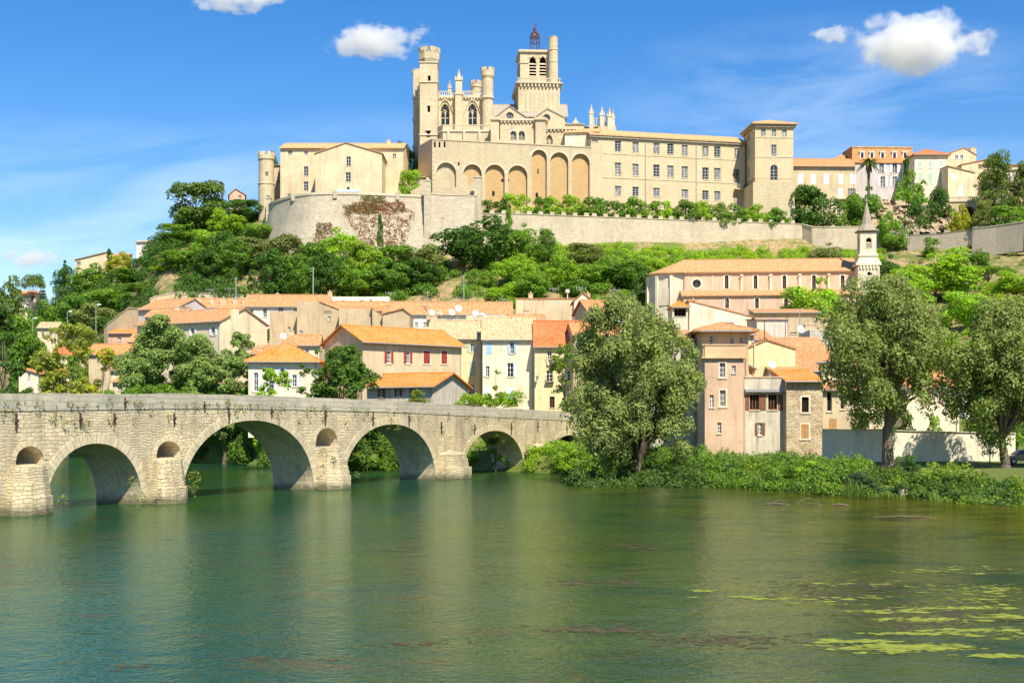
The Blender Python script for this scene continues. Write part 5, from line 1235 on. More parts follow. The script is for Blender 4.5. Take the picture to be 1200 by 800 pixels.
# ---------------------------------------------------------------- church with spire
def church():
    b = Block(802, 252, 1006, -5, 12, 15, 319); root = thing('church', 'long pink church with an orange roof, round apse and a small stone spire', 'church', (b.center().x, b.center().y, 18))
    f = b.front
    ops = [f.rect(x, y, 4.4, 15.5, 'round', rec=.35) for x, y in ((851.5, 330.3), (885.4, 330.3), (919.2, 330.3), (953.8, 330), (987.4, 330))]
    oc = f.rect(816.5, 332.3, 10, 10, 'circle', rec=.4)
    m = MB(); walls(m, b, dict(F=ops + [oc]), 'par', 2.9); m.build('wall', M['church'], root)
    for o in ops: window(root, f, o, 'sh_brown', 'glass', rec=.35, cols=2, rows=4, surround='palecream', sw=.28)
    window(root, f, oc, 'sh_brown', 'glass', rec=.4, cols=2, rows=2, surround='palecream', sw=.35)
    r = MB(); roof(r, b.A, b.U, b.V, b.W, b.D, b.ze + .02, 'par', 2.9, .45, .2, .5, .1); r.build('roof', M['tile_church'], root)
    for px in (869, 903, 937, 971): o = f.rect(px, 330, 2.6, 10); q = MB(); bar(q, f, o['u0'], o['u1'], 15, b.ze - .6, .004, .35); bar(q, f, o['u0'] - .08, o['u1'] + .08, b.ze - .95, b.ze - .6, .36, .5); q.build('pilaster', M['palecream'], root)
    q = MB(); bar(q, f, 0, f.L, b.ze - .35, b.ze - .05, .004, .2); u = f.hit(835, 330)[0]; bar(q, f, u - .1, u + .1, 15, b.ze - .4, .005, .1); q.build('cornice', M['apse'], root)
    # choir and rounded apse
    c = b.A + b.V * 5.6 - b.U * 2.1; q = MB(); rr = 5.0
    q.lathe(c, [(rr, 14), (rr, b.ze - .5), (rr + .25, b.ze - .35), (rr + .25, b.ze - .02), (rr, b.ze)], 10, R(85), R(265), caps=False)
    cb = Block(787.5, 252.6, 802, -5, 10.4, 14, 319); cb.ze = b.ze; q2 = MB(); walls(q2, cb, {}, None, 0); a_ = q.build('apse', M['apse'], root); q2.build('choir_wall', M['apse'], root)
    q = MB()
    for i in range(6):
        a = R(95 + 33 * i); d = Vector((math.cos(a), math.sin(a), 0)); t = Vector((-d.y, d.x, 0)); q.box(c + d * (rr + .15), d, t, .7, .55, 14, b.ze - .5)
    q.build('pilaster_trim', M['palecream'], a_)
    q = MB()
    for i in range(5):
        a = R(111 + 33 * i); z0 = ZY(356, 250)
        d = Vector((math.cos(a), math.sin(a), 0)); t = Vector((-d.y, d.x, 0))
        p = [c + d * (rr + .03) + t * x + Z * z for x, z in ((-1.1, z0), (1.1, z0), (1.1, z0 + 3.2), (.8, z0 + 3.9), (0, z0 + 4.3), (-.8, z0 + 3.9), (-1.1, z0 + 3.2))]; q.prism(p, d * .04)
    q.build('blind_arch_panel_trim', M['apse'], a_)
    q = MB(); n = 10; ez = b.ze + .05; ap = b.A + b.V * 6 + Z * (b.ze + 2.9 + .2)
    ring = [c + Vector((math.cos(a), math.sin(a), 0)) * (rr + .6) + Z * ez for a in [R(85 + 18 * i) for i in range(n + 1)]]
    fr = [b.A - b.V * .45 + Z * (ez - .02)]; ring = [Vector((fr[0].x, fr[0].y + 11.9, ez))] + ring + fr
    for i in range(len(ring) - 1): q.face((ring[i], ring[i + 1], ap)); q.quad(ring[i], ring[i + 1], ring[i + 1] + Z * -.2, ring[i] - Z * .2)
    q.build('apse_roof', M['tile_church'], root)
    # side aisle
    s = Block(801, 246, 1008, -5, 6.4, 13, 347); f = s.front; ops = [f.rect(x, 355, 4.4, 12, 'round', rec=.3) for x in (852, 887, 921)]
    m = MB(); walls(m, s, dict(F=ops), 'shed', 1.6); al = m.build('aisle', M['church'], root)
    for o in ops: window(al, f, o, 'sh_brown', 'glass', rec=.3, cols=2, rows=3, surround='palecream', sw=.2)
    r = MB(); roof(r, s.A, s.U, s.V, s.W, s.D, s.ze + .02, 'shed', 1.6, .4, .18); r.build('aisle_roof', M['tile_church'], al)
    # spire tower
    t = Block(1005.5, 245.5, 1031, -5, 4.5, 15, 312); m = MB(); oo = t.front.rect(1018.5, 320.6, 4.4, 4.4, 'circle', rec=.4); walls(m, t, dict(F=[oo]), None, 0); tw = m.build('spire_tower', M['apse'], root)
    p = MB(); p.face([t.front.pt(*q_, -.38) for q_ in outline(oo)][::-1]); p.build('round_opening', M['dark'], tw)
    q = MB(); c = t.center(); zz = lambda py: ZY(py, 247)
    w = t.W
    corbels(q, t.front, 0, t.W, zz(312), .7, .3, .62, .25)
    for (w0, z0), (w1, z1) in zip([(w + .7, zz(312)), (w + .7, zz(310)), (w + .3, zz(308)), (w - .6, zz(302.5)), (w - .3, zz(301)), (w - .3, zz(299.5))], [(w + .7, zz(310)), (w + .3, zz(308)), (w - .6, zz(302.5)), (w - .3, zz(301)), (w - .3, zz(299.5)), (w - .8, zz(298))]):
        lo = [c + t.U * (w0 / 2 * i) + t.V * (w0 / 2 * j) + Z * z0 for i, j in ((-1, -1), (1, -1), (1, 1), (-1, 1))]; hi = [c + t.U * (w1 / 2 * i) + t.V * (w1 / 2 * j) + Z * z1 for i, j in ((-1, -1), (1, -1), (1, 1), (-1, 1))]; q.hexa(lo, hi)
    q.build('ledge', M['trim'], tw)
    wb = w - 1.0; bb = Block(1005.5, 245.5, 1031, -5, wb, zz(298), 271.5); bb.A = c - t.U * (wb / 2) - t.V * (wb / 2); bb.W = wb
    cs = [bb.A, bb.A + bb.U * wb, bb.A + bb.U * wb + bb.V * wb, bb.A + bb.V * wb]; bb.c = cs; bb.front = Fac(cs[0], cs[1]); bb.right = Fac(cs[1], cs[2]); bb.back = Fac(cs[2], cs[3]); bb.left = Fac(cs[3], cs[0])
    o = bb.front.rect(1018.2, 285, 6.4, 13, 'round', rec=.5); lo = dict(o)
    m = MB(); walls(m, bb, dict(F=[o], L=[lo]), None, 0); be = m.build('belfry', M['apse'], root); louvre_window(be, bb.front, o, 4); louvre_window(be, bb.left, lo, 4)
    q = MB(); ww = wb + .8; q.box(c, t.U, t.V, ww, ww, zz(271.5), zz(270)); n8 = [c + (t.U * math.cos(R(22.5 + 45 * i)) + t.V * math.sin(R(22.5 + 45 * i))) * (wb * .56) for i in range(8)]
    apx = c + Z * zz(234.5); l0 = [p_ + (p_ - c) * .12 + Z * zz(270) for p_ in n8]; l1 = [c + (p_ - c) * .62 + Z * zz(262.5) for p_ in n8]
    for i in range(8): j = (i + 1) % 8; q.quad(l0[i], l0[j], l1[j], l1[i]); q.face((l1[i], l1[j], apx))
    q.ball((apx.x, apx.y, apx.z), .25); q.tube(apx, apx + Z * .9, .05); q.build('spire', M['greystone'], root)
church()

# ---------------------------------------------------------------- houses of the old town
def S(mat): return dict(closed=mat)
sr, wf = 'sh_red', dict(surround='palecream')
def coping(root, b, side, h, name='party_wall', mat='white'):
    """raised party-wall coping following a gable slope"""
    fa = b.side(side); L = fa.L
    return fa
# row right behind the bridge
h1 = house('beige house with oxblood shutters and long bright orange roof behind the bridge', Block(425, 185, 541, 40, 10.4, 3, 399), 'beige', 'tile_vivid', 'par', 2.4, oh=.7, ohs=.5, chim=(),
    wins=[('F', 455.6, 418.6, 4.6, 14, dict(shutters=sr, surround='palecream')), ('F', 478, 418.8, 4.4, 14, dict(shutters=sr, surround='palecream')), ('F', 500, 418.6, 7.6, 15, dict(closed=sr, surround='palecream')), ('F', 520.5, 418.6, 6.8, 15, dict(closed=sr, surround='palecream')), ('L', 409, 414, 4, 13, dict(closed=sr)), ('L', 392, 414, 4, 13, dict(closed=sr))])
h2 = house('low annex with bright orange roof and streaky grey gable just above the bridge parapet', Block(507, 168, 430, -25, 10.2, 3, 452, flip=True), 'weathered', 'tile_vivid', 'par', 1.75, oh=.6, ohs=.55,
    wins=[('F', 467, 459.5, 3.6, 10, dict(shutters=sr)), ('F', 484.5, 459.5, 3.6, 10, dict(shutters=sr)), ('F', 447, 460, 3.6, 10, dict(shutters=sr))])
h3 = house('narrow beige house with sage green shutters and tan tiled roof, beside the pale pink house', Block(503, 207, 565.6, 0, 9, 4, 396), 'yellow', 'tile_tan', 'par', 3.0, chim=((.94, .5, 1.1, 1.0), (.05, .5, 1.2, .9)),
    wins=[('F', 554, 407.5, 5.6, 9.5, dict(shutters='sh_green', surround='palecream')), ('F', 553.6, 432, 8, 17, dict(closed='sh_green', surround='palecream')), ('F', 553, 456, 6.4, 11, dict(surround='palecream'))])
h4 = house('pale pink house with light blue shutters under a tan tiled roof', Block(565.6, 201, 626.4, 0, 9, 4, 396.5), 'palecream', 'tile_tan', 'par', 3.5, chim=((.02, .62, 1.2, .6),),
    wins=[('F', 573, 408, 7.2, 14, dict(closed='sh_blue')), ('F', 600, 407.4, 4.6, 14, dict(shutters='sh_blue', pane='dark')), ('F', 571.4, 435, 4.4, 12.5, dict(shutters=('sh_white', 'L'), pane='dark')), ('F', 598, 433.5, 7, 16.5, dict(shutters=('sh_skyblue', 'R'), pane='dark')), ('F', 571, 459, 6.4, 14, dict(closed='sh_skyblue')), ('F', 597.5, 461, 8.2, 16, dict(closed='sh_skyblue'))])
b5 = Block(626.6, 199, 692, 0, 9, 4, 404)
h5 = house('pale yellow house with a two-tone orange red roof and washing at a window', b5, 'yellow', 'tile_red', 'par', 3.9, oh=.5,
    wins=[('F', 644, 415.6, 5, 9, dict(pane='dark')), ('F', 644, 440.5, 7.4, 13, dict(pane='dark')), ('F', 647, 471, 6, 13, dict(frame='sh_brown', pane='dark')), ('F', 661.4, 472, 5.4, 12, dict(frame='sh_brown', pane='dark')), ('F', 668, 416, 5, 9), ('F', 668, 440, 5.4, 12, dict(shutters='sh_green'))])
m = MB(); f_ = b5.front; o = f_.rect(644, 447.4, 10, 1.4); bar(m, f_, o['u0'], o['u1'], o['v0'], o['v0'] + .1, .004, .6); [bar(m, f_, u, u + .04, o['v0'] + .1, o['v0'] + .95, .5, .54) for u in np.linspace(o['u0'], o['u1'] - .04, 8)]; bar(m, f_, o['u0'], o['u1'], o['v0'] + .95, o['v0'] + 1.0, .49, .55); m.build('balcony', M['iron'], h5)
# washing, wall lantern
t = thing('laundry', 'pink, white and blue washing hung below an upper window of the yellow house', 'laundry', f_.pt(f_.hit(645, 423)[0], f_.hit(645, 423)[1], .3))
for px, w, h, mt in ((642.4, 2.4, 6, 'wood_white'), (645.2, 2.4, 7, 'sh_red'), (648, 2.4, 7.5, 'sh_blue'), (650.2, 1.6, 6, 'sh_teal')):
    o = f_.rect(px, 423 + h / 4, w, h); m = MB(); bar(m, f_, o['u0'], o['u1'], o['v0'], o['v1'], .28, .34); m.build('garment', M[mt], t)
m = MB(); o = f_.rect(646, 419.8, 12, .5); bar(m, f_, o['u0'], o['u1'], o['v0'], o['v1'], .3, .33); bar(m, f_, o['u0'], o['u0'] + .04, o['v0'], o['v1'], .0, .3); bar(m, f_, o['u1'] - .04, o['u1'], o['v0'], o['v1'], .0, .3); m.build('clothes_line', M['iron'], t)
u, z, Y = f_.hit(629.5, 443); t = thing('wall_lantern', 'iron wall lantern on the left corner of the pale yellow house', 'lantern', f_.pt(u, z))
m = MB(); m.path([f_.pt(u, z - .3, 0), f_.pt(u, z + .1, .5), f_.pt(u, z + .45, .8)], [.04, .04, .03], 5); m.build('bracket', M['iron'], t); m = MB(); p = f_.pt(u, 0, .8); m.lathe(Vector((p.x, p.y, 0)), [(.12, z - .35), (.24, z + .2), (.3, z + .25), (.03, z + .5)], 6); m.build('lamp_head', M['zinc'], t)
house('plain beige blank-walled house with a thin red roof edge above the two-tone red roof', Block(604.5, 228, 677, 0, 9, 9, 350.5), 'beige', 'tile', 'shed', .9, name='house', gutter=False, oh=.1, wins=[('F', 632, 351.8, .9, .5, S('wood'))], chim=((.25, .8, .8, .9),))
house('small cream gabled house end peeping left of the orange roof with blue doors', Block(673, 217, 694, 0, 8, 9, 352), 'palecream', 'tile_old', 'perp', 1.3, chim=((.8, .3, .8, .8),))
house('tan house with an orange roof and wide light blue doors', Block(690, 207, 737, 14, 8, 8, 364), 'beige', 'tile', 'par', 1.9, oh=.55, ohs=.4, wins=[('F', 713, 372.5, 27, 13, dict(closed='sh_blue'))])
house('blank tan gable house below the apse of the pink church', Block(700, 224, 745, 0, 8, 10, 357), 'beige', 'tile_old', 'shed', 1.0)
# left of the red shuttered house
b9 = Block(291, 182, 373, 3, 10, 4, 424.5)
house('cream house with a bright orange hipped roof and white french windows behind the left trees', b9, 'palecream', 'tile_vivid', 'hip', 3.1, oh=.6,
    wins=[('F', 300, 447.5, 5, 22, dict(shutters='sh_skyblue', surround='palecream')), ('F', 315, 436, 5.4, 9, dict(kind='round', surround='sh_blue')), ('F', 331, 436, 5.4, 9, dict(kind='round', surround='sh_blue')), ('F', 318, 452, 6, 13, dict(shutters='sh_skyblue')), ('F', 345, 446, 5, 14, dict(shutters='sh_skyblue'))])
m = MB()
house('low house with a small orange lean-to roof behind the bright hipped roof', Block(293, 197, 338, 0, 7, 6, 414.5), 'cream', 'tile', 'shed', 1.6, chim=((.2, .3, .9, .5),))
b10 = Block(258, 225, 161, -30, 12.4, 9, 375.8, flip=True)
h10 = house('big cream gabled house with a wide chimney breast above the round trees', b10, 'cream', 'tile_old', 'par', 2.6, oh=.5, ohs=.3, chim=((.3, .5, 1.2, .9), (.62, .52, 2.4, .5)),
    wins=[('F', 250, 388, 4.2, 10, dict(shutters='sh_white')), ('F', 226, 389, 4, 9, dict(shutters='sh_white')), ('F', 203, 390, 4, 9, dict(shutters='sh_white'))])
m = MB(); f_ = b10.right; u0, u1 = f_.hit(269, 380)[0], f_.hit(277.5, 380)[0]; bar(m, f_, u0, u1, 9, f_.hit(273, 362.5)[1], .004, .5); m.build('chimney_breast', M['cream'], h10)
house('lilac-grey house with a faded red gable roof at the left end of the roof row', Block(207, 252, 162, -28, 10, 12, 360.5, flip=True), 'lilac', 'tile_old', 'par', 2.1, chim=((.75, .5, 1.0, 1.0),), wins=[('F', 195, 365, 4, 4.4)])
house('terraced house with an old speckled red roof crowded with chimney pots', Block(212, 264, 290, 4, 9, 14, 361), 'cream', 'tile_old', 'par', 2.3, chim=((.1, .2, .8, 1.1), (.25, .25, 1.0, 1.2), (.45, .2, .8, 1.2), (.62, .2, 1.3, 1.3), (.8, .22, 1.1, 1.2), (.93, .2, .8, 1.1)))
house('white terraced house with tall windows and long faded orange roof below the wood', Block(286, 264, 386, 2, 9, 13, 358.5), 'white', 'tile_old', 'par', 2.6, chim=((.98, .5, .9, .8), (.35, .55, .8, .6)), wins=[('F', 295, 365, 4, 7), ('F', 310.5, 366, 4.6, 11), ('F', 329, 363, 6, 7, dict(frame='sh_blue')), ('F', 346, 366, 4.6, 10)])
house('plain tan flat-topped house with one small window, left in the block of blank walls', Block(316, 237, 348, 0, 9, 9, 364.5), 'tan', 'tile', 'flat', 0, wins=[('F', 339, 387, 3.2, 8)])
house('tall tan blank-walled house with one small low window in the middle of the town', Block(348, 233, 374, 0, 10, 9, 353.6), 'tan', 'tile_old', 'flat', 0, wins=[('F', 353, 391, 3.4, 7.5)])
house('tan house with a roof sloping down to the right beside the tall blank wall', Block(374, 233.4, 397, 0, 10, 9, 353.8), 'tan', 'tile', 'side', -1.35, oh=.15, rt=.14, wins=[('F', 386, 373, 3.2, 5), ('F', 384, 365, 8.6, 1.6, dict(rows=1, cols=1, pane='dark'))])
house('wide tan windowless house above the ridge of the oxblood shuttered house', Block(397.3, 231, 436, 0, 9, 9, 361.6), 'tan', 'tile', 'flat', 0)
house('narrow tan house with a short sloping top right of the wide windowless house', Block(436.3, 230, 448, 0, 9, 9, 361.8), 'tan', 'tile', 'side', -1.3, oh=.05)
house('low tan house with a notched gable in front of the long roof row', Block(448.3, 229, 480, 0, 9, 9, 368), 'tan', 'tile_old', 'perp', .9, .75, oh=.05)
house('very long low house row with an old speckled tile roof and a whitewashed upper wall', Block(384, 251, 600, 2, 8, 14, 367.4), 'white', 'tile_old', 'par', 2.6, chim=((.5, .6, .8, .6),), wins=[('F', 488, 380, 3.6, 5), ('F', 498, 380, 3.6, 5), ('F', 512, 379, 3, 4), ('F', 530, 379, 3, 4)])
house('white flat-topped house with three small windows under the dark wood', Block(389, 266, 456, 0, 6, 17, 347.6), 'white', 'tile', 'flat', 0, wins=[('F', 402, 353, 4.4, 2.8, dict(rows=1)), ('F', 424, 353, 5, 2.8, dict(rows=1)), ('F', 434.5, 352.4, 3, 3, dict(rows=1))])
house('tan flat house with a stub chimney behind the sage shuttered house', Block(500, 220, 546, 0, 7, 8, 374), 'beige', 'tile', 'flat', 0, chim=((.06, .3, 1.1, .8),))
house('cream flat house with dishes behind the pale pink house', Block(546.4, 222, 604, 0, 7, 8, 369.5), 'cream', 'tile', 'flat', 0)
# lower left, behind the trees at the bridge
house('small terracotta house with a bright orange lean-to roof by the ramp wall', Block(127, 263, 159, 0, 8, 8, 390.5), 'terracotta', 'tile_vivid', 'shed', 1.6, wins=[('F', 140, 397, 4, 5)])
wall_run('ramp_wall', 'tan sloping ramp wall stepping up above the small terracotta house', [(122, 384, 272), (126, 380, 271), (150, 361.5, 268), (166, 361, 266)], 12, 'tan', thick=.6, cap=.12)
house('low house with a broad faded orange roof left of the tall round trees', Block(104, 249, 161, 5, 9, 6, 415), 'beige', 'tile', 'par', 2.1, wins=[('F', 128, 421, 5, 6), ('F', 148, 421, 5, 6)])
house('small house with a bright orange roof tucked beside the big round tree', Block(132, 233, 168, -10, 8, 5, 447.5), 'cream', 'tile_vivid', 'shed', 2.0, wins=[('F', 140, 454, 5, 7, dict(pane='dark'))])
house('house with a weathered tan roof just above the small bright orange roof', Block(129, 245, 166, -10, 8, 6, 434), 'cream', 'tile_old', 'shed', 2.0)
house('cream cottage with teal shutters behind the yellow-green tree', Block(44, 266, 93, 0, 8, 4, 439), 'cream', 'tile', 'shed', 1.8, wins=[('F', 50.5, 446.5, 4.4, 9, dict(closed='sh_teal')), ('F', 63, 446.5, 4.4, 9, dict(closed='sh_teal'))])
house('whitewashed house end behind the dark tree at the left edge', Block(22, 262, 45, 0, 9, 4, 431), 'palecream', 'tile', 'side', -1.2, wins=[('F', 34, 441, 3.4, 6)])
house('tall narrow ochre house half hidden by the yellow-green tree', Block(44, 291, 67, 8, 8, 8, 384), 'gable', 'tile_tan', 'par', 1.4, wins=[('F', 50, 392, 3.6, 6), ('F', 59, 392, 3.6, 6)])
# skyline on the left
house('tan house with a one-way sloping roof on the left skyline', Block(88, 392, 126, 0, 9, 38, 304.5), 'gable', 'tile_tan', 'side', 2.4, oh=.4, wins=[('F', 92, 308.5, 5, 4)])
house('pale modern white building on the left skyline beside the wood', Block(160, 372, 194, -6, 12, 42, 284), 'white', 'tile_pale', 'hip', 1.2, wins=[('F', 172, 288, 3.2, 4), ('F', 178.5, 288.3, 3.2, 4), ('F', 187, 289.5, 6, 4.4), ('F', 172, 298, 3.2, 5), ('F', 184, 299, 3.2, 5)])
house('orange roofed house between the tan and the white house on the left skyline', Block(127, 388, 146, 0, 8, 40, 300), 'terracotta', 'tile_old', 'shed', 1.6)
house('small cream house among the trees at the far left', Block(22, 402, 42, 8, 9, 28, 346), 'palecream', 'tile', 'par', 1.6, wins=[('F', 28, 353, 3, 4.5), ('F', 35, 354, 3, 4.5), ('F', 30, 362, 3, 4.5)])
house('small pink gabled house peeping over the wood left of the round tower', Block(269, 342, 287, 12, 8, 50, 227.5), 'terracotta', 'tile', 'perp', 1.4, .4, wins=[('F', 281, 231, 4, 4)])
wall_run('road_wall', 'short tan wall end above the red roofs at the edge of the wood', [(176, 350, 284), (184, 347, 285), (214, 341.4, 287)], 6, 'tan', thick=.5, cap=.12)
wall_run('road_wall', 'pale low road wall at the foot of the dark wood', [(215, 342.3, 287), (284, 346, 282)], 6, 'cream', thick=.5, cap=.12)
# ---- right-hand group by the river
b1 = Block(826, 138, 871.5, 0, 4.2, 1.5, 417.5)
r1 = house('tall narrow pinkish house with a walled roof terrace on the river bank', b1, 'terr', 'greystone', 'flat', 0, wins=[('F', 846.6, 433.6, 6.6, 17, dict(surround='palecream', cols=1, pane='curtain')), ('F', 860, 432.6, 4.6, 8.6), ('F', 834, 470, 4.8, 15, dict(pane='curtain')), ('F', 847, 466.5, 6.8, 19, dict(surround='palecream', cols=1, pane='curtain')), ('F', 843, 501.3, 4.8, 13, dict(pane='dark'))])
m = MB(); f_ = b1.front; zt_, zb_ = f_.hit(849, 404.6)[1], b1.ze
for g_ in (b1.front, b1.right, b1.left): bar(m, g_, -.05, g_.L + .05, zb_, zt_, -.2, .22); bar(m, g_, -.1, g_.L + .1, zt_, zt_ + .12, -.25, .3); bar(m, g_, -.1, g_.L + .1, zb_ - .22, zb_ - .002, .004, .34)
m.build('terrace_parapet', M['balcony'], r1)
b1b = Block(822, 142.4, 877, 0, 8, 1.5, 389)
house('house with a low hipped tile roof rising behind the walled roof terrace', b1b, 'ochre', 'tile_old', 'hip', 1.25, oh=1.0, wins=[('F', 858, 399, 4.6, 9, dict(pane='dark')), ('F', 834, 399, 5, 12, dict(cols=1, pane='curtain')), ('F', 869, 400, 5, 10, dict(cols=1, pane='curtain'))], chim=((.8, .7, .8, .7),))
b2 = Block(872.2, 139.5, 921.4, 0, 9, 1.5, 442.5)
r2 = house('grey-white house with brown wooden loggia shutters between terracotta and rubble houses', b2, 'weathered', 'tile', 'flat', 0, wins=[('F', 884, 471, 11, 18, dict(frame='sh_brown', pane='dark', cols=3, rows=1)), ('F', 905.5, 471, 10.5, 18, dict(frame='sh_brown', pane='dark', cols=3, rows=1)), ('F', 893.6, 471.5, 8.0, 19, dict(closed='sh_brown', over=True)), ('F', 875.6, 471.5, 5, 19, dict(closed='sh_brown', over=True)), ('F', 914.6, 471.5, 6, 19, dict(closed='sh_brown', over=True)), ('F', 890.6, 502.4, 5, 14.6, dict(shutters='sh_brown', pane='curtain'))])
m = MB(); f_ = b2.front; o = f_.rect(896.5, 457.5, 48, 3.4); bar(m, f_, o['u0'], o['u1'], o['v0'], o['v1'], .005, .45); m.build('awning_box', M['zinc'], r2)
m = MB(); o = f_.rect(896.5, 446, 48, 2); bar(m, f_, 0, f_.L, b2.ze, b2.ze + .15, -.3, .08); m.build('coping', M['terracotta'], r2)
house('rough rubble stone house with a bright orange lean-to roof by the garden wall', Block(921.6, 138.4, 964, 0, 8, 1.5, 446.5), 'rubble', 'tile_vivid', 'shed', 1.5, oh=.5, wins=[('F', 943.6, 474, 8.4, 18, dict(pane='dark', surround='palecream', cols=1, rows=1, frame='sh_brown')), ('F', 943.2, 505.2, 9, 17, dict(closed='wood', surround='palecream'))])
house('beige lean-to house with tall dark openings behind the right-hand tree trunk', Block(964.2, 139.4, 1006, 0, 8, 1.5, 457), 'beige', 'tile_old', 'shed', 1.2, wins=[('F', 972, 470, 6, 24, dict(pane='dark', cols=1, rows=1)), ('F', 987, 471.5, 4.4, 16, dict(pane='dark', cols=1, rows=1)), ('F', 1000, 477, 4.4, 10, dict(pane='dark')), ('F', 976, 497, 9, 13, dict(closed='wood'))])
b5_ = Block(874, 153, 932, 0, 8, 3, 409)
r5 = house('big blank cream gable wall with a drainpipe rising above the grey-white house', b5_, 'yellow', 'tile_old', 'perp', 1.05, .42, oh=.1, ohs=.15)
m = MB(); f_ = b5_.front; u = f_.hit(884, 420)[0]; m.tube(f_.pt(u, 4, .1), f_.pt(u, f_.hit(884, 402)[1], .1), .1, None, 6); m.build('drainpipe', M['cream'], r5)
house('tiny rooftop hut with a tilted grey sheet roof against the cream gable wall', Block(876, 146, 884.6, 0, 2.4, 3, 428), 'ochre', 'zinc', 'side', -.4, oh=.35, name='hut', cat='hut', wins=[('F', 880, 435.5, 5, 9, dict(pane='shaded', cols=1, rows=1))])
house('house with a broken old orange roof right of the cream gable wall', Block(906, 167, 974, 0, 8, 5, 416), 'yellow', 'tile_old', 'shed', 2.7, wins=[('F', 956, 418.6, 4, 2.6)])
house('white house under a mottled orange roof above the rubble stone house', Block(903, 151, 963, 0, 8, 4, 434.6), 'white', 'tile_old', 'shed', 1.9, wins=[('F', 928, 438.6, 5, 3.6), ('F', 936, 438.6, 4, 3.6)])
house('pinkish box-shaped house with a thin red roof edge', Block(887, 186, 923, 0, 8, 7, 374.5), 'pinkish', 'tile_red', 'shed', .5, oh=.1)
house('tan flat house with a tall mast right of the pinkish box house', Block(923.6, 194, 972, 0, 8, 7, 371.8), 'tan', 'tile', 'flat', 0, wins=[('F', 930, 390, 8, 2, dict(rows=1, pane='dark'))])
house('rough grey little house with one dark window below the tan flat house', Block(949, 177, 976, 0, 7, 6, 386.5), 'grey', 'tile', 'flat', 0, chim=((.25, .5, 1.5, .9),), wins=[('F', 967.4, 396, 7, 4.4, dict(pane='dark', rows=1)), ('F', 957.6, 397, 6, 1.6, dict(pane='dark', rows=1))])
house('cream house with a long edge sloping down to the right below the church aisle', Block(808, 206, 881, 0, 8, 9, 353), 'palecream', 'tile', 'side', -2.5, oh=.12, chim=((.12, .5, 1.0, .8),))
house('little roof pavilion with a bright orange hipped roof left of the sloping cream house', Block(788, 203, 806, 0, 4.5, 11, 360.5), 'palecream', 'tile_vivid', 'hip', 1.2, oh=.35, name='pavilion', cat='pavilion', wins=[('F', 797, 366, 14, 9, dict(pane='dark', frame='sh_brown', cols=3, rows=1, rec=.8))])
house('cream house with a patched orange roof behind the terracotta house', Block(834, 172, 884, 0, 8, 5, 392), 'cream', 'tile_old', 'shed', 1.6)
house('long grey-tan house behind the left side of the terracotta house', Block(760, 146, 817, 0, 9, 2, 398), 'weathered', 'tile_old', 'shed', 1.6, wins=[('F', 775, 420, 5, 12), ('F', 800, 420, 5, 12)])
house('cream house glimpsed through the middle of the large right-hand tree', Block(985, 163, 1046, 0, 8, 3, 430), 'cream', 'tile_old', 'shed', 1.9, wins=[('F', 1000, 445, 5, 9), ('F', 1020, 445, 5, 9)])
house('house with an orange roof glimpsed at the right side of the large tree', Block(1042, 186, 1082, 0, 8, 6, 414), 'terracotta', 'tile_old', 'par', 2.0, wins=[('F', 1062, 420, 5, 7)])
house('pale house with an orange roof edge between the two right-hand trees', Block(1062, 150, 1124, 0, 9, 1.5, 453), 'palecream', 'tile', 'par', 1.8, wins=[('F', 1085, 466, 5, 12, dict(shutters='sh_brown')), ('F', 1106, 466, 5, 12, dict(shutters='sh_brown'))])
house('white house half hidden behind the far right tree', Block(1131, 166, 1182, 0, 9, 3, 432), 'white', 'tile_old', 'shed', 1.3, wins=[('F', 1145, 444, 5, 10), ('F', 1165, 444, 5, 10)])
# further small houses packed between the others
house('little cream house with a faded roof squeezed behind the wide windowless tan house', Block(398, 243, 446, 3, 7, 12, 364), 'cream', 'tile', 'shed', 1.4)
house('small house with a bright roof left of the chimney-breast gable', Block(170, 243, 214, -6, 8, 10, 371), 'pinkish', 'tile_old', 'par', 1.6, chim=((.7, .4, .9, .9),), wins=[('F', 182, 377, 3.6, 6), ('F', 198, 377, 3.6, 6)])
house('narrow cream house with a small tiled roof just behind the bright hipped roof', Block(330, 214, 374, 4, 8, 7, 404), 'cream', 'tile_old', 'par', 1.8, chim=((.2, .5, .9, .8),), wins=[('F', 345, 411, 3.6, 6), ('F', 360, 411, 3.6, 6)])
house('ochre house with an old roof peeping over the party wall left of the red roof', Block(598, 216, 640, 4, 8, 8, 379), 'ochre', 'tile_old', 'par', 1.7, chim=((.5, .5, .9, .8),))
house('beige house with a rust roof tucked below the tan house with light blue doors', Block(672, 196, 728, 6, 8, 5, 392), 'beige', 'tile', 'par', 2.0, wins=[('F', 690, 402, 4, 8, dict(shutters='sh_brown'))])
house('small pinkish house with a sloping old roof above the cream gable wall', Block(868, 178, 906, 0, 7, 6, 398), 'pinkish', 'tile_old', 'shed', 1.6, wins=[('F', 880, 404, 4, 6)])
house('cream house with an orange roof right of the broken old orange roof', Block(934, 158, 985, 0, 7, 4, 424), 'palecream', 'tile', 'shed', 1.7, wins=[('F', 952, 431, 4, 6), ('F', 970, 431, 4, 6)])
house('low ochre house with an old tiled roof directly under the church aisle wall', Block(884, 222, 960, -3, 7, 9, 366.5), 'ochre', 'tile_old', 'shed', 1.1, wins=[('F', 905, 370, 4, 4)])
house('tan cottage with an orange roof between the ramp wall and the round trees', Block(150, 255, 196, -4, 8, 8, 400), 'tan', 'tile_old', 'par', 1.9, chim=((.3, .5, .8, .8),), wins=[('F', 163, 407, 3.6, 6), ('F', 180, 407, 3.6, 6)])
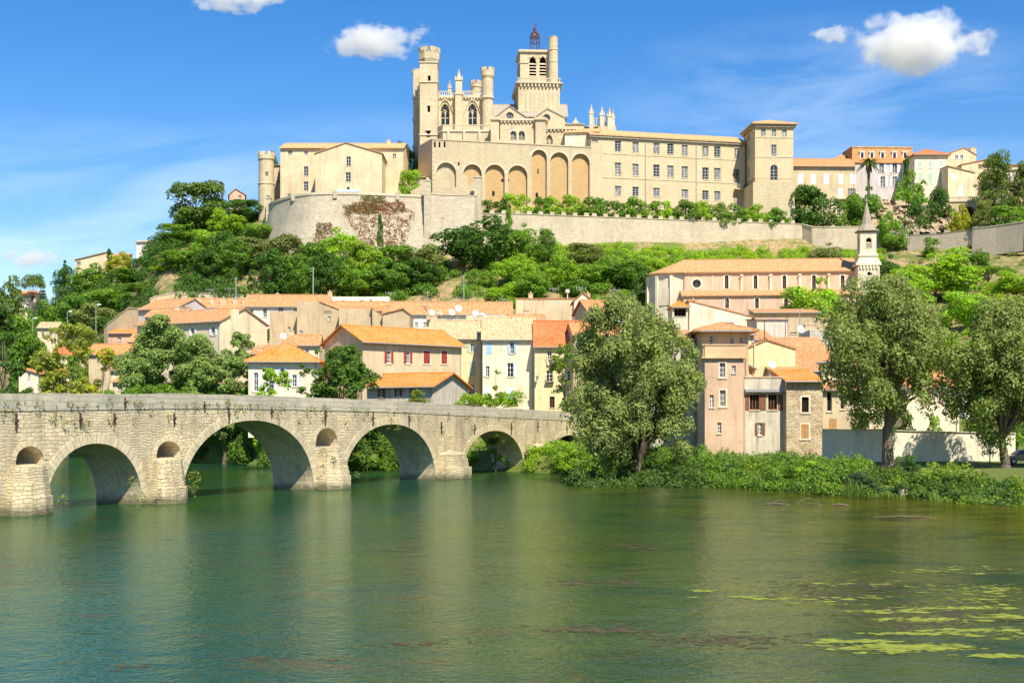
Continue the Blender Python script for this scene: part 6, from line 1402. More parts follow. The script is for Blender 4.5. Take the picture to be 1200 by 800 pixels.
house('cream cottage with a red roof half hidden behind the airy yellow-green tree', Block(60, 278, 106, 4, 8, 7, 416), 'palecream', 'tile_red', 'par', 1.8, wins=[('F', 74, 422, 3.4, 6), ('F', 92, 422, 3.4, 6)])
# ---- upper town on the right skyline
b = Block(929.5, 349, 1002, 2, 9, 52, 194)
u1 = house('long beige house with white shutters and orange roof right of the palace tower', b, 'beige', 'tile', 'par', 2.6, oh=.6, wins=[('F', x, 210, 6, 12.5, dict(closed='sh_white')) for x in (938.3, 953, 968.2, 984.8, 999.2)] + [('F', 939, 227, 11, 12, dict(cols=4, pane='curtain')), ('F', 984.8, 226.5, 6, 11, dict(closed='sh_white')), ('F', 998, 227, 9, 12, dict(cols=3, pane='curtain')), ('F', 983, 247, 4, 12, dict(pane='dark'))])
m = MB(); f_ = b.front; o = f_.rect(990, 233.6, 24, 1.2); bar(m, f_, o['u0'], o['u1'], o['v0'], o['v1'], .004, 1.2); bar(m, f_, o['u0'], o['u1'], o['v1'] + 0.9, o['v1'] + 1.0, 1.1, 1.18); [bar(m, f_, u, u + .05, o['v1'], o['v1'] + .9, 1.12, 1.16) for u in np.linspace(o['u0'], o['u1'] - .05, 14)]; m.build('balcony', M['trim'], u1)
house('taller house with a pointed orange roof behind the long beige house', Block(972, 360, 1010, 0, 9, 55, 191), 'beige', 'tile', 'hip', 3.2, chim=((.05, .4, .9, 1.2),))
b = Block(999, 358, 1071.5, 2, 11, 52, 191)
u2 = house('tall mansard house with an orange upper storey and white dormer windows', b, 'lilac', 'tile_tan', 'flat', 0, wins=[('F', x, y, 5.4, 12, dict(shutters='sh_white', pane='curtain')) for x, y in ((1033, 196.5), (1048.5, 196.5), (1062, 196.5), (1034.5, 213), (1048.5, 213), (1062, 213))] + [('F', 1019, 197, 5, 12, dict(closed='sh_white'))])
z0, z1 = b.ze + .01, ZY(174.8, 361); q = MB()
lo = [b.A + b.U * a + b.V * c + Z * z0 for a, c in ((-.3, -.4), (b.W + .3, -.4), (b.W + .3, b.D + .3), (-.3, b.D + .3))]; hi = [b.A + b.U * a + b.V * c + Z * z1 for a, c in ((.3, 1.2), (b.W - .3, 1.2), (b.W - .3, b.D - 1), (.3, b.D - 1))]; q.hexa(lo, hi); mr = q.build('mansard_roof', M['tile'], u2)
q = MB(); q.hexa([p - (Z * 0) for p in [h + Z * .002 + (b.U * e[0] + b.V * e[1]) * .25 for h, e in zip(hi, ((-1, -1), (1, -1), (1, 1), (-1, 1)))]], [h + Z * .4 + (b.U * e[0] + b.V * e[1]) * .25 for h, e in zip(hi, ((-1, -1), (1, -1), (1, 1), (-1, 1)))]); q.build('roof_edge', M['tile_tan'], u2)
for px in (1010.6, 1022, 1034.5, 1048.5, 1060.8):
    f_ = b.front; o = f_.rect(px, 182.6, 5.6, 9); q = MB(); bar(q, f_, o['u0'], o['u1'], o['v0'], o['v1'], -2.0, -.15); bar(q, f_, o['u0'] - .15, o['u1'] + .15, o['v1'], o['v1'] + .2, -2.0, 0); d = q.build('dormer', M['wood_white'], u2); q = MB(); bar(q, f_, o['u0'] + .28, o['u1'] - .28, o['v0'] + .3, o['v1'] - .25, -.149, -.14); q.build('pane', M['glass'], d)
u3 = house('cream house with a red-orange hipped roof and pale green shutters', Block(1071.8, 350, 1111, 0, 11, 52, 182), 'palecream', 'tile_red', 'hip', 2.6, oh=.7, wins=[('F', x, 193, 4.4, 8, dict(closed='sh_green', surround='wood_white')) for x in (1078, 1090.5, 1102.7)] + [('F', 1090, 209, 5, 12.5, dict(closed='sh_green', surround='wood_white')), ('F', 1102.7, 208.6, 5, 13, dict(closed='sh_green', surround='wood_white')), ('F', 1078.5, 209, 5, 12, dict(closed='sh_green'))])
house('tan gabled house with a paired white window and a red brick chimney on the skyline', Block(1106, 364, 1144, 0, 10, 54, 181.5), 'gable', 'tile_tan', 'perp', 2.0, .62, oh=.3, chim=((.97, .2, 1.6, 2.2),), wins=[('F', 1121, 184, 3.4, 5, dict(surround='wood_white')), ('F', 1127, 184, 3.4, 5, dict(surround='wood_white'))])
house('tan house with an orange roof rising to the right above the pines', Block(1127, 356, 1164, 0, 9, 54, 193), 'gable', 'tile', 'side', 1.8, oh=.3, wins=[('F', 1151, 194.6, 4, 5, dict(shutters='sh_brown')), ('F', 1158, 195, 3.4, 5)])
house('tan house with white shutters below the cream house, over the dark garden arch', Block(1111, 346, 1142, 8, 8, 52, 195), 'gable', 'tile_tan', 'side', -1.5, oh=.3, wins=[('F', 1125.6, 223.6, 5.4, 12.5, dict(closed='sh_white')), ('F', 1118, 208, 4.4, 8, dict(closed='sh_white'))])
house('pinkish house behind the tall pine on the right skyline', Block(1160, 352, 1192, 0, 9, 54, 199), 'pinkish', 'tile_tan', 'shed', 1.6, wins=[('F', 1171, 208, 4, 8), ('F', 1182, 208, 4, 8)])
house('tan house with a reddish roof at the right edge of the skyline', Block(1186, 358, 1222, 0, 9, 54, 193), 'gable', 'tile_old', 'shed', 1.4, wins=[('F', 1196, 202, 4, 7), ('F', 1210, 202, 4, 7)])
def garden_arch():
    b = Block(1108, 331, 1162, -8, 6, 44, 237); o = b.front.rect(1136, 254, 15, 24, 'round', rec=4.5); root = thing('arched_terrace', 'tan terrace wall with one dark round archway below the upper houses', 'terrace', (b.center().x, b.center().y, 50))
    m = MB(); walls(m, b, dict(F=[o]), None, 0); m.build('wall', M['tan'], root); q = MB(); q.face([Vector((p.x, p.y, b.ze - .01)) for p in b.c]); bar(q, b.front, -.2, b.W + .2, b.ze, b.ze + .3, -.4, .25); balustrade(q, b.front, 0, b.W, b.ze + .3, 1.0, .5); q.build('balustrade', M['trim'], root)
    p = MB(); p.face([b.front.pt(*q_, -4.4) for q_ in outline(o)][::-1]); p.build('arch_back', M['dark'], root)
garden_arch()
# garden wall on the bank
gw = [(964, 503, 131), (1035, 504, 130.5), (1100, 505.6, 130), (1190, 507.5, 129)]
wall_run('garden_wall', 'long smooth cream garden wall on the river bank behind the big tree trunk', gw, 3.4, 'gardenwall', thick=.35, cap=.06, capmat='gardenwall')
# rock face under the upper houses
def rock(label, px0, px1, ytop, ybot, Y0, Y1, seed):
    rnd = random.Random(seed); n, m_ = 44, 30; root_p = XY((px0 + px1) / 2, Y0); mb = MB(); g = {}
    for i in range(n + 1):
        for j in range(m_ + 1):
            px = lerp(px0, px1, i / n); py = lerp(ybot, ytop, j / m_) + rnd.uniform(-.6, .6); Y = lerp(Y0, Y1, j / m_) + 2.6 * noise.fractal(Vector((i * .13, j * .22, seed * 3.7)), 0.9, 2.1, 5) + (7 if i in (0, n) else 0); g[i, j] = P(px, py, Y)
    for i in range(n):
        for j in range(m_): mb.quad(g[i, j], g[i + 1, j], g[i + 1, j + 1], g[i, j + 1])
    o = mb.build('rock_face', M['rock'], None, False, origin=(root_p.x, root_p.y, ZY(ybot, Y0))); tag(o, label, 'rock')
t_ = NT('bare_rock'); p_ = t_.pos(); n1_ = t_.noise(p_, .5, 6, .7); n2_ = t_.noise(t_.mapping(p_, (1, 1, .5)), 1.8, 6, .75, .5)
t_.base(t_.mix(t_.ramp(n2_.outputs[0], .4, .62), (.34, .26, .165, 1), (.66, .54, .37, 1))); t_.bump(n2_.outputs[0], 1.0, .5); M['rock'] = t_.mat
rock('rugged pale rock face under the palm and the mansard house', 1018, 1062, 234, 270, 324, 333, 3)
rock('broken pale rock face below the cream house with green shutters', 1060, 1112, 238, 272, 323, 331, 5)

# ---------------------------------------------------------------- vegetation
def leaf_mesh(name, blobs, leaf, per_area, seed, aspect=1.7, shell=(0.72, 1.06), up=0.25, jit=0.8, zmin=None, droop=0.0, maxn=200000):
    """leaf-sized faces spread over many small clumps; blobs: (x, y, z, rx, ry, rz)"""
    rng = np.random.default_rng(seed)
    pos, nor = [], []
    for (x, y, z, rx, ry, rz) in blobs:
        n = max(6, int(per_area * (rx * ry + ry * rz + rx * rz) * 1.4))
        d = rng.normal(size=(n, 3)); d /= np.linalg.norm(d, axis=1)[:, None]
        low = d[:, 2] < -0.25; d[low & (rng.random(n) < 0.6), 2] *= -1
        rr = rng.uniform(shell[0], shell[1], n)[:, None]
        rr[rng.random(n) < 0.12] *= rng.uniform(0.9, 1.28)
        p = d * rr * np.array([rx, ry, rz]) + np.array([x, y, z])
        pos.append(p); nor.append(d / np.array([rx, ry, rz]) * min(rx, ry, rz) + np.array([0, 0, up]) + rng.normal(size=(n, 3)) * jit * 0.55)
    pos = np.concatenate(pos); nor = np.concatenate(nor)
    if zmin is not None: k = pos[:, 2] > zmin; pos, nor = pos[k], nor[k]
    if len(pos) > maxn: k = rng.choice(len(pos), maxn, replace=False); pos, nor = pos[k], nor[k]
    nor /= np.linalg.norm(nor, axis=1)[:, None] + 1e-9
    N = len(pos)
    t = rng.normal(size=(N, 3)); t[:, 2] -= droop; t -= (t * nor).sum(1)[:, None] * nor; t /= np.linalg.norm(t, axis=1)[:, None] + 1e-9
    b = np.cross(nor, t)
    L = leaf * rng.uniform(0.6, 1.3, N)[:, None]; Wd = L / aspect
    bend = nor * (L * 0.12)
    v = np.stack([pos - t * L * .5 - bend, pos + b * Wd * .5, pos + t * L * .5 - bend, pos - b * Wd * .5], 1).reshape(-1, 3)
    me = bpy.data.meshes.new(name)
    me.vertices.add(4 * N); me.vertices.foreach_set('co', v.astype(np.float32).ravel())
    me.loops.add(4 * N); me.loops.foreach_set('vertex_index', np.arange(4 * N, dtype=np.int32))
    me.polygons.add(N); me.polygons.foreach_set('loop_start', np.arange(0, 4 * N, 4, dtype=np.int32)); me.polygons.foreach_set('loop_total', np.full(N, 4, dtype=np.int32))
    me.update(); me.validate()
    me.materials.append(M['leaf'])
    return me

def skeleton(mb, h0, tips, r0, rnd, lean=(0, 0)):
    """trunk from the ground to h0, then limbs to the tips"""
    p = [Vector((0, 0, -0.03)), Vector((lean[0] * .4, lean[1] * .4, h0 * .5)), Vector((lean[0], lean[1], h0))]
    mb.path([p[0], p[0] + Vector((0, 0, h0 * .12)), p[1], p[2]], [r0 * 1.5, r0 * 1.05, r0 * .9, r0 * .75], 8)
    for t in tips:
        t = Vector(t); m_ = p[2] + (t - p[2]) * .5 + Vector((rnd.uniform(-.04, .04), rnd.uniform(-.04, .04), rnd.uniform(-.01, .05)))
        mb.path([p[2] - Vector((0, 0, h0 * .12)), m_, t], [r0 * .5, r0 * .33, r0 * .12], 6)

def crown_blobs(kind, seed):
    rnd = random.Random(seed); B = []; tips = []; h0 = .3
    if kind == 'broad':          # rounded, several lobes
        for i in range(60):
            while True:
                x, y, z = rnd.uniform(-1, 1), rnd.uniform(-1, 1), rnd.uniform(-1, 1); d = x * x + y * y + z * z
                if .3 < d < 1: break
            k = .92 * (1 + .14 * math.sin(3 * math.atan2(y, x) + seed) + .10 * math.sin(5 * z + seed)); r = rnd.uniform(.075, .15)
            B.append((x * .44 * k, y * .44 * k, .53 + z * .40 * k, r, r, r * .85))
        h0 = .2
    elif kind == 'tall':
        for i in range(44):
            z = rnd.random() ** .8; w = math.sin(math.pi * min(1, .12 + z * .86)) ** .7 * .36; a = rnd.uniform(0, 6.28); q = math.sqrt(rnd.random()); r = rnd.uniform(.08, .14)
            B.append((math.cos(a) * w * q * 1.15, math.sin(a) * w * q * 1.15, .16 + z * .77, r, r, r * 1.0))
        h0 = .22
    elif kind == 'umbrella':
        for i in range(36):
            a = rnd.uniform(0, 6.28); q = math.sqrt(rnd.random()) * .42; r = rnd.uniform(.07, .12); B.append((math.cos(a) * q, math.sin(a) * q, .70 + .20 * (1 - (q / .42) ** 2) + rnd.uniform(-.07, .03), r * 1.2, r * 1.2, r * .65))
        h0 = .5
    elif kind == 'pine':         # open tiers of needle plates
        for t in range(9):
            z = .25 + .085 * t; w = .46 * (1 - .62 * (t / 8.) ** 1.2)
            for i in range(9):
                a = rnd.uniform(0, 6.28); q = rnd.uniform(.2, 1) * w; r = rnd.uniform(.07, .12); B.append((math.cos(a) * q, math.sin(a) * q, z + rnd.uniform(-.04, .05), r * 1.25, r * 1.25, r * .6))
        B.append((0, 0, .97, .06, .06, .05)); h0 = .6
    elif kind == 'cypress':
        for i in range(40):
            z = rnd.random(); w = .36 * (math.sin(math.pi * min(1, .18 + z * .82)) ** .6); a = rnd.uniform(0, 6.28); B.append((math.cos(a) * w * .7, math.sin(a) * w * .7, .06 + z * .86, .16, .16, .07))
        B.append((0, 0, .96, .07, .07, .05)); h0 = .5
    elif kind == 'spruce':
        for t in range(11):
            z = .12 + .08 * t; w = .44 * (1 - t / 11.5)
            for i in range(6): a = 1.05 * i + t * .5 + rnd.uniform(-.2, .2); r = .08 + .06 * (1 - t / 11); B.append((math.cos(a) * w * .7, math.sin(a) * w * .7, z, r, r, r * .45))
        h0 = .7
    elif kind == 'bush':
        for i in range(26):
            a = rnd.uniform(0, 6.28); q = math.sqrt(rnd.random()) * .4; z = rnd.uniform(.12, .82) * (1 - .6 * (q / .4) ** 2.5) + .04; r = rnd.uniform(.1, .17); B.append((math.cos(a) * q, math.sin(a) * q, z, r, r, r))
        h0 = .2
    mx = max(max(abs(b[0]) + b[3] * .8, abs(b[1]) + b[4] * .8) for b in B); mz = max(b[2] + b[5] * .85 for b in B)
    if kind != 'cypress': B = [(b[0] * .5 / mx, b[1] * .5 / mx, b[2] / mz, b[3], b[4], b[5]) for b in B]
    for b in rnd.sample(B, min(7, len(B))): tips.append((b[0] * .92, b[1] * .92, b[2]))
    return B, tips, h0

PROTO = {}
LEAFSPEC = dict(broad=(.046, 2300, .8), tall=(.042, 2500, .8), umbrella=(.038, 3200, .8), pine=(.038, 3000, .9), cypress=(.06, 1500, .75), spruce=(.05, 2200, .85), bush=(.065, 1300, .8))
for kind_ in LEAFSPEC:
    for s_ in range(3 if kind_ in ('broad', 'bush', 'tall', 'pine') else 1):
        B_, tips_, h0_ = crown_blobs(kind_, 11 + s_ * 5)
        lf, dn, jt = LEAFSPEC[kind_]
        me_ = leaf_mesh('crown', B_, lf, dn, 5 + s_, aspect=1.5 if kind_ not in ('pine', 'spruce', 'umbrella') else 2.2, jit=jt)
        tb = MB(); skeleton(tb, h0_, tips_, .024 if kind_ != 'bush' else .016, random.Random(s_))
        PROTO[kind_, s_] = (me_, tb)
TRUNKME = {}
for k_, (me_, tb) in PROTO.items():
    o_ = tb.build('trunk', M['bark']); TRUNKME[k_] = o_.data; bpy.data.objects.remove(o_)

C = dict(green=(0.185, 0.336, 0.032), deep=(0.084, 0.185, 0.026), bright=(0.302, 0.482, 0.032), olive=(0.241, 0.291, 0.078), grey=(0.246, 0.302, 0.110), yellow=(0.470, 0.493, 0.040), pine=(0.157, 0.241, 0.038), blue=(0.106, 0.190, 0.100), mid=(0.140, 0.274, 0.030))
_rt = random.Random(21)
def tree(name, cat, label, kind, px, ytop, w, Y, col, group=None, base=None, seed=None, clip=None):
    """a tree standing on the ground at (column px, distance Y), crown top at photo row ytop, crown w columns wide"""
    x = (px - CX) / FPX * Y; z0 = gz(x, Y) if base is None else base
    h = ZY(ytop, Y) - z0; wm = w / FPX * Y * (1.22 if kind in ('broad', 'tall') else 1.0)
    k = (kind, (seed if seed is not None else _rt.randrange(3)) % (3 if (kind, 1) in PROTO else 1)); me = PROTO[k][0]
    r = thing(name, label, cat, (x, Y, z0), group); r.scale = (wm, wm, h); r.rotation_euler.z = _rt.uniform(0, 6.28)
    o = bpy.data.objects.new('trunk', TRUNKME[k]); COL.objects.link(o); o.parent = r
    c = bpy.data.objects.new('crown', me); COL.objects.link(c); c.parent = r
    cc = C[col] if isinstance(col, str) else col; f = _rt.uniform(.9, 1.12); c.color = (cc[0] * f, cc[1] * f * _rt.uniform(.97, 1.03), cc[2] * f, 1)
    return r
def T(label, *a, **k): return tree('tree', 'tree', label, *a, **k)
def SH(label, *a, **k): return tree('shrub', 'shrub', label, *a, **k)

# -- wood on the slope left of the round bastion
tree('pine_tree', 'pine', 'rounded pine with dark dense crown topping the wood left of the bastion', 'broad', 233, 214, 62, 333, 'pine')
W1 = 'trees massed in the wood left of the round bastion'
for lab, a in (('mid green tree at the upper left edge of the wood below the rounded pine', ('broad', 210, 262, 44, 330, 'green')),
               ('dull green tree in the wood just right of the rounded pine', ('tall', 256, 233, 44, 330, 'mid')),
               ('bright lime green tree in the middle of the wood below the pink house', ('broad', 268, 243, 46, 324, 'bright')),
               ('dark green tree under the small pink house, against the bastion end', ('broad', 290, 233, 46, 327, 'deep')),
               ('light green tall tree in the centre of the wood', ('broad', 248, 264, 50, 312, 'bright')),
               ('deep green round tree at the left foot of the wood', ('broad', 218, 285, 52, 306, 'green')),
               ('olive green tree low at the left edge of the wood', ('broad', 202, 296, 38, 312, 'olive')),
               ('dark tree with shaded trunk above the pale road wall', ('tall', 244, 292, 46, 298, 'deep')),
               ('mid green tree with a pale trunk by the pale road wall', ('tall', 275, 280, 46, 297, 'mid')),
               ('large dull green tree at the foot of the bastion, rightmost of the left wood', ('broad', 303, 279, 54, 301, 'olive')),
               ('dark leafy tree hugging the left end of the round bastion', ('broad', 303, 258, 40, 316, 'green')),
               ('grey-green tree halfway up the wood near its left edge', ('broad', 226, 246, 40, 334, 'mid')),
               ('deep green tree filling the shaded middle of the wood', ('tall', 262, 270, 40, 305, 'deep')),
               ('small dark tree poking up left of the rounded pine', ('tall', 212, 247, 30, 337, 'deep'))):
    T(lab, *a, group=W1)
T('dark treetop showing behind the residence, right of the round turret', 'broad', 327, 178, 26, 345, 'deep', base=56)
T('dark treetop showing between the residence and the west tower', 'broad', 476, 168, 30, 350, 'deep', base=58)
T('small bright tree on the terrace between residence and arcaded wall', 'broad', 479, 199, 24, 316, 'bright', base=59)
# -- slope running down to the left
W2 = 'trees on the slope at the far left'
for lab, a in (('green treetop on the slope right of the white modern building', ('broad', 186, 318, 36, 332, 'green')), ('pale green tree in front of the white modern building', ('broad', 170, 306, 22, 350, 'olive')),
               ('yellowish tree beside the orange roof on the left skyline', ('broad', 140, 295, 30, 372, 'yellow')), ('rounded mid green tree at the middle of the left slope', ('broad', 155, 316, 44, 335, 'mid')),
               ('dark green tree below the tan skyline house', ('broad', 104, 309, 44, 370, 'green')), ('deep green tree left of the tan skyline house', ('tall', 78, 312, 32, 378, 'deep')),
               ('broad green tree low on the left slope above the street lamps', ('broad', 130, 333, 56, 315, 'green')), ('light green tree low on the slope above the ramp wall', ('broad', 165, 328, 46, 308, 'mid')),
               ('rounded green tree above the ochre house', ('broad', 90, 342, 50, 320, 'mid')), ('dull green tree behind the cream house at the far left', ('broad', 62, 352, 40, 340, 'green')),
               ('bluish green conifer-like tree beside the far left cream house', ('spruce', 50, 340, 26, 385, 'blue')), ('umbrella-crowned pine standing above the far left cream house', ('umbrella', 38, 321, 34, 400, 'pine')),
               ('pointed dark cypress on the left skyline before the orange roof', ('cypress', 128, 291, 12, 372, 'deep')), ('small pointed spruce left of the tan skyline house', ('spruce', 76, 305, 14, 385, 'deep')),
               ('slim cypress halfway down the left slope', ('cypress', 72, 347, 12, 340, 'deep')), ('pine with a ragged crown at the left frame edge', ('broad', 4, 322, 44, 390, 'pine')),
               ('bright green tree at the right edge of the left slope', ('broad', 196, 320, 34, 312, 'bright')), ('grey-green tree filling the foot of the left slope', ('broad', 112, 352, 48, 300, 'olive'))):
    T(lab, *a, group=W2)
# -- foot of the bastion
W3 = 'trees below the round bastion'
for lab, a in (('dull green round tree below the left part of the round bastion', ('broad', 338, 277, 56, 289, 'olive')), ('yellow-green bright tree in front of the round bastion', ('broad', 398, 267, 58, 288, 'bright')),
               ('bright green lower tree right of the yellow-green one', ('broad', 425, 283, 44, 284, 'bright')), ('dark green tree between the dull and the bright ones below the bastion', ('broad', 366, 283, 44, 286, 'mid')),
               ('mid green broad tree below the brown creeper', ('broad', 458, 287, 56, 287, 'green')), ('wide grey-green tree right of the slim cypress', ('broad', 490, 287, 56, 290, 'olive')),
               ('dark tree with bare trunks behind the white flat house', ('tall', 318, 292, 50, 280, 'deep')), ('dark shaded tree left of the utility pole above the terrace roofs', ('tall', 352, 298, 48, 279, 'mid')),
               ('shaded tree with slim trunks right of the utility pole', ('tall', 386, 296, 48, 277, 'deep')), ('leafy light tree above the white flat house', ('broad', 418, 304, 50, 276, 'green')),
               ('deep green tree above the long speckled roof', ('broad', 455, 304, 54, 277, 'mid')), ('dark tree on the edge of the bare bank right of the town wood', ('broad', 490, 300, 52, 280, 'deep'))):
    T(lab, *a, group=W3)
tree('cypress_tree', 'cypress', 'slim dark cypress against the brown creeper on the bastion', 'cypress', 445.5, 250, 11, 296, 'deep')
# -- central slope
T('huge dark spreading tree below the right end of the bastion', 'broad', 557, 250, 84, 292, 'deep', seed=1)
tree('cypress_tree', 'cypress', 'slender green columnar tree beside the huge dark spreading tree', 'cypress', 596, 243, 15, 298, 'green')
W4 = 'trees on the slope under the long rampart'
for lab, a in (('green tree just right of the slender columnar tree', ('broad', 610, 262, 40, 298, 'green')), ('feathery light tree standing above the bushes of the slope', ('pine', 640, 268, 34, 296, 'mid')),
               ('bright tree below the slender columnar tree', ('broad', 606, 296, 46, 280, 'bright')), ('dark bush-like tree above the plain beige house', ('broad', 622, 318, 44, 268, 'green')),
               ('large round green tree behind the aerials', ('broad', 700, 298, 60, 277, 'green')), ('broad green tree left of the pink church', ('broad', 735, 301, 60, 275, 'mid')),
               ('fresh green tree in the middle of the central slope', ('broad', 662, 300, 48, 276, 'bright')), ('dark tree squeezed against the church apse', ('tall', 752, 318, 34, 262, 'deep')),
               ('low green tree above the roof with blue doors', ('broad', 675, 325, 44, 264, 'mid')), ('pale green tree above the left end of the beige blank house', ('broad', 590, 330, 40, 268, 'bright')),
               ('dull green tree half way up the slope right of the feathery tree', ('broad', 690, 285, 42, 292, 'olive')), ('bright low tree near the church roof ridge', ('broad', 760, 296, 40, 285, 'bright'))):
    T(lab, *a, group=W4)
# -- right side
T('bright green tree growing in front of the church aisle', 'broad', 953, 325, 76, 233, 'bright', seed=2)
W5 = 'trees on the slope right of the church spire'
for lab, a in (('dark green round tree just right of the church spire', ('broad', 1041, 297, 32, 262, 'deep')), ('large lime green tree on the slope right of the spire', ('broad', 1096, 292, 92, 258, 'bright')),
               ('flat domed green tree on the right slope', ('umbrella', 1158, 312, 66, 262, 'green')), ('bright tree at the right edge below the dry slope', ('broad', 1192, 316, 54, 250, 'bright')),
               ('bright tree behind the top of the large right-hand tree', ('broad', 1065, 316, 50, 240, 'bright')), ('light green tree between the two large right-hand trees', ('broad', 1134, 334, 56, 225, 'bright')),
               ('green tree at the far right behind the drooping tree', ('broad', 1190, 352, 60, 205, 'green')), ('dull round tree left of the church spire under the rampart', ('broad', 967, 285, 42, 300, 'olive')),
               ('small tree right of the lime green one on the dry slope', ('broad', 1143, 297, 34, 268, 'mid'))):
    T(lab, *a, group=W5)
# -- upper town greenery
T('big dark leafy tree over the rampart right of the palace tower', 'broad', 950, 220, 58, 336, 'deep', base=52, seed=0)
T('mid green tree in front of the long beige house', 'broad', 1012, 218, 46, 332, 'mid', base=53)
T('leafy tree left of the palm over the rampart', 'tall', 1000, 228, 34, 330, 'green', base=52)
T('dark bushy tree in front of the mansard house', 'broad', 1067, 197, 38, 336, 'green', base=52)
T('deep green tree hanging over the rock face below the mansard house', 'tall', 1073, 232, 30, 327, 'deep', base=48)
tree('cypress_tree', 'cypress', 'small pointed cypress in front of the mansard house', 'cypress', 1063, 182, 14, 341, 'deep', base=58)
T('dark ivy-clad tree below the cream house with green shutters', 'tall', 1101, 219, 32, 328, 'deep', base=48)
T('light yellow-green tree beside the dark garden arch', 'broad', 1124, 240, 26, 322, 'yellow', base=49)
tree('pine_tree', 'pine', 'tall open pine rising above the grey retaining wall', 'pine', 1166, 178, 66, 322, 'pine', base=52, seed=1)
tree('pine_tree', 'pine', 'dense pine at the right frame edge by the upper houses', 'pine', 1199, 190, 50, 318, 'pine', base=52, seed=2)
tree('pine_tree', 'pine', 'short bushy pine right of the garden arch', 'pine', 1153, 234, 34, 316, 'olive', base=50, seed=0)
T('pale treetop behind the roof right of the palace tower', 'broad', 951, 187, 16, 372, 'bright', base=66)
# palm
def palm():
    Y = 338; p = XY(1018, Y); z0 = 56; zt = ZY(190, Y); root = thing('palm_tree', 'tall palm with arching fronds in front of the upper town', 'palm', (p.x, p.y, z0)); m = MB(); m.path([p + Z * z0, p + Z * lerp(z0, zt, .5), p + Z * zt], [.45, .36, .4], 8); m.build('trunk', M['bark'], root)
    q = MB(); rnd = random.Random(4)
    for i in range(46):
        a = rnd.uniform(0, 6.28); e = rnd.uniform(-.35, 1.3); L = rnd.uniform(2.4, 3.4); d = Vector((math.cos(a), math.sin(a), 0)); pts = []
        for k in range(7):
            t = k / 6; pts.append(p + Z * (zt + L * (math.sin(e) * t - .75 * t * t)) + d * (L * math.cos(e * .6) * t))
        s_ = Vector((-d.y, d.x, 0))
        for k in range(6):
            w0, w1 = .34 * math.sin(math.pi * min(1, .15 + k / 7)), .34 * math.sin(math.pi * min(1, .15 + (k + 1) / 7))
            for sg in (-1, 1): q.quad(pts[k], pts[k + 1], pts[k + 1] + s_ * (sg * w1) - Z * .16, pts[k] + s_ * (sg * w0) - Z * .16)
    c = q.build('fronds', M['leaf'], root); c.color = (.12, .16, .03, 1)
palm()
# hedge of oleanders along the terrace above the rampart
tb_ = random.Random(9); HP = [(575, 233, 20), (590, 232, 16), (606, 227, 30), (634, 231, 20), (645, 229, 20), (668, 229, 26), (688, 230, 24), (701, 231, 20), (722, 233, 24), (742, 232, 26), (763, 235, 24), (781, 236, 22), (803, 234, 26), (822, 235, 24), (842, 237, 24), (862, 238, 24), (884, 238, 26), (908, 243, 24)]
HL = ['leftmost dark clipped shrub on the terrace above the rampart', 'dark clipped shrub second along the rampart terrace', 'bright shrub in front of the fourth brown blind arch', 'shrub below the first tall blind arch', 'shrub between the first and second tall blind arches', 'shrub below the second tall blind arch', 'shrub below the last tall blind arch', 'shrub where the blind arches meet the long palace', 'shrub below the first window column of the palace', 'shrub below the second window column of the palace', 'shrub under the first downpipe of the palace', 'shrub left of the middle of the palace front', 'shrub in the middle of the palace front', 'shrub under the second downpipe of the palace', 'shrub below the last window columns of the palace', 'shrub at the inner corner of palace and tower', 'shrub at the left foot of the palace tower', 'shrub at the right foot of the palace tower']
for (px, yt, w), lab in zip(HP, HL):
    Y = lerp(316, 331, (px - 560) / 350); SH(lab, 'bush', px, yt + tb_.uniform(-1.5, 1), w * 1.6, Y, 'deep' if px < 595 else tb_.choice(['bright', 'green', 'bright', 'mid']), group='shrubs along the rampart terrace', base=56.0)

SH('bright bush on the grass in front of the cream and orange houses', 'bush', 1150, 470, 40, 142, 'green')
T('bright green tree in front of the house with blue doors', 'broad', 712, 385, 50, 190, 'green')
T('low dull tree hiding the foot of the far left cream house', 'broad', 32, 361, 56, 350, 'green')
T('bright leafy tree over the grey retaining wall beside the tall pine', 'broad', 1186, 240, 40, 311, 'green', base=50)
SH('bright scrub at the foot of the grey garden wall with merlons', 'bush', 1092, 276, 26, 312, 'green')
T('green tree in front of the broken rock face', 'broad', 1046, 246, 34, 322, 'green', base=48)
T('leafy tree behind the yellow-green trees, hiding the ochre house', 'broad', 36, 388, 56, 272, 'mid')
T('rounded tree between the cottage with teal shutters and the ramp wall', 'broad', 98, 398, 42, 258, 'green')
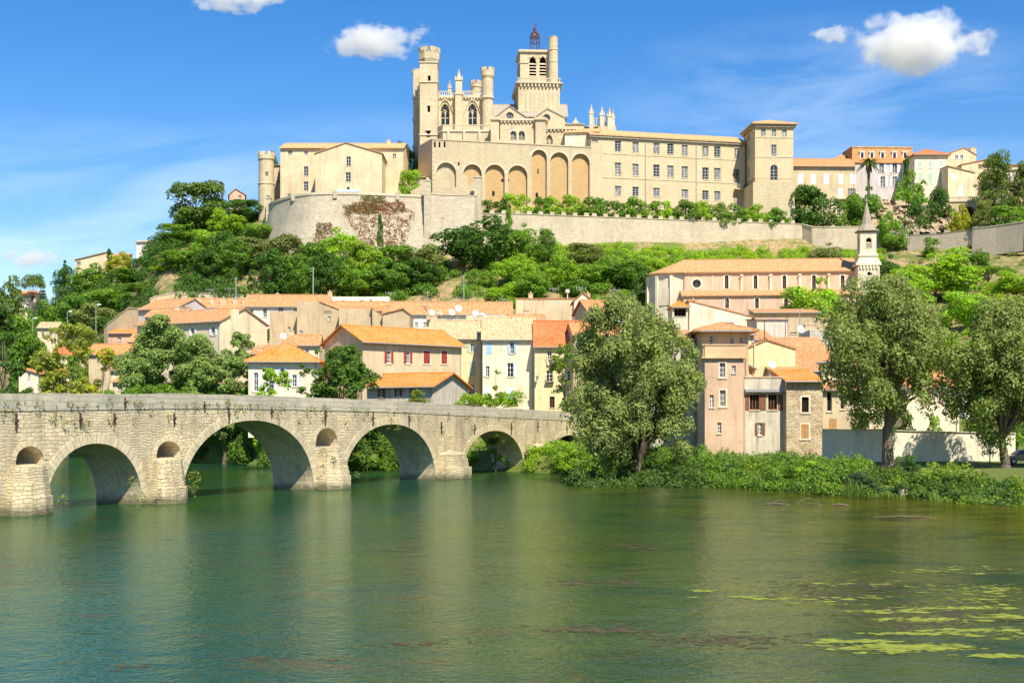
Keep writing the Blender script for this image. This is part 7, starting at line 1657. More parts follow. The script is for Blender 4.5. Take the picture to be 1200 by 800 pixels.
# -- trees standing behind the bridge at the left
def big_tree(name, label, px, Y, ytop, w, col, seed, leaf=.3, nb=120, dens=17, base=None, lo=.2, shape='round', trunk=None, bark='bark', plume=False, lean=0.0, droop=0.0, cat='tree'):
    """one unique full-grown tree, crown built clump by clump in metres"""
    rnd = random.Random(seed); x = (px - CX) / FPX * Y; z0 = gz(x, Y) if base is None else base; H = ZY(ytop, Y) - z0; Wm = w / FPX * Y; B = []
    cz, hz = H * (lo + 1) / 2, H * (1 - lo) / 2; nl = max(10, nb // 9)
    for i in range(nl):
        while True:
            d = Vector((rnd.uniform(-1, 1), rnd.uniform(-1, 1), rnd.uniform(-1, 1)))
            if .2 < d.x ** 2 + d.y ** 2 + abs(d.z) ** (3.2 if lo < .15 else 2.2) < 1: break
        if plume and d.z < -.3: d.x *= .9
        d.z = max(-.93, d.z); lr = (.17 if plume else .19) * Wm * rnd.uniform(.7, 1.2) * (1.25 if nl < 14 else 1); sq = 1 - .22 * max(0, d.z) ** 2
        lx, ly, lz = d.x * (Wm * .5 - lr * .8) * sq * 1.12 + lean * Wm * .1 * d.z, d.y * (Wm * .5 - lr * .8) * sq, cz + d.z * (hz - lr * .7)
        for k in range(9):
            e = Vector((rnd.gauss(0, 1), rnd.gauss(0, 1), rnd.gauss(.2, 1))).normalized(); q = rnd.uniform(.35, .9) * lr; r = rnd.uniform(.3, .5) * lr
            B.append((lx + e.x * q, ly + e.y * q, min(H - r, lz + e.z * q * (1.25 if plume else .9)), r, r, r * (1.3 if plume else .85)))
    xs = sorted(b[0] + b[3] * .8 for b in B)[-3], sorted(b[0] - b[3] * .8 for b in B)[2]; mid, hw = (xs[0] + xs[1]) / 2, (xs[0] - xs[1]) / 2; mz = sorted(b[2] + b[5] * .85 for b in B)[-2]; zl = H * lo
    B = [((b[0] - mid) * Wm * .5 / hw, b[1] * Wm * .5 / hw, zl + (b[2] - zl) * (H - zl) / (mz - zl), b[3], b[4], b[5]) for b in B]
    root = thing(name, label, cat, (x, Y, z0)); me = leaf_mesh('crown', B, leaf, dens, seed, aspect=1.7, jit=.7, droop=droop, shell=(.6, 1.08), maxn=130000); c = bpy.data.objects.new('crown', me); COL.objects.link(c); c.parent = root; cc = C[col] if isinstance(col, str) else col; c.color = cc + (1,)
    m = MB(); r0 = trunk or Wm * .03; tips = [(b[0] * .9, b[1] * .9, b[2]) for b in rnd.sample(B, min(14, len(B)))]
    hh = H * max(.18, lo + .05); p = [Vector((0, 0, -.4)), Vector((.1 * r0, 0, hh * .12)), Vector((lean * Wm * .08, 0, hh * .6)), Vector((lean * Wm * .14, 0, hh))]; m.path(p, [r0 * 1.55, r0 * 1.08, r0 * .9, r0 * .8], 10)
    for t in tips:
        t = Vector(t); q = p[3] + (t - p[3]) * .45 + Vector((rnd.uniform(-.4, .4), rnd.uniform(-.4, .4), rnd.uniform(.1, .9))); m.path([p[3] - Z * (hh * .1), q, t], [r0 * .5, r0 * .3, r0 * .08], 6)
    o = m.build('trunk', M[bark], None); o.parent = root
    return root
big_tree('tree', 'dark dense tree at the left frame edge rising behind the bridge', 6, 232, 352, 74, 'deep', 31, leaf=.5, dens=30, nb=240, lo=.06)
big_tree('tree', 'airy yellow-green tree behind the bridge near the left frame edge', 78, 225, 377, 74, (.34, .40, .055), 32, leaf=.46, dens=26, nb=220, lo=.22)
big_tree('tree', 'small yellow tree right of the airy yellow-green tree behind the bridge', 112, 222, 407, 52, 'yellow', 33, leaf=.44, dens=32, nb=150, lo=.12)
big_tree('tree', 'large round grey-green tree behind the bridge above its first big arch', 203, 197, 370, 122, (.27, .38, .10), 34, leaf=.42, dens=60, nb=330, lo=.1)
big_tree('tree', 'smaller round grey-green tree just right of the large round one', 263, 191, 391, 80, (.27, .38, .10), 35, leaf=.42, dens=60, nb=230, lo=.08)
big_tree('tree', 'low bright green tree in front of the cream house with hipped roof', 326, 166, 431, 62, 'bright', 36, leaf=.36, dens=60, nb=150, lo=.02)
big_tree('tree', 'dark leafy tree in front of the oxblood shuttered gable house', 404, 160, 404, 92, (.115, .22, .028), 37, leaf=.38, dens=56, nb=270, lo=.06)
big_tree('tree', 'slim dark tree left of the leafy tree before the gable house', 364, 164, 408, 34, (.115, .22, .028), 38, leaf=.36, dens=56, nb=130, lo=.1)
big_tree('tree', 'slim upright green tree in front of the pale pink house', 581, 158, 434, 20, 'green', 39, leaf=.3, dens=60, nb=110, lo=.05)
big_tree('tree', 'small loose light green tree in front of the pale yellow house', 668, 176, 400, 50, (.19, .30, .035), 40, leaf=.34, dens=40, nb=150, lo=.16)
# -- the great poplars on the bank
big_tree('tree', 'huge grey-green poplar leaning over the river at the end of the bridge', 745, 127, 347, 156, (.29, .36, .10), 51, leaf=.30, dens=52, nb=480, lo=.02, plume=True, trunk=.42, bark='bark', droop=.8, lean=.15)
big_tree('tree', 'large grey-green poplar with a thick trunk before the cream garden wall', 1040, 121, 322, 158, (.27, .34, .085), 52, leaf=.30, dens=42, nb=440, lo=.17, plume=True, trunk=.55, bark='bark', droop=.8)
big_tree('tree', 'drooping grey-green poplar at the right frame edge', 1178, 119, 350, 152, (.27, .345, .085), 53, leaf=.30, dens=48, nb=460, lo=.1, plume=True, trunk=.4, bark='bark', droop=.8, lean=-.2)

# ---- shrubs on the banks and slopes
def shrub_mass(name, label, spots, col, leaf, dens, seed, kind='stuff'):
    """ground cover: clumps resting on the ground; spots: (x, y, radius, height factor[, z])"""
    rnd = random.Random(seed); B = []
    for s in spots:
        x, y, r, hf = s[:4]; z = gz(x, y) if len(s) < 5 else s[4]
        for k in range(4):
            a = rnd.uniform(0, 6.28); q = rnd.uniform(0, .7) * r; rr = r * rnd.uniform(.4, .65); B.append((x + math.cos(a) * q, y + math.sin(a) * q, z + rr * hf * rnd.uniform(.3, 1.1), rr, rr, rr * hf))
    me = leaf_mesh(name, B, leaf, dens, seed, jit=1.0, maxn=90000); o = bpy.data.objects.new(name, me); COL.objects.link(o); o.color = (C[col] if isinstance(col, str) else col) + (1,); tag(o, label, 'undergrowth', kind=kind); return o
rn = random.Random(77)
def on_slope(px0, px1, t0, t1, n, r0, r1, hf=.8):
    out = []
    for i in range(n):
        px = rn.uniform(px0, px1); pr = profile(px); t = rn.uniform(t0, t1); k = int(t); Y = lerp(pr[k][0], pr[k + 1][0], t - k); out.append(((px - CX) / FPX * Y, Y, rn.uniform(r0, r1), hf))
    return out
shrub_mass('slope_shrubbery', 'bright green scrub growing along the foot of the long rampart', on_slope(600, 1030, 5.45, 6.02, 360, 1.2, 2.4, .9), 'bright', .42, 18, 1)
shrub_mass('slope_shrubbery', 'mid green scrub covering the central hillside between town and rampart', on_slope(530, 800, 4.15, 5.75, 170, 1.4, 3.0, .9), 'green', .45, 15, 2)
shrub_mass('slope_shrubbery', 'dark scrub filling the wood floor on the left hillside', on_slope(-60, 320, 3.6, 6.0, 260, 1.8, 3.6, 1.0), 'deep', .5, 13, 3)
shrub_mass('slope_shrubbery', 'shaded green scrub between the town roofs and the round bastion', on_slope(310, 520, 4.15, 5.6, 120, 1.4, 2.8, 1.0), 'mid', .45, 15, 4)
shrub_mass('slope_shrubbery', 'scattered low green scrub on the dry slope at the right', on_slope(1030, 1260, 4.3, 5.9, 60, .8, 1.8, .7), 'olive', .4, 15, 5)
shrub_mass('slope_shrubbery', 'lime green scrub on the lower slope behind the right-hand houses', on_slope(985, 1260, 3.5, 4.9, 90, 1.8, 3.4, 1.0), 'bright', .4, 15, 6)
def along_bank(px0, px1, n, d0, d1, r0, r1, hf):
    out = []
    for i in range(n):
        px = rn.uniform(px0, px1); pr = profile(px); Y = pr[1][0] + rn.uniform(d0, d1); out.append(((px - CX) / FPX * Y, Y, rn.uniform(r0, r1), hf))
    return out
shrub_mass('bank_shrubbery', 'thick bright green brambles along the river edge below the houses', along_bank(650, 1010, 330, .3, 13, .8, 1.5, 1.1), (.17, .30, .035), .24, 67, 7)
shrub_mass('bank_shrubbery', 'shaded dark brambles along the river edge at the right', along_bank(1000, 1290, 210, .2, 7, .55, 1.1, .9), (.12, .21, .03), .22, 72, 8)
shrub_mass('bank_shrubbery', 'leafy undergrowth on the far bank seen through the bridge arches', along_bank(215, 520, 130, .3, 9, 1.0, 2.2, 1.1), (.14, .25, .026), .36, 36, 9)
shrub_mass('bank_shrubbery', 'low green growth on the distant bank at the far left', along_bank(-60, 215, 60, .4, 9, 1.2, 2.6, 1.0), 'green', .45, 18, 10)
shrub_mass('bank_shrubbery', 'bright leafy bushes at the landward end of the bridge', along_bank(520, 700, 60, 1.2, 10, .8, 1.7, 1.0), 'bright', .26, 46, 11)
shrub_mass('bank_shrubbery', 'light green bushes above the bridge parapet before the pink house', [((px - CX) / FPX * 160, 160 + rn.uniform(-2, 2), rn.uniform(.7, 1.2), 1.0, ZY(rn.uniform(468, 478), 160)) for px in np.linspace(538, 606, 26)], 'bright', .26, 46, 12)
shrub_mass('bank_shrubbery', 'green bushes above the parapet in front of the left-hand trees', [((px - CX) / FPX * 190, 190 + rn.uniform(-3, 3), rn.uniform(1.0, 1.8), 1.0, ZY(rn.uniform(462, 470), 190)) for px in np.linspace(120, 300, 26)], 'green', .34, 31, 13)
shrub_mass('bank_shrubbery', 'dark leafy thicket at the foot of the huge leaning poplar', [((px - CX) / FPX * Y, Y, rn.uniform(1.3, 2.1), 1.25) for px, Y in [(rn.uniform(672, 822), rn.uniform(121, 131)) for i in range(60)]], (.10, .18, .035), .28, 46, 14)
SH('green shrub on the lawn at the right edge behind the dark blue car', 'bush', 1192, 476, 44, 137, 'green', seed=1)
# single plants one can point to
SH('dark round bush at the foot of the thick poplar trunk', 'bush', 1062, 532, 34, 113, 'deep', seed=0)
SH('bright green bush on the bank below the rubble house', 'bush', 955, 540, 56, 113, 'bright', seed=1)
SH('pale bluish bush beside the fountain grass', 'bush', 1008, 552, 40, 107, (.09, .15, .06), seed=2)
SH('bright bush under the last bridge arch', 'bush', 664, 517, 34, 153, 'bright', seed=1)
SH('climbing plant hanging on the right end of the cream garden wall', 'tall', 1160, 482, 26, 126, (.14, .19, .06), seed=1)
SH('bright shrub standing behind the cream garden wall', 'bush', 1094, 484, 22, 134, 'bright', seed=2)
SH('dark shrub behind the cream garden wall left of the thick trunk', 'bush', 1015, 476, 46, 135, 'deep', seed=0)
SH('dark hedge-like shrub behind the cream garden wall right of the thick trunk', 'bush', 1062, 484, 44, 135, 'deep', seed=1)
SH('yellow-green potted bush by the annex wall above the parapet', 'bush', 488, 456, 26, 160, (.2, .26, .04), base=ZY(478, 160), seed=2)
def reeds(label, px0, px1, d0, d1, n, h0, h1, col, seed):
    rnd = random.Random(seed); m = MB()
    cl = [(rnd.uniform(px0, px1), rnd.uniform(.6, 1.25)) for i in range(max(4, n // 60))]
    for i in range(n):
        cpx, cs = rnd.choice(cl); px = cpx + rnd.gauss(0, 5); pr = profile(px); Y = pr[1][0] + rnd.uniform(d0, d1); x = (px - CX) / FPX * Y; z = max(gz(x, Y), -.1); L = rnd.uniform(h0, h1) * cs; a = rnd.uniform(0, 6.28); b = rnd.uniform(.15, .6) * L; d = Vector((math.cos(a), math.sin(a), 0)); s_ = Vector((-d.y, d.x, 0)) * .03; p = Vector((x, Y, z)); q = p + d * b * .3 + Z * L * .6; r_ = p + d * b + Z * L * .95
        m.quad(p - s_, p + s_, q + s_, q - s_); m.face((q - s_, q + s_, r_))
    o = m.build('reeds', M['leaf'], None); o.color = col + (1,); tag(o, label, 'reeds', kind='stuff')
reeds('scattered green reeds at the water edge below the river houses', 815, 1010, -.2, 2.2, 900, .8, 1.5, (.20, .33, .05), 31)
reeds('short bright grass along the water edge at the right', 1015, 1270, -.1, 3.5, 1000, .4, .9, (.20, .33, .045), 32)
shrub_mass('bank_shrubbery', 'yellow-green leafy patches among the brambles on the right bank', along_bank(700, 1250, 46, 1.0, 9, .7, 1.3, 1.1), (.26, .37, .04), .2, 60, 15)
shrub_mass('bank_shrubbery', 'dark blue-green patches among the brambles on the right bank', along_bank(700, 1250, 34, .2, 5, .6, 1.2, .9), (.06, .13, .04), .22, 60, 16)
def fountain_grass():
    px, Y = 1040, 103.5; p = XY(px, Y); z0 = gz(p.x, Y); me = MB(); rnd = random.Random(8)
    for i in range(420):
        a = rnd.uniform(0, 6.28); e = rnd.uniform(.35, 1.45); L = rnd.uniform(1.6, 2.9); d = Vector((math.cos(a), math.sin(a), 0)); s_ = Vector((-d.y, d.x, 0)) * .035; b = p + d * rnd.uniform(0, .3) + Z * z0; pr = None
        for k in range(5):
            t = k / 4; q = b + d * (L * math.cos(e) * t) + Z * (L * (math.sin(e) * t - .5 * t * t)); w = s_ * (1 - .8 * t)
            if pr: me.quad(pr[0] - pr[1], pr[0] + pr[1], q + w, q - w)
            pr = (q, w)
    o = me.build('ornamental_grass', M['leaf'], None, origin=(p.x, p.y, z0)); o.color = (.17, .22, .035, 1); tag(o, 'rounded fountain of light green grass at the water edge below the big poplar', 'grass clump')
fountain_grass()
# tufts growing out of the bridge masonry
def bridge_tufts():
    rnd = random.Random(12); B = []
    for i in range(150):
        px = rnd.uniform(0, 690); top = interp(px, [(0, 461), (250, 461.5), (400, 467), (560, 476), (690, 484.5)]); py = top + rnd.choice([rnd.uniform(10, 16), rnd.uniform(10, 40)]); s = bs(px); z = bz(px, py); r = rnd.uniform(.12, .34); q = bp(s, z, .1); B.append((q.x, q.y, q.z, r, r, r * 1.1))
    for px, py, r in ((150, 585, .7), (58, 588, .6), (213, 562, .8), (213, 574, .6), (172, 578, .4), (389, 561, .6), (383, 568, .5), (366, 531, .6), (377, 540, .5), (406, 556, .4), (524, 553, .4), (634, 545, .3), (140, 563, .5)):
        s = bs(px); z = bz(px, py); q = bp(s, max(.3, z), 1.2); B.append((q.x, q.y, q.z, r * .7, r * .7, r))
    me = leaf_mesh('wall_weeds', B, .16, 60, 3, jit=1.0); o = bpy.data.objects.new('wall_weeds', me); COL.objects.link(o); o.color = (.27, .30, .06, 1); tag(o, 'small weeds rooted in the joints of the stone bridge', 'weeds', kind='stuff')
bridge_tufts()
# dry creepers on the bastion
def creeper(label, cells, col, seed, dens=1.0):
    rnd = random.Random(seed); tp, nor, zt = BAS; pos = []; B = []
    lev = [(0, 0), (2.1, .15), (2.1, .38), (4.1, .6), (4.1, .85), (7.0, 1.15), (7.0, 1.5), (10.4, 2.0), (10.4, 2.35), (17, 3.2)]
    prj = [(CX + FPX * p.x / p.y) for p in tp]
    for i in range(int(900 * dens)):
        c = rnd.choice(cells); py = rnd.uniform(c[0], c[1]); t = (py - c[0]) / (c[1] - c[0]); px = rnd.uniform(lerp(c[2], c[4], t), lerp(c[3], c[5], t)); k = min(range(len(prj)), key=lambda j: abs(prj[j] - px)); p = tp[k]; d = zt - ZY(py, p.y - 1.2); d = max(.2, d)
        off = interp(d, [(a, b) for a, b in lev]) + rnd.uniform(.0, .12); X = (px - CX) / FPX * (p.y - off); q = Vector((X, 0, 0)); q.y = interp(X, sorted([(a.x, a.y) for a in tp])) if True else 0; q = Vector((X, q.y, 0)) + nor[k] * off; r = rnd.uniform(.3, .7); B.append((q.x, q.y, zt - d, r, r * .22, r))
    me = leaf_mesh('creeper', B, .3, 13, seed, jit=1.2); o = bpy.data.objects.new('creeper', me); COL.objects.link(o); o.color = col + (1,); tag(o, label, 'creeper')
creeper('large dry brown creeper fanning over the middle of the round bastion', [(237, 250, 416, 470, 402, 483), (250, 290, 402, 484, 424, 470)], (.36, .19, .085), 61, 1.1)
creeper('greenish creeper hanging from the bastion parapet above the brown one', [(229, 240, 424, 450, 424, 452), (240, 250, 400, 450, 406, 440)], (.26, .25, .07), 62, .35)
creeper('thin rusty creeper at the right end of the round bastion', [(240, 262, 524 - 20, 540 - 20, 520 - 20, 538 - 20)], (.42, .19, .08), 63, .12)
creeper('small brownish creeper low on the left of the round bastion', [(262, 288, 374, 390, 368, 392)], (.34, .24, .12), 64, .25)

# ---------------------------------------------------------------- small things
def lamp(px, ytop, ybase, Y, side, label):
    p = XY(px, Y); zt, zb = ZY(ytop, Y), ZY(ybase, Y) - 1.5; r = thing('street_lamp', label, 'street lamp', (p.x, p.y, zb), 'street lamps along the left road'); m = MB(); m.tube(p + Z * zb, p + Z * (zt - .1), .11, .07, 7); m.tube(p + Z * (zt - .1), p + Vector((side * .5, -.2, zt)), .06, .05, 6); m.build('pole', M['zinc'], r)
    q = MB(); c = p + Vector((side * .85, -.3, zt)); q.hexa([c + Vector((a, b, -.05)) for a, b in ((-.45, -.18), (.45, -.14), (.45, .14), (-.45, .18))], [c + Vector((a, b, .14)) for a, b in ((-.4, -.12), (.3, -.08), (.3, .08), (-.4, .12))]); q.build('lamp_head', M['dish'], r)
lamp(112.4, 357, 389, 285, 1, 'tallest grey street lamp, in front of the ramp wall'); lamp(79, 365, 384, 300, 1, 'middle street lamp above the airy yellow-green tree'); lamp(38, 373, 398, 300, 1, 'left street lamp above the dark tree at the frame edge')
def pole(px, ytop, ybase, Y, label, r=.14, mat='zinc'):
    p = XY(px, Y); zb = ZY(ybase, Y) - 1; m = MB(); m.tube(p + Z * zb, p + Z * ZY(ytop, Y), r, r * .75, 7); m.hexa([p + Vector((a, b, ZY(ytop + 2, Y))) for a, b in ((-.4, -.05), (.4, -.05), (.4, .05), (-.4, .05))], [p + Vector((a, b, ZY(ytop + 1.3, Y))) for a, b in ((-.4, -.05), (.4, -.05), (.4, .05), (-.4, .05))]); o = m.build('utility_pole', M[mat], None, origin=(p.x, p.y, zb)); tag(o, label, 'pole')
pole(543.5, 322, 354, 262, 'grey utility pole on the bare bank under the huge dark tree'); pole(367, 313, 346, 271, 'thin utility pole among the shaded trunks behind the terrace roofs'); pole(276.5, 325, 343, 280, 'pale utility pole standing on the pale road wall'); pole(1020 + 44, 268, 292, 316, 'short post on the dry terraced slope right of the spire', .12); pole(895.8, 375, 398, 170, 'dark mast above the cream gable wall', .07, 'iron'); pole(937, 362, 386, 186, 'pale mast on the tan flat house', .07); pole(501, 341, 355, 252, 'short grey pole over the left part of the long speckled roof', .1)
def antenna(px, ytop, ybase, Y, label, n=4):
    p = XY(px, Y); zt, zb = ZY(ytop, Y), ZY(ybase, Y); m = MB(); m.tube(p + Z * zb, p + Z * zt, .045, .035, 5); d = Vector((.94, .34, 0)); m.tube(p + Z * (zt - .25) - d * .9, p + Z * (zt - .25) + d * .9, .03, .03, 4)
    for i in range(n): c = p + Z * (zt - .25) + d * lerp(-.85, .85, i / (n - 1)); s_ = Vector((-d.y, d.x, 0)) * .1 + Z * .42; m.tube(c - s_, c + s_, .022, .022, 4)
    o = m.build('aerial', M['zinc'], None, origin=(p.x, p.y, zb)); tag(o, label, 'aerial', 'television aerials on the roofs')
for a in ((649, 337, 348, 229, 'television aerial left of the globe lamp on the blank beige house'), (681, 336, 350, 218, 'tall aerial on the small cream gable'), (720, 338, 355, 213, 'aerial behind the orange roof with blue doors'), (246, 338, 348, 275, 'aerial in front of the pale road wall'), (268.5, 337, 347, 275, 'aerial at the right end of the pale road wall'), (457, 342, 356, 252, 'aerial beside the white flat house'), (527, 350, 356, 256, 'low aerial on the long speckled roof'), (846, 352, 372, 207, 'aerial over the sloping cream house'), (908, 380, 400, 168, 'aerial above the broken orange roof'), (876, 356, 372, 206, 'aerial at the right end of the sloping cream house'), (590, 350, 356, 255, 'aerial at the right end of the long speckled roof')): antenna(*a)
p = XY(665, 231); m = MB(); m.tube(p + Z * ZY(351, 231), p + Z * ZY(343, 231), .08, .07, 6); m.ball((p.x, p.y, ZY(341.5, 231)), .42, 10, 6); o = m.build('roof_cowl', M['dish'], None, origin=(p.x, p.y, ZY(351, 231))); tag(o, 'white globe-topped roof cowl between two aerials', 'cowl')
def dish(px, py, Y, r, label, mat='dish', dirv=(.35, -.85, .4)):
    c = P(px, py, Y); d = Vector(dirv).normalized(); a = d.orthogonal().normalized(); b = d.cross(a); m = MB(); R_ = []
    for k in range(5):
        q = k / 4; R_.append([c + (a * math.cos(t) + b * math.sin(t)) * (r * q + .001) + d * (r * .28 * q * q) for t in [2 * math.pi * i / 16 for i in range(16)]])
    for k in range(4):
        for i in range(16): m.quad(R_[k][i], R_[k][(i + 1) % 16], R_[k + 1][(i + 1) % 16], R_[k + 1][i])
    m.tube(c - d * .05, c - d * .3 - Z * .1, .05); m.tube(c - d * .3, Vector((c.x - d.x * .3, c.y - d.y * .3, c.z - r - .9)), .05, .05, 6); m.tube(c - b * r * .9 + d * .1, c + d * (r * .9), .025, .025, 4); m.ball(c + d * (r * .9), .08, 6, 4)
    o = m.build('satellite_dish', M[mat], None, origin=(c.x, c.y, c.z - r - .9)); tag(o, label, 'satellite dish', 'satellite dishes on the roofs')
for a in ((506, 366.4, 219, .55, 'leftmost white satellite dish over the tan roof with stub chimney'), (515.6, 366.4, 220, .5, 'small rust-coloured satellite dish beside the leftmost white one', 'terracotta'), (529.4, 366, 219, .55, 'white satellite dish in the middle of the dish group'), (537, 361.6, 221, .62, 'highest white satellite dish of the dish group'), (557.2, 367.4, 214, .6, 'white satellite dish on the party wall of the pale pink house'), (565, 370.5, 212, .6, 'white dish lowest and rightmost of the dish group'), (332, 394, 190, .5, 'lone white satellite dish above the bright hipped roof'), (938, 386, 180, .6, 'white satellite dish on the tan flat house'), (857, 377.6, 175, .5, 'white satellite dish behind the terracotta house roof'), (904, 427.5, 149, .5, 'white satellite dish against the mottled orange roof'), (363, 367, 236, .35, 'tiny white dish on the tall tan blank wall')): dish(*a)
# washed-up branches, stone and weed on the water
def log(px, py, L, r, ang, label, name='driftwood'):
    Y = CH * FPX / (py - HY); p = XY(px, Y); d = Vector((math.cos(ang), math.sin(ang), 0)); m = MB(); m.path([p - d * L / 2 + Z * .02, p - d * L * .1 + Z * (.02 + r), p + d * L * .3 + Z * .03, p + d * L / 2 - Z * .03], [r * .6, r, r * .9, r * .4], 7); o = m.build(name, M['bark'], None, origin=(p.x, p.y, 0)); tag(o, label, 'driftwood')
log(910, 591, 2.2, .06, .1, 'pale driftwood log floating left of the arching branches'); log(952, 591, 1.5, .05, -.2, 'short driftwood piece by the arching branches'); log(985, 592, 1.3, .07, .05, 'dark driftwood log right of the arching branches'); log(1062, 606, 4.2, .05, .02, 'thin pale driftwood pole floating off the fountain grass')
def arch_branch(px, py, w, h, label):
    Y = CH * FPX / (py - HY); s = Y / FPX; p = XY(px, Y); m = MB(); pts = [p + Vector((w * s * (i / 8 - .5), .05 * i, h * s * math.sin(math.pi * i / 8) - .03)) for i in range(9)]; m.path(pts, [.035] * 9, 6); o = m.build('branch', M['bark'], None, origin=(p.x, p.y, 0)); tag(o, label, 'branch')
arch_branch(914, 590, 20, 5, 'arched bare branch standing out of the water, left one'); arch_branch(948, 590, 28, 7, 'wider arched bare branch standing out of the water, right one')
p = P(1060, 580, 105); m = MB(); rs = random.Random(2); m.lathe(Vector((p.x, p.y, 0)), [(.25, -.3), (.55, .1), (.5, .45), (.25, .8), (.01, .95)], 9); m.v = [v + Vector((rs.uniform(-.07, .07), rs.uniform(-.07, .07), rs.uniform(-.05, .05))) for v in m.v]; o = m.build('boulder', M['trim'], None, origin=(p.x, p.y, 0)); tag(o, 'pale boulder at the water edge beside the fountain grass', 'boulder')
def algae(name, label, spots, seed, col, rough=.9):
    """floating weed: thin irregular mats lying on the water"""
    rnd = random.Random(seed); m = MB()
    for px, py, w, d, n in spots:
        Y = CH * FPX / (py - HY); s = Y / FPX
        for i in range(n):
            qx = rnd.gauss(px, w * .33); qy = rnd.gauss(py, d * .33); Yq = CH * FPX / (max(540, qy) - HY); c = XY(qx, Yq); L = min(.24, .045 * math.exp(rnd.gauss(.45, .6))) * (1 + Yq / 140); B_ = L * rnd.uniform(.3, .8); k = rnd.randint(8, 12); zz = .004 + .0025 * rnd.random()
            ph = rnd.uniform(0, 6); m.face([c + Vector((L * math.cos(t) * (1 + .4 * math.sin(3 * t + ph)), B_ * math.sin(t) * (1 + .4 * math.cos(2 * t + ph)), zz)) for t in [2 * math.pi * j / k for j in range(k)]])
    t = NT(name); nz = t.noise(t.pos(), 3.0, 5, .7); t.base(t.mix(t.ramp(nz.outputs[0], .35, .65), lin(col, .6), lin(col, 1.25))); t.b.inputs['Roughness'].default_value = rough; t.bump(nz.outputs[0], .8, .06)
    o = m.build(name, t.mat); tag(o, label, 'floating weed', kind='stuff')
algae('floating_algae', 'lime green algae mats floating in the right-hand shallows', [(1060, 758, 110, 7, 330), (1015, 751, 50, 3, 120), (1130, 738, 70, 3, 130), (1165, 768, 50, 3, 110), (1045, 716, 70, 3, 150), (1090, 725, 100, 5, 110), (1125, 712, 120, 3, 110), (1070, 742, 110, 3, 100), (950, 706, 70, 5, 26), (820, 692, 22, 1.5, 24), (900, 700, 120, 4, 60), (1120, 668, 120, 8, 70), (1000, 684, 120, 6, 60), (1160, 690, 60, 10, 70), (1180, 722, 40, 6, 60), (975, 750, 30, 3, 50), (1110, 690, 110, 8, 24), (712, 566.5, 40, 1.0, 160), (1150, 700, 90, 20, 60), (1010, 700, 60, 6, 24), (1190, 740, 30, 20, 40)], 5, (.22, .255, .035, 1))
algae('drifting_weed', 'brown drifting water weed streaking the middle of the river', [(740, 640, 100, 7, 100), (720, 682, 100, 6, 110), (700, 738, 120, 8, 110), (860, 750, 130, 12, 150), (1000, 690, 170, 22, 330), (1080, 720, 150, 28, 300), (230, 634, 80, 6, 26), (480, 755, 120, 9, 30), (330, 770, 160, 8, 24), (450, 645, 50, 5, 16), (170, 780, 180, 9, 16)], 6, (.085, .066, .026, 1), .6)

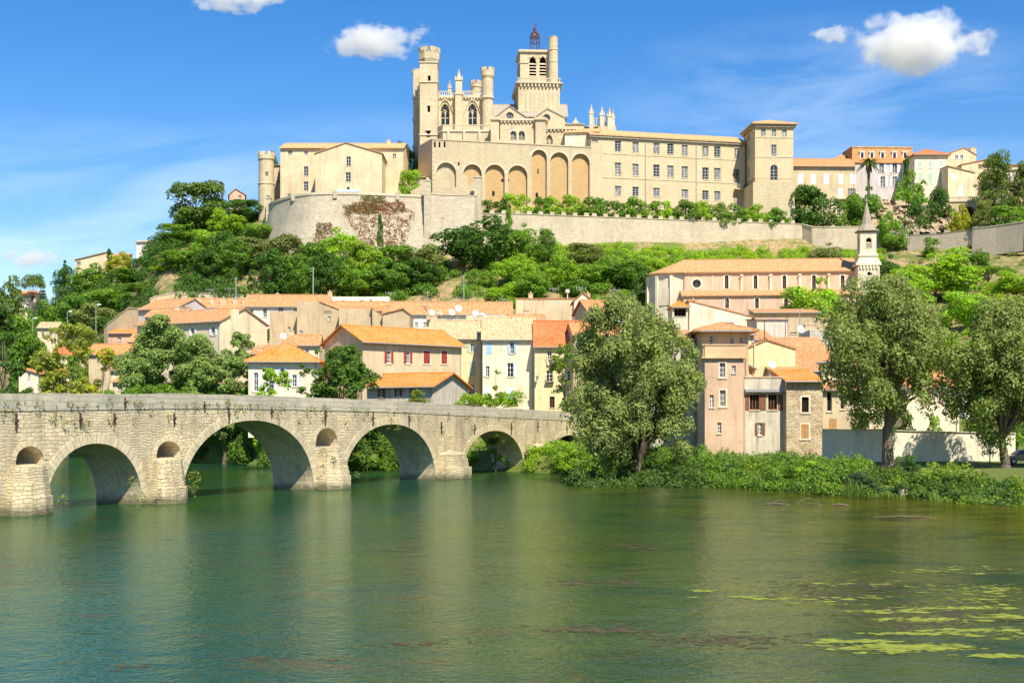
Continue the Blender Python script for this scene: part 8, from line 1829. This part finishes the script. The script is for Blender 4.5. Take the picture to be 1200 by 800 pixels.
# parked car at the right edge
def car():
    px, Y = 1199, 124; p = XY(px, Y); z0 = gz(p.x, Y) + .02; root = thing('parked_car', 'dark blue parked car cut off by the right frame edge beside the cream garden wall', 'car', (p.x, p.y, z0)); Xv, Yv = Vector((1, 0, 0)), Vector((0, 1, 0))
    def pr(pts, w): return [p + Xv * a + Z * (z0 + b) - Yv * (w / 2) for a, b in pts]
    paint = NT('dark_blue_car_paint'); paint.base((.012, .016, .03, 1)); paint.b.inputs['Roughness'].default_value = .25; paint.b.inputs['Specular IOR Level'].default_value = .6; paint.b.inputs['Coat Weight'].default_value = .6; M['car'] = paint.mat
    m = MB(); body = [(-1.95, .32), (-1.98, .6), (-1.8, .78), (-1.0, .92), (1.75, .95), (1.95, .75), (1.95, .32)]; m.prism(pr(body, 1.7)[::-1], Yv * 1.7)
    A = pr([(-1.0, .92), (-.35, 1.38), (1.2, 1.42), (1.75, .95)], 1.56); Bk = [q + Yv * 1.56 for q in A]; A2 = [q + Yv * (.12 if i in (1, 2) else 0) for i, q in enumerate(A)]; B2 = [q - Yv * (.12 if i in (1, 2) else 0) for i, q in enumerate(Bk)]
    m.face(A2[::-1]); m.face(B2); [m.quad(A2[i], A2[i + 1], B2[i + 1], B2[i]) for i in range(3)]; m.build('body', M['car'], root)
    g = MB()
    def insq(pts, k=.12): c = sum(pts, Vector((0, 0, 0))) / len(pts); return [q + (c - q) * k for q in pts]
    for fc, off in ((A2, -Yv * .01), (B2, Yv * .01)): g.face([q + off for q in insq(fc, .14)])
    for i in (0, 2): f4 = [A2[i], A2[i + 1], B2[i + 1], B2[i]]; n = (f4[1] - f4[0]).cross(f4[2] - f4[0]).normalized(); n = n if n.z > 0 else -n; g.face([q + n * .012 for q in insq(f4, .1)])
    g.build('window', M['glass'], root)
    for a in (-1.25, 1.25):
        for s in (-1, 1):
            c = p + Xv * a + Yv * (s * .80) + Z * (z0 + .31); w = MB(); w.tube(c - Yv * .11, c + Yv * .11, .31, .31, 18); wo = w.build('wheel', M['dark'], root); h = MB(); h.tube(c + Yv * (s * .112), c + Yv * (s * .125), .19, .18, 12); h.build('rim', M['zinc'], wo)
    for s in (-1, 1): h = MB(); c = p - Xv * 1.93 + Yv * (s * .58) + Z * (z0 + .66); h.hexa([c + Vector((a, b, -.08)) for a, b in ((-.06, -.18), (.12, -.18), (.12, .18), (-.06, .18))], [c + Vector((a, b, .07)) for a, b in ((.0, -.16), (.16, -.16), (.16, .16), (.0, .16))]); h.build('headlight', M['dish'], root)
    for s in (-1, 1): h = MB(); c = p - Xv * .72 + Yv * (s * .9) + Z * (z0 + .98); h.hexa([c + Vector((a, b, -.07)) for a, b in ((-.08, -.1), (.06, -.1), (.06, .1), (-.08, .1))], [c + Vector((a, b, .07)) for a, b in ((-.05, -.1), (.06, -.1), (.06, .1), (-.05, .1))]); h.build('wing_mirror', M['car'], root)
car()

# ---------------------------------------------------------------- fair-weather cumulus: real volumes far behind the hill
def cloud_material():
    m = bpy.data.materials.new('cloud_vapour'); m.use_nodes = True; n, l = m.node_tree.nodes, m.node_tree.links; n.clear()
    out = n.new('ShaderNodeOutputMaterial'); pv = n.new('ShaderNodeVolumePrincipled'); l.new(pv.outputs[0], out.inputs['Volume'])
    pv.inputs['Color'].default_value = (1, 1, 1, 1); pv.inputs['Anisotropy'].default_value = 0.2
    tc = n.new('ShaderNodeTexCoord'); oi = n.new('ShaderNodeObjectInfo')
    def mt(op, a, b=None, clamp=False):
        q = n.new('ShaderNodeMath'); q.operation = op; q.use_clamp = clamp
        for i, v in enumerate((a, b)):
            if v is None: continue
            if isinstance(v, (int, float)): q.inputs[i].default_value = v
            else: l.new(v, q.inputs[i])
        return q.outputs[0]
    ln = n.new('ShaderNodeVectorMath'); ln.operation = 'LENGTH'; l.new(tc.outputs['Object'], ln.inputs[0])
    off = n.new('ShaderNodeVectorMath'); off.operation = 'ADD'; l.new(oi.outputs['Location'], off.inputs[1]); ob = n.new('ShaderNodeVectorMath'); ob.operation = 'MULTIPLY'; l.new(tc.outputs['Object'], ob.inputs[0]); ob.inputs[1].default_value = (1.5, 1.0, 0.75); l.new(ob.outputs[0], off.inputs[0])
    nz = n.new('ShaderNodeTexNoise'); l.new(off.outputs[0], nz.inputs['Vector']); nz.inputs['Scale'].default_value = 1.9; nz.inputs['Detail'].default_value = 7; nz.inputs['Roughness'].default_value = 0.6
    d = mt('ADD', mt('MULTIPLY', mt('SUBTRACT', 0.62, ln.outputs['Value']), 1.0), mt('MULTIPLY', mt('SUBTRACT', nz.outputs[0], 0.5), 2.3))
    l.new(mt('MULTIPLY', mt('MULTIPLY', d, 4.0, True), 0.034), pv.inputs['Density'])
    return m
def clouds():
    m = cloud_material()
    for px, py, w, h, lab in ((1074, 52, 215, 84, 'biggest white puffy cloud at the upper right of the sky'), (974, 41, 66, 28, 'small wisp of cloud just left of the biggest cloud'), (441, 48, 158, 52, 'white flat-bottomed cloud left of the crenellated west tower'), (278, 0, 140, 34, 'thin white cloud at the top edge of the sky'), (37, 302, 90, 32, 'little white cloud low above the left horizon')):
        Y = 2600.0; c = P(px, py, Y); s = Y / FPX; mb = MB(); mb.lathe(Vector((0, 0, 0)), [(max(1e-5, math.sin(math.pi * i / 12)), -math.cos(math.pi * i / 12)) for i in range(13)], 20, caps=False)
        o = mb.build('cloud', m, None); o.location = c; o.scale = (w / 2 * s, (w + h) / 4 * s, h / 2 * s); tag(o, lab, 'cloud', 'small white clouds')
clouds()
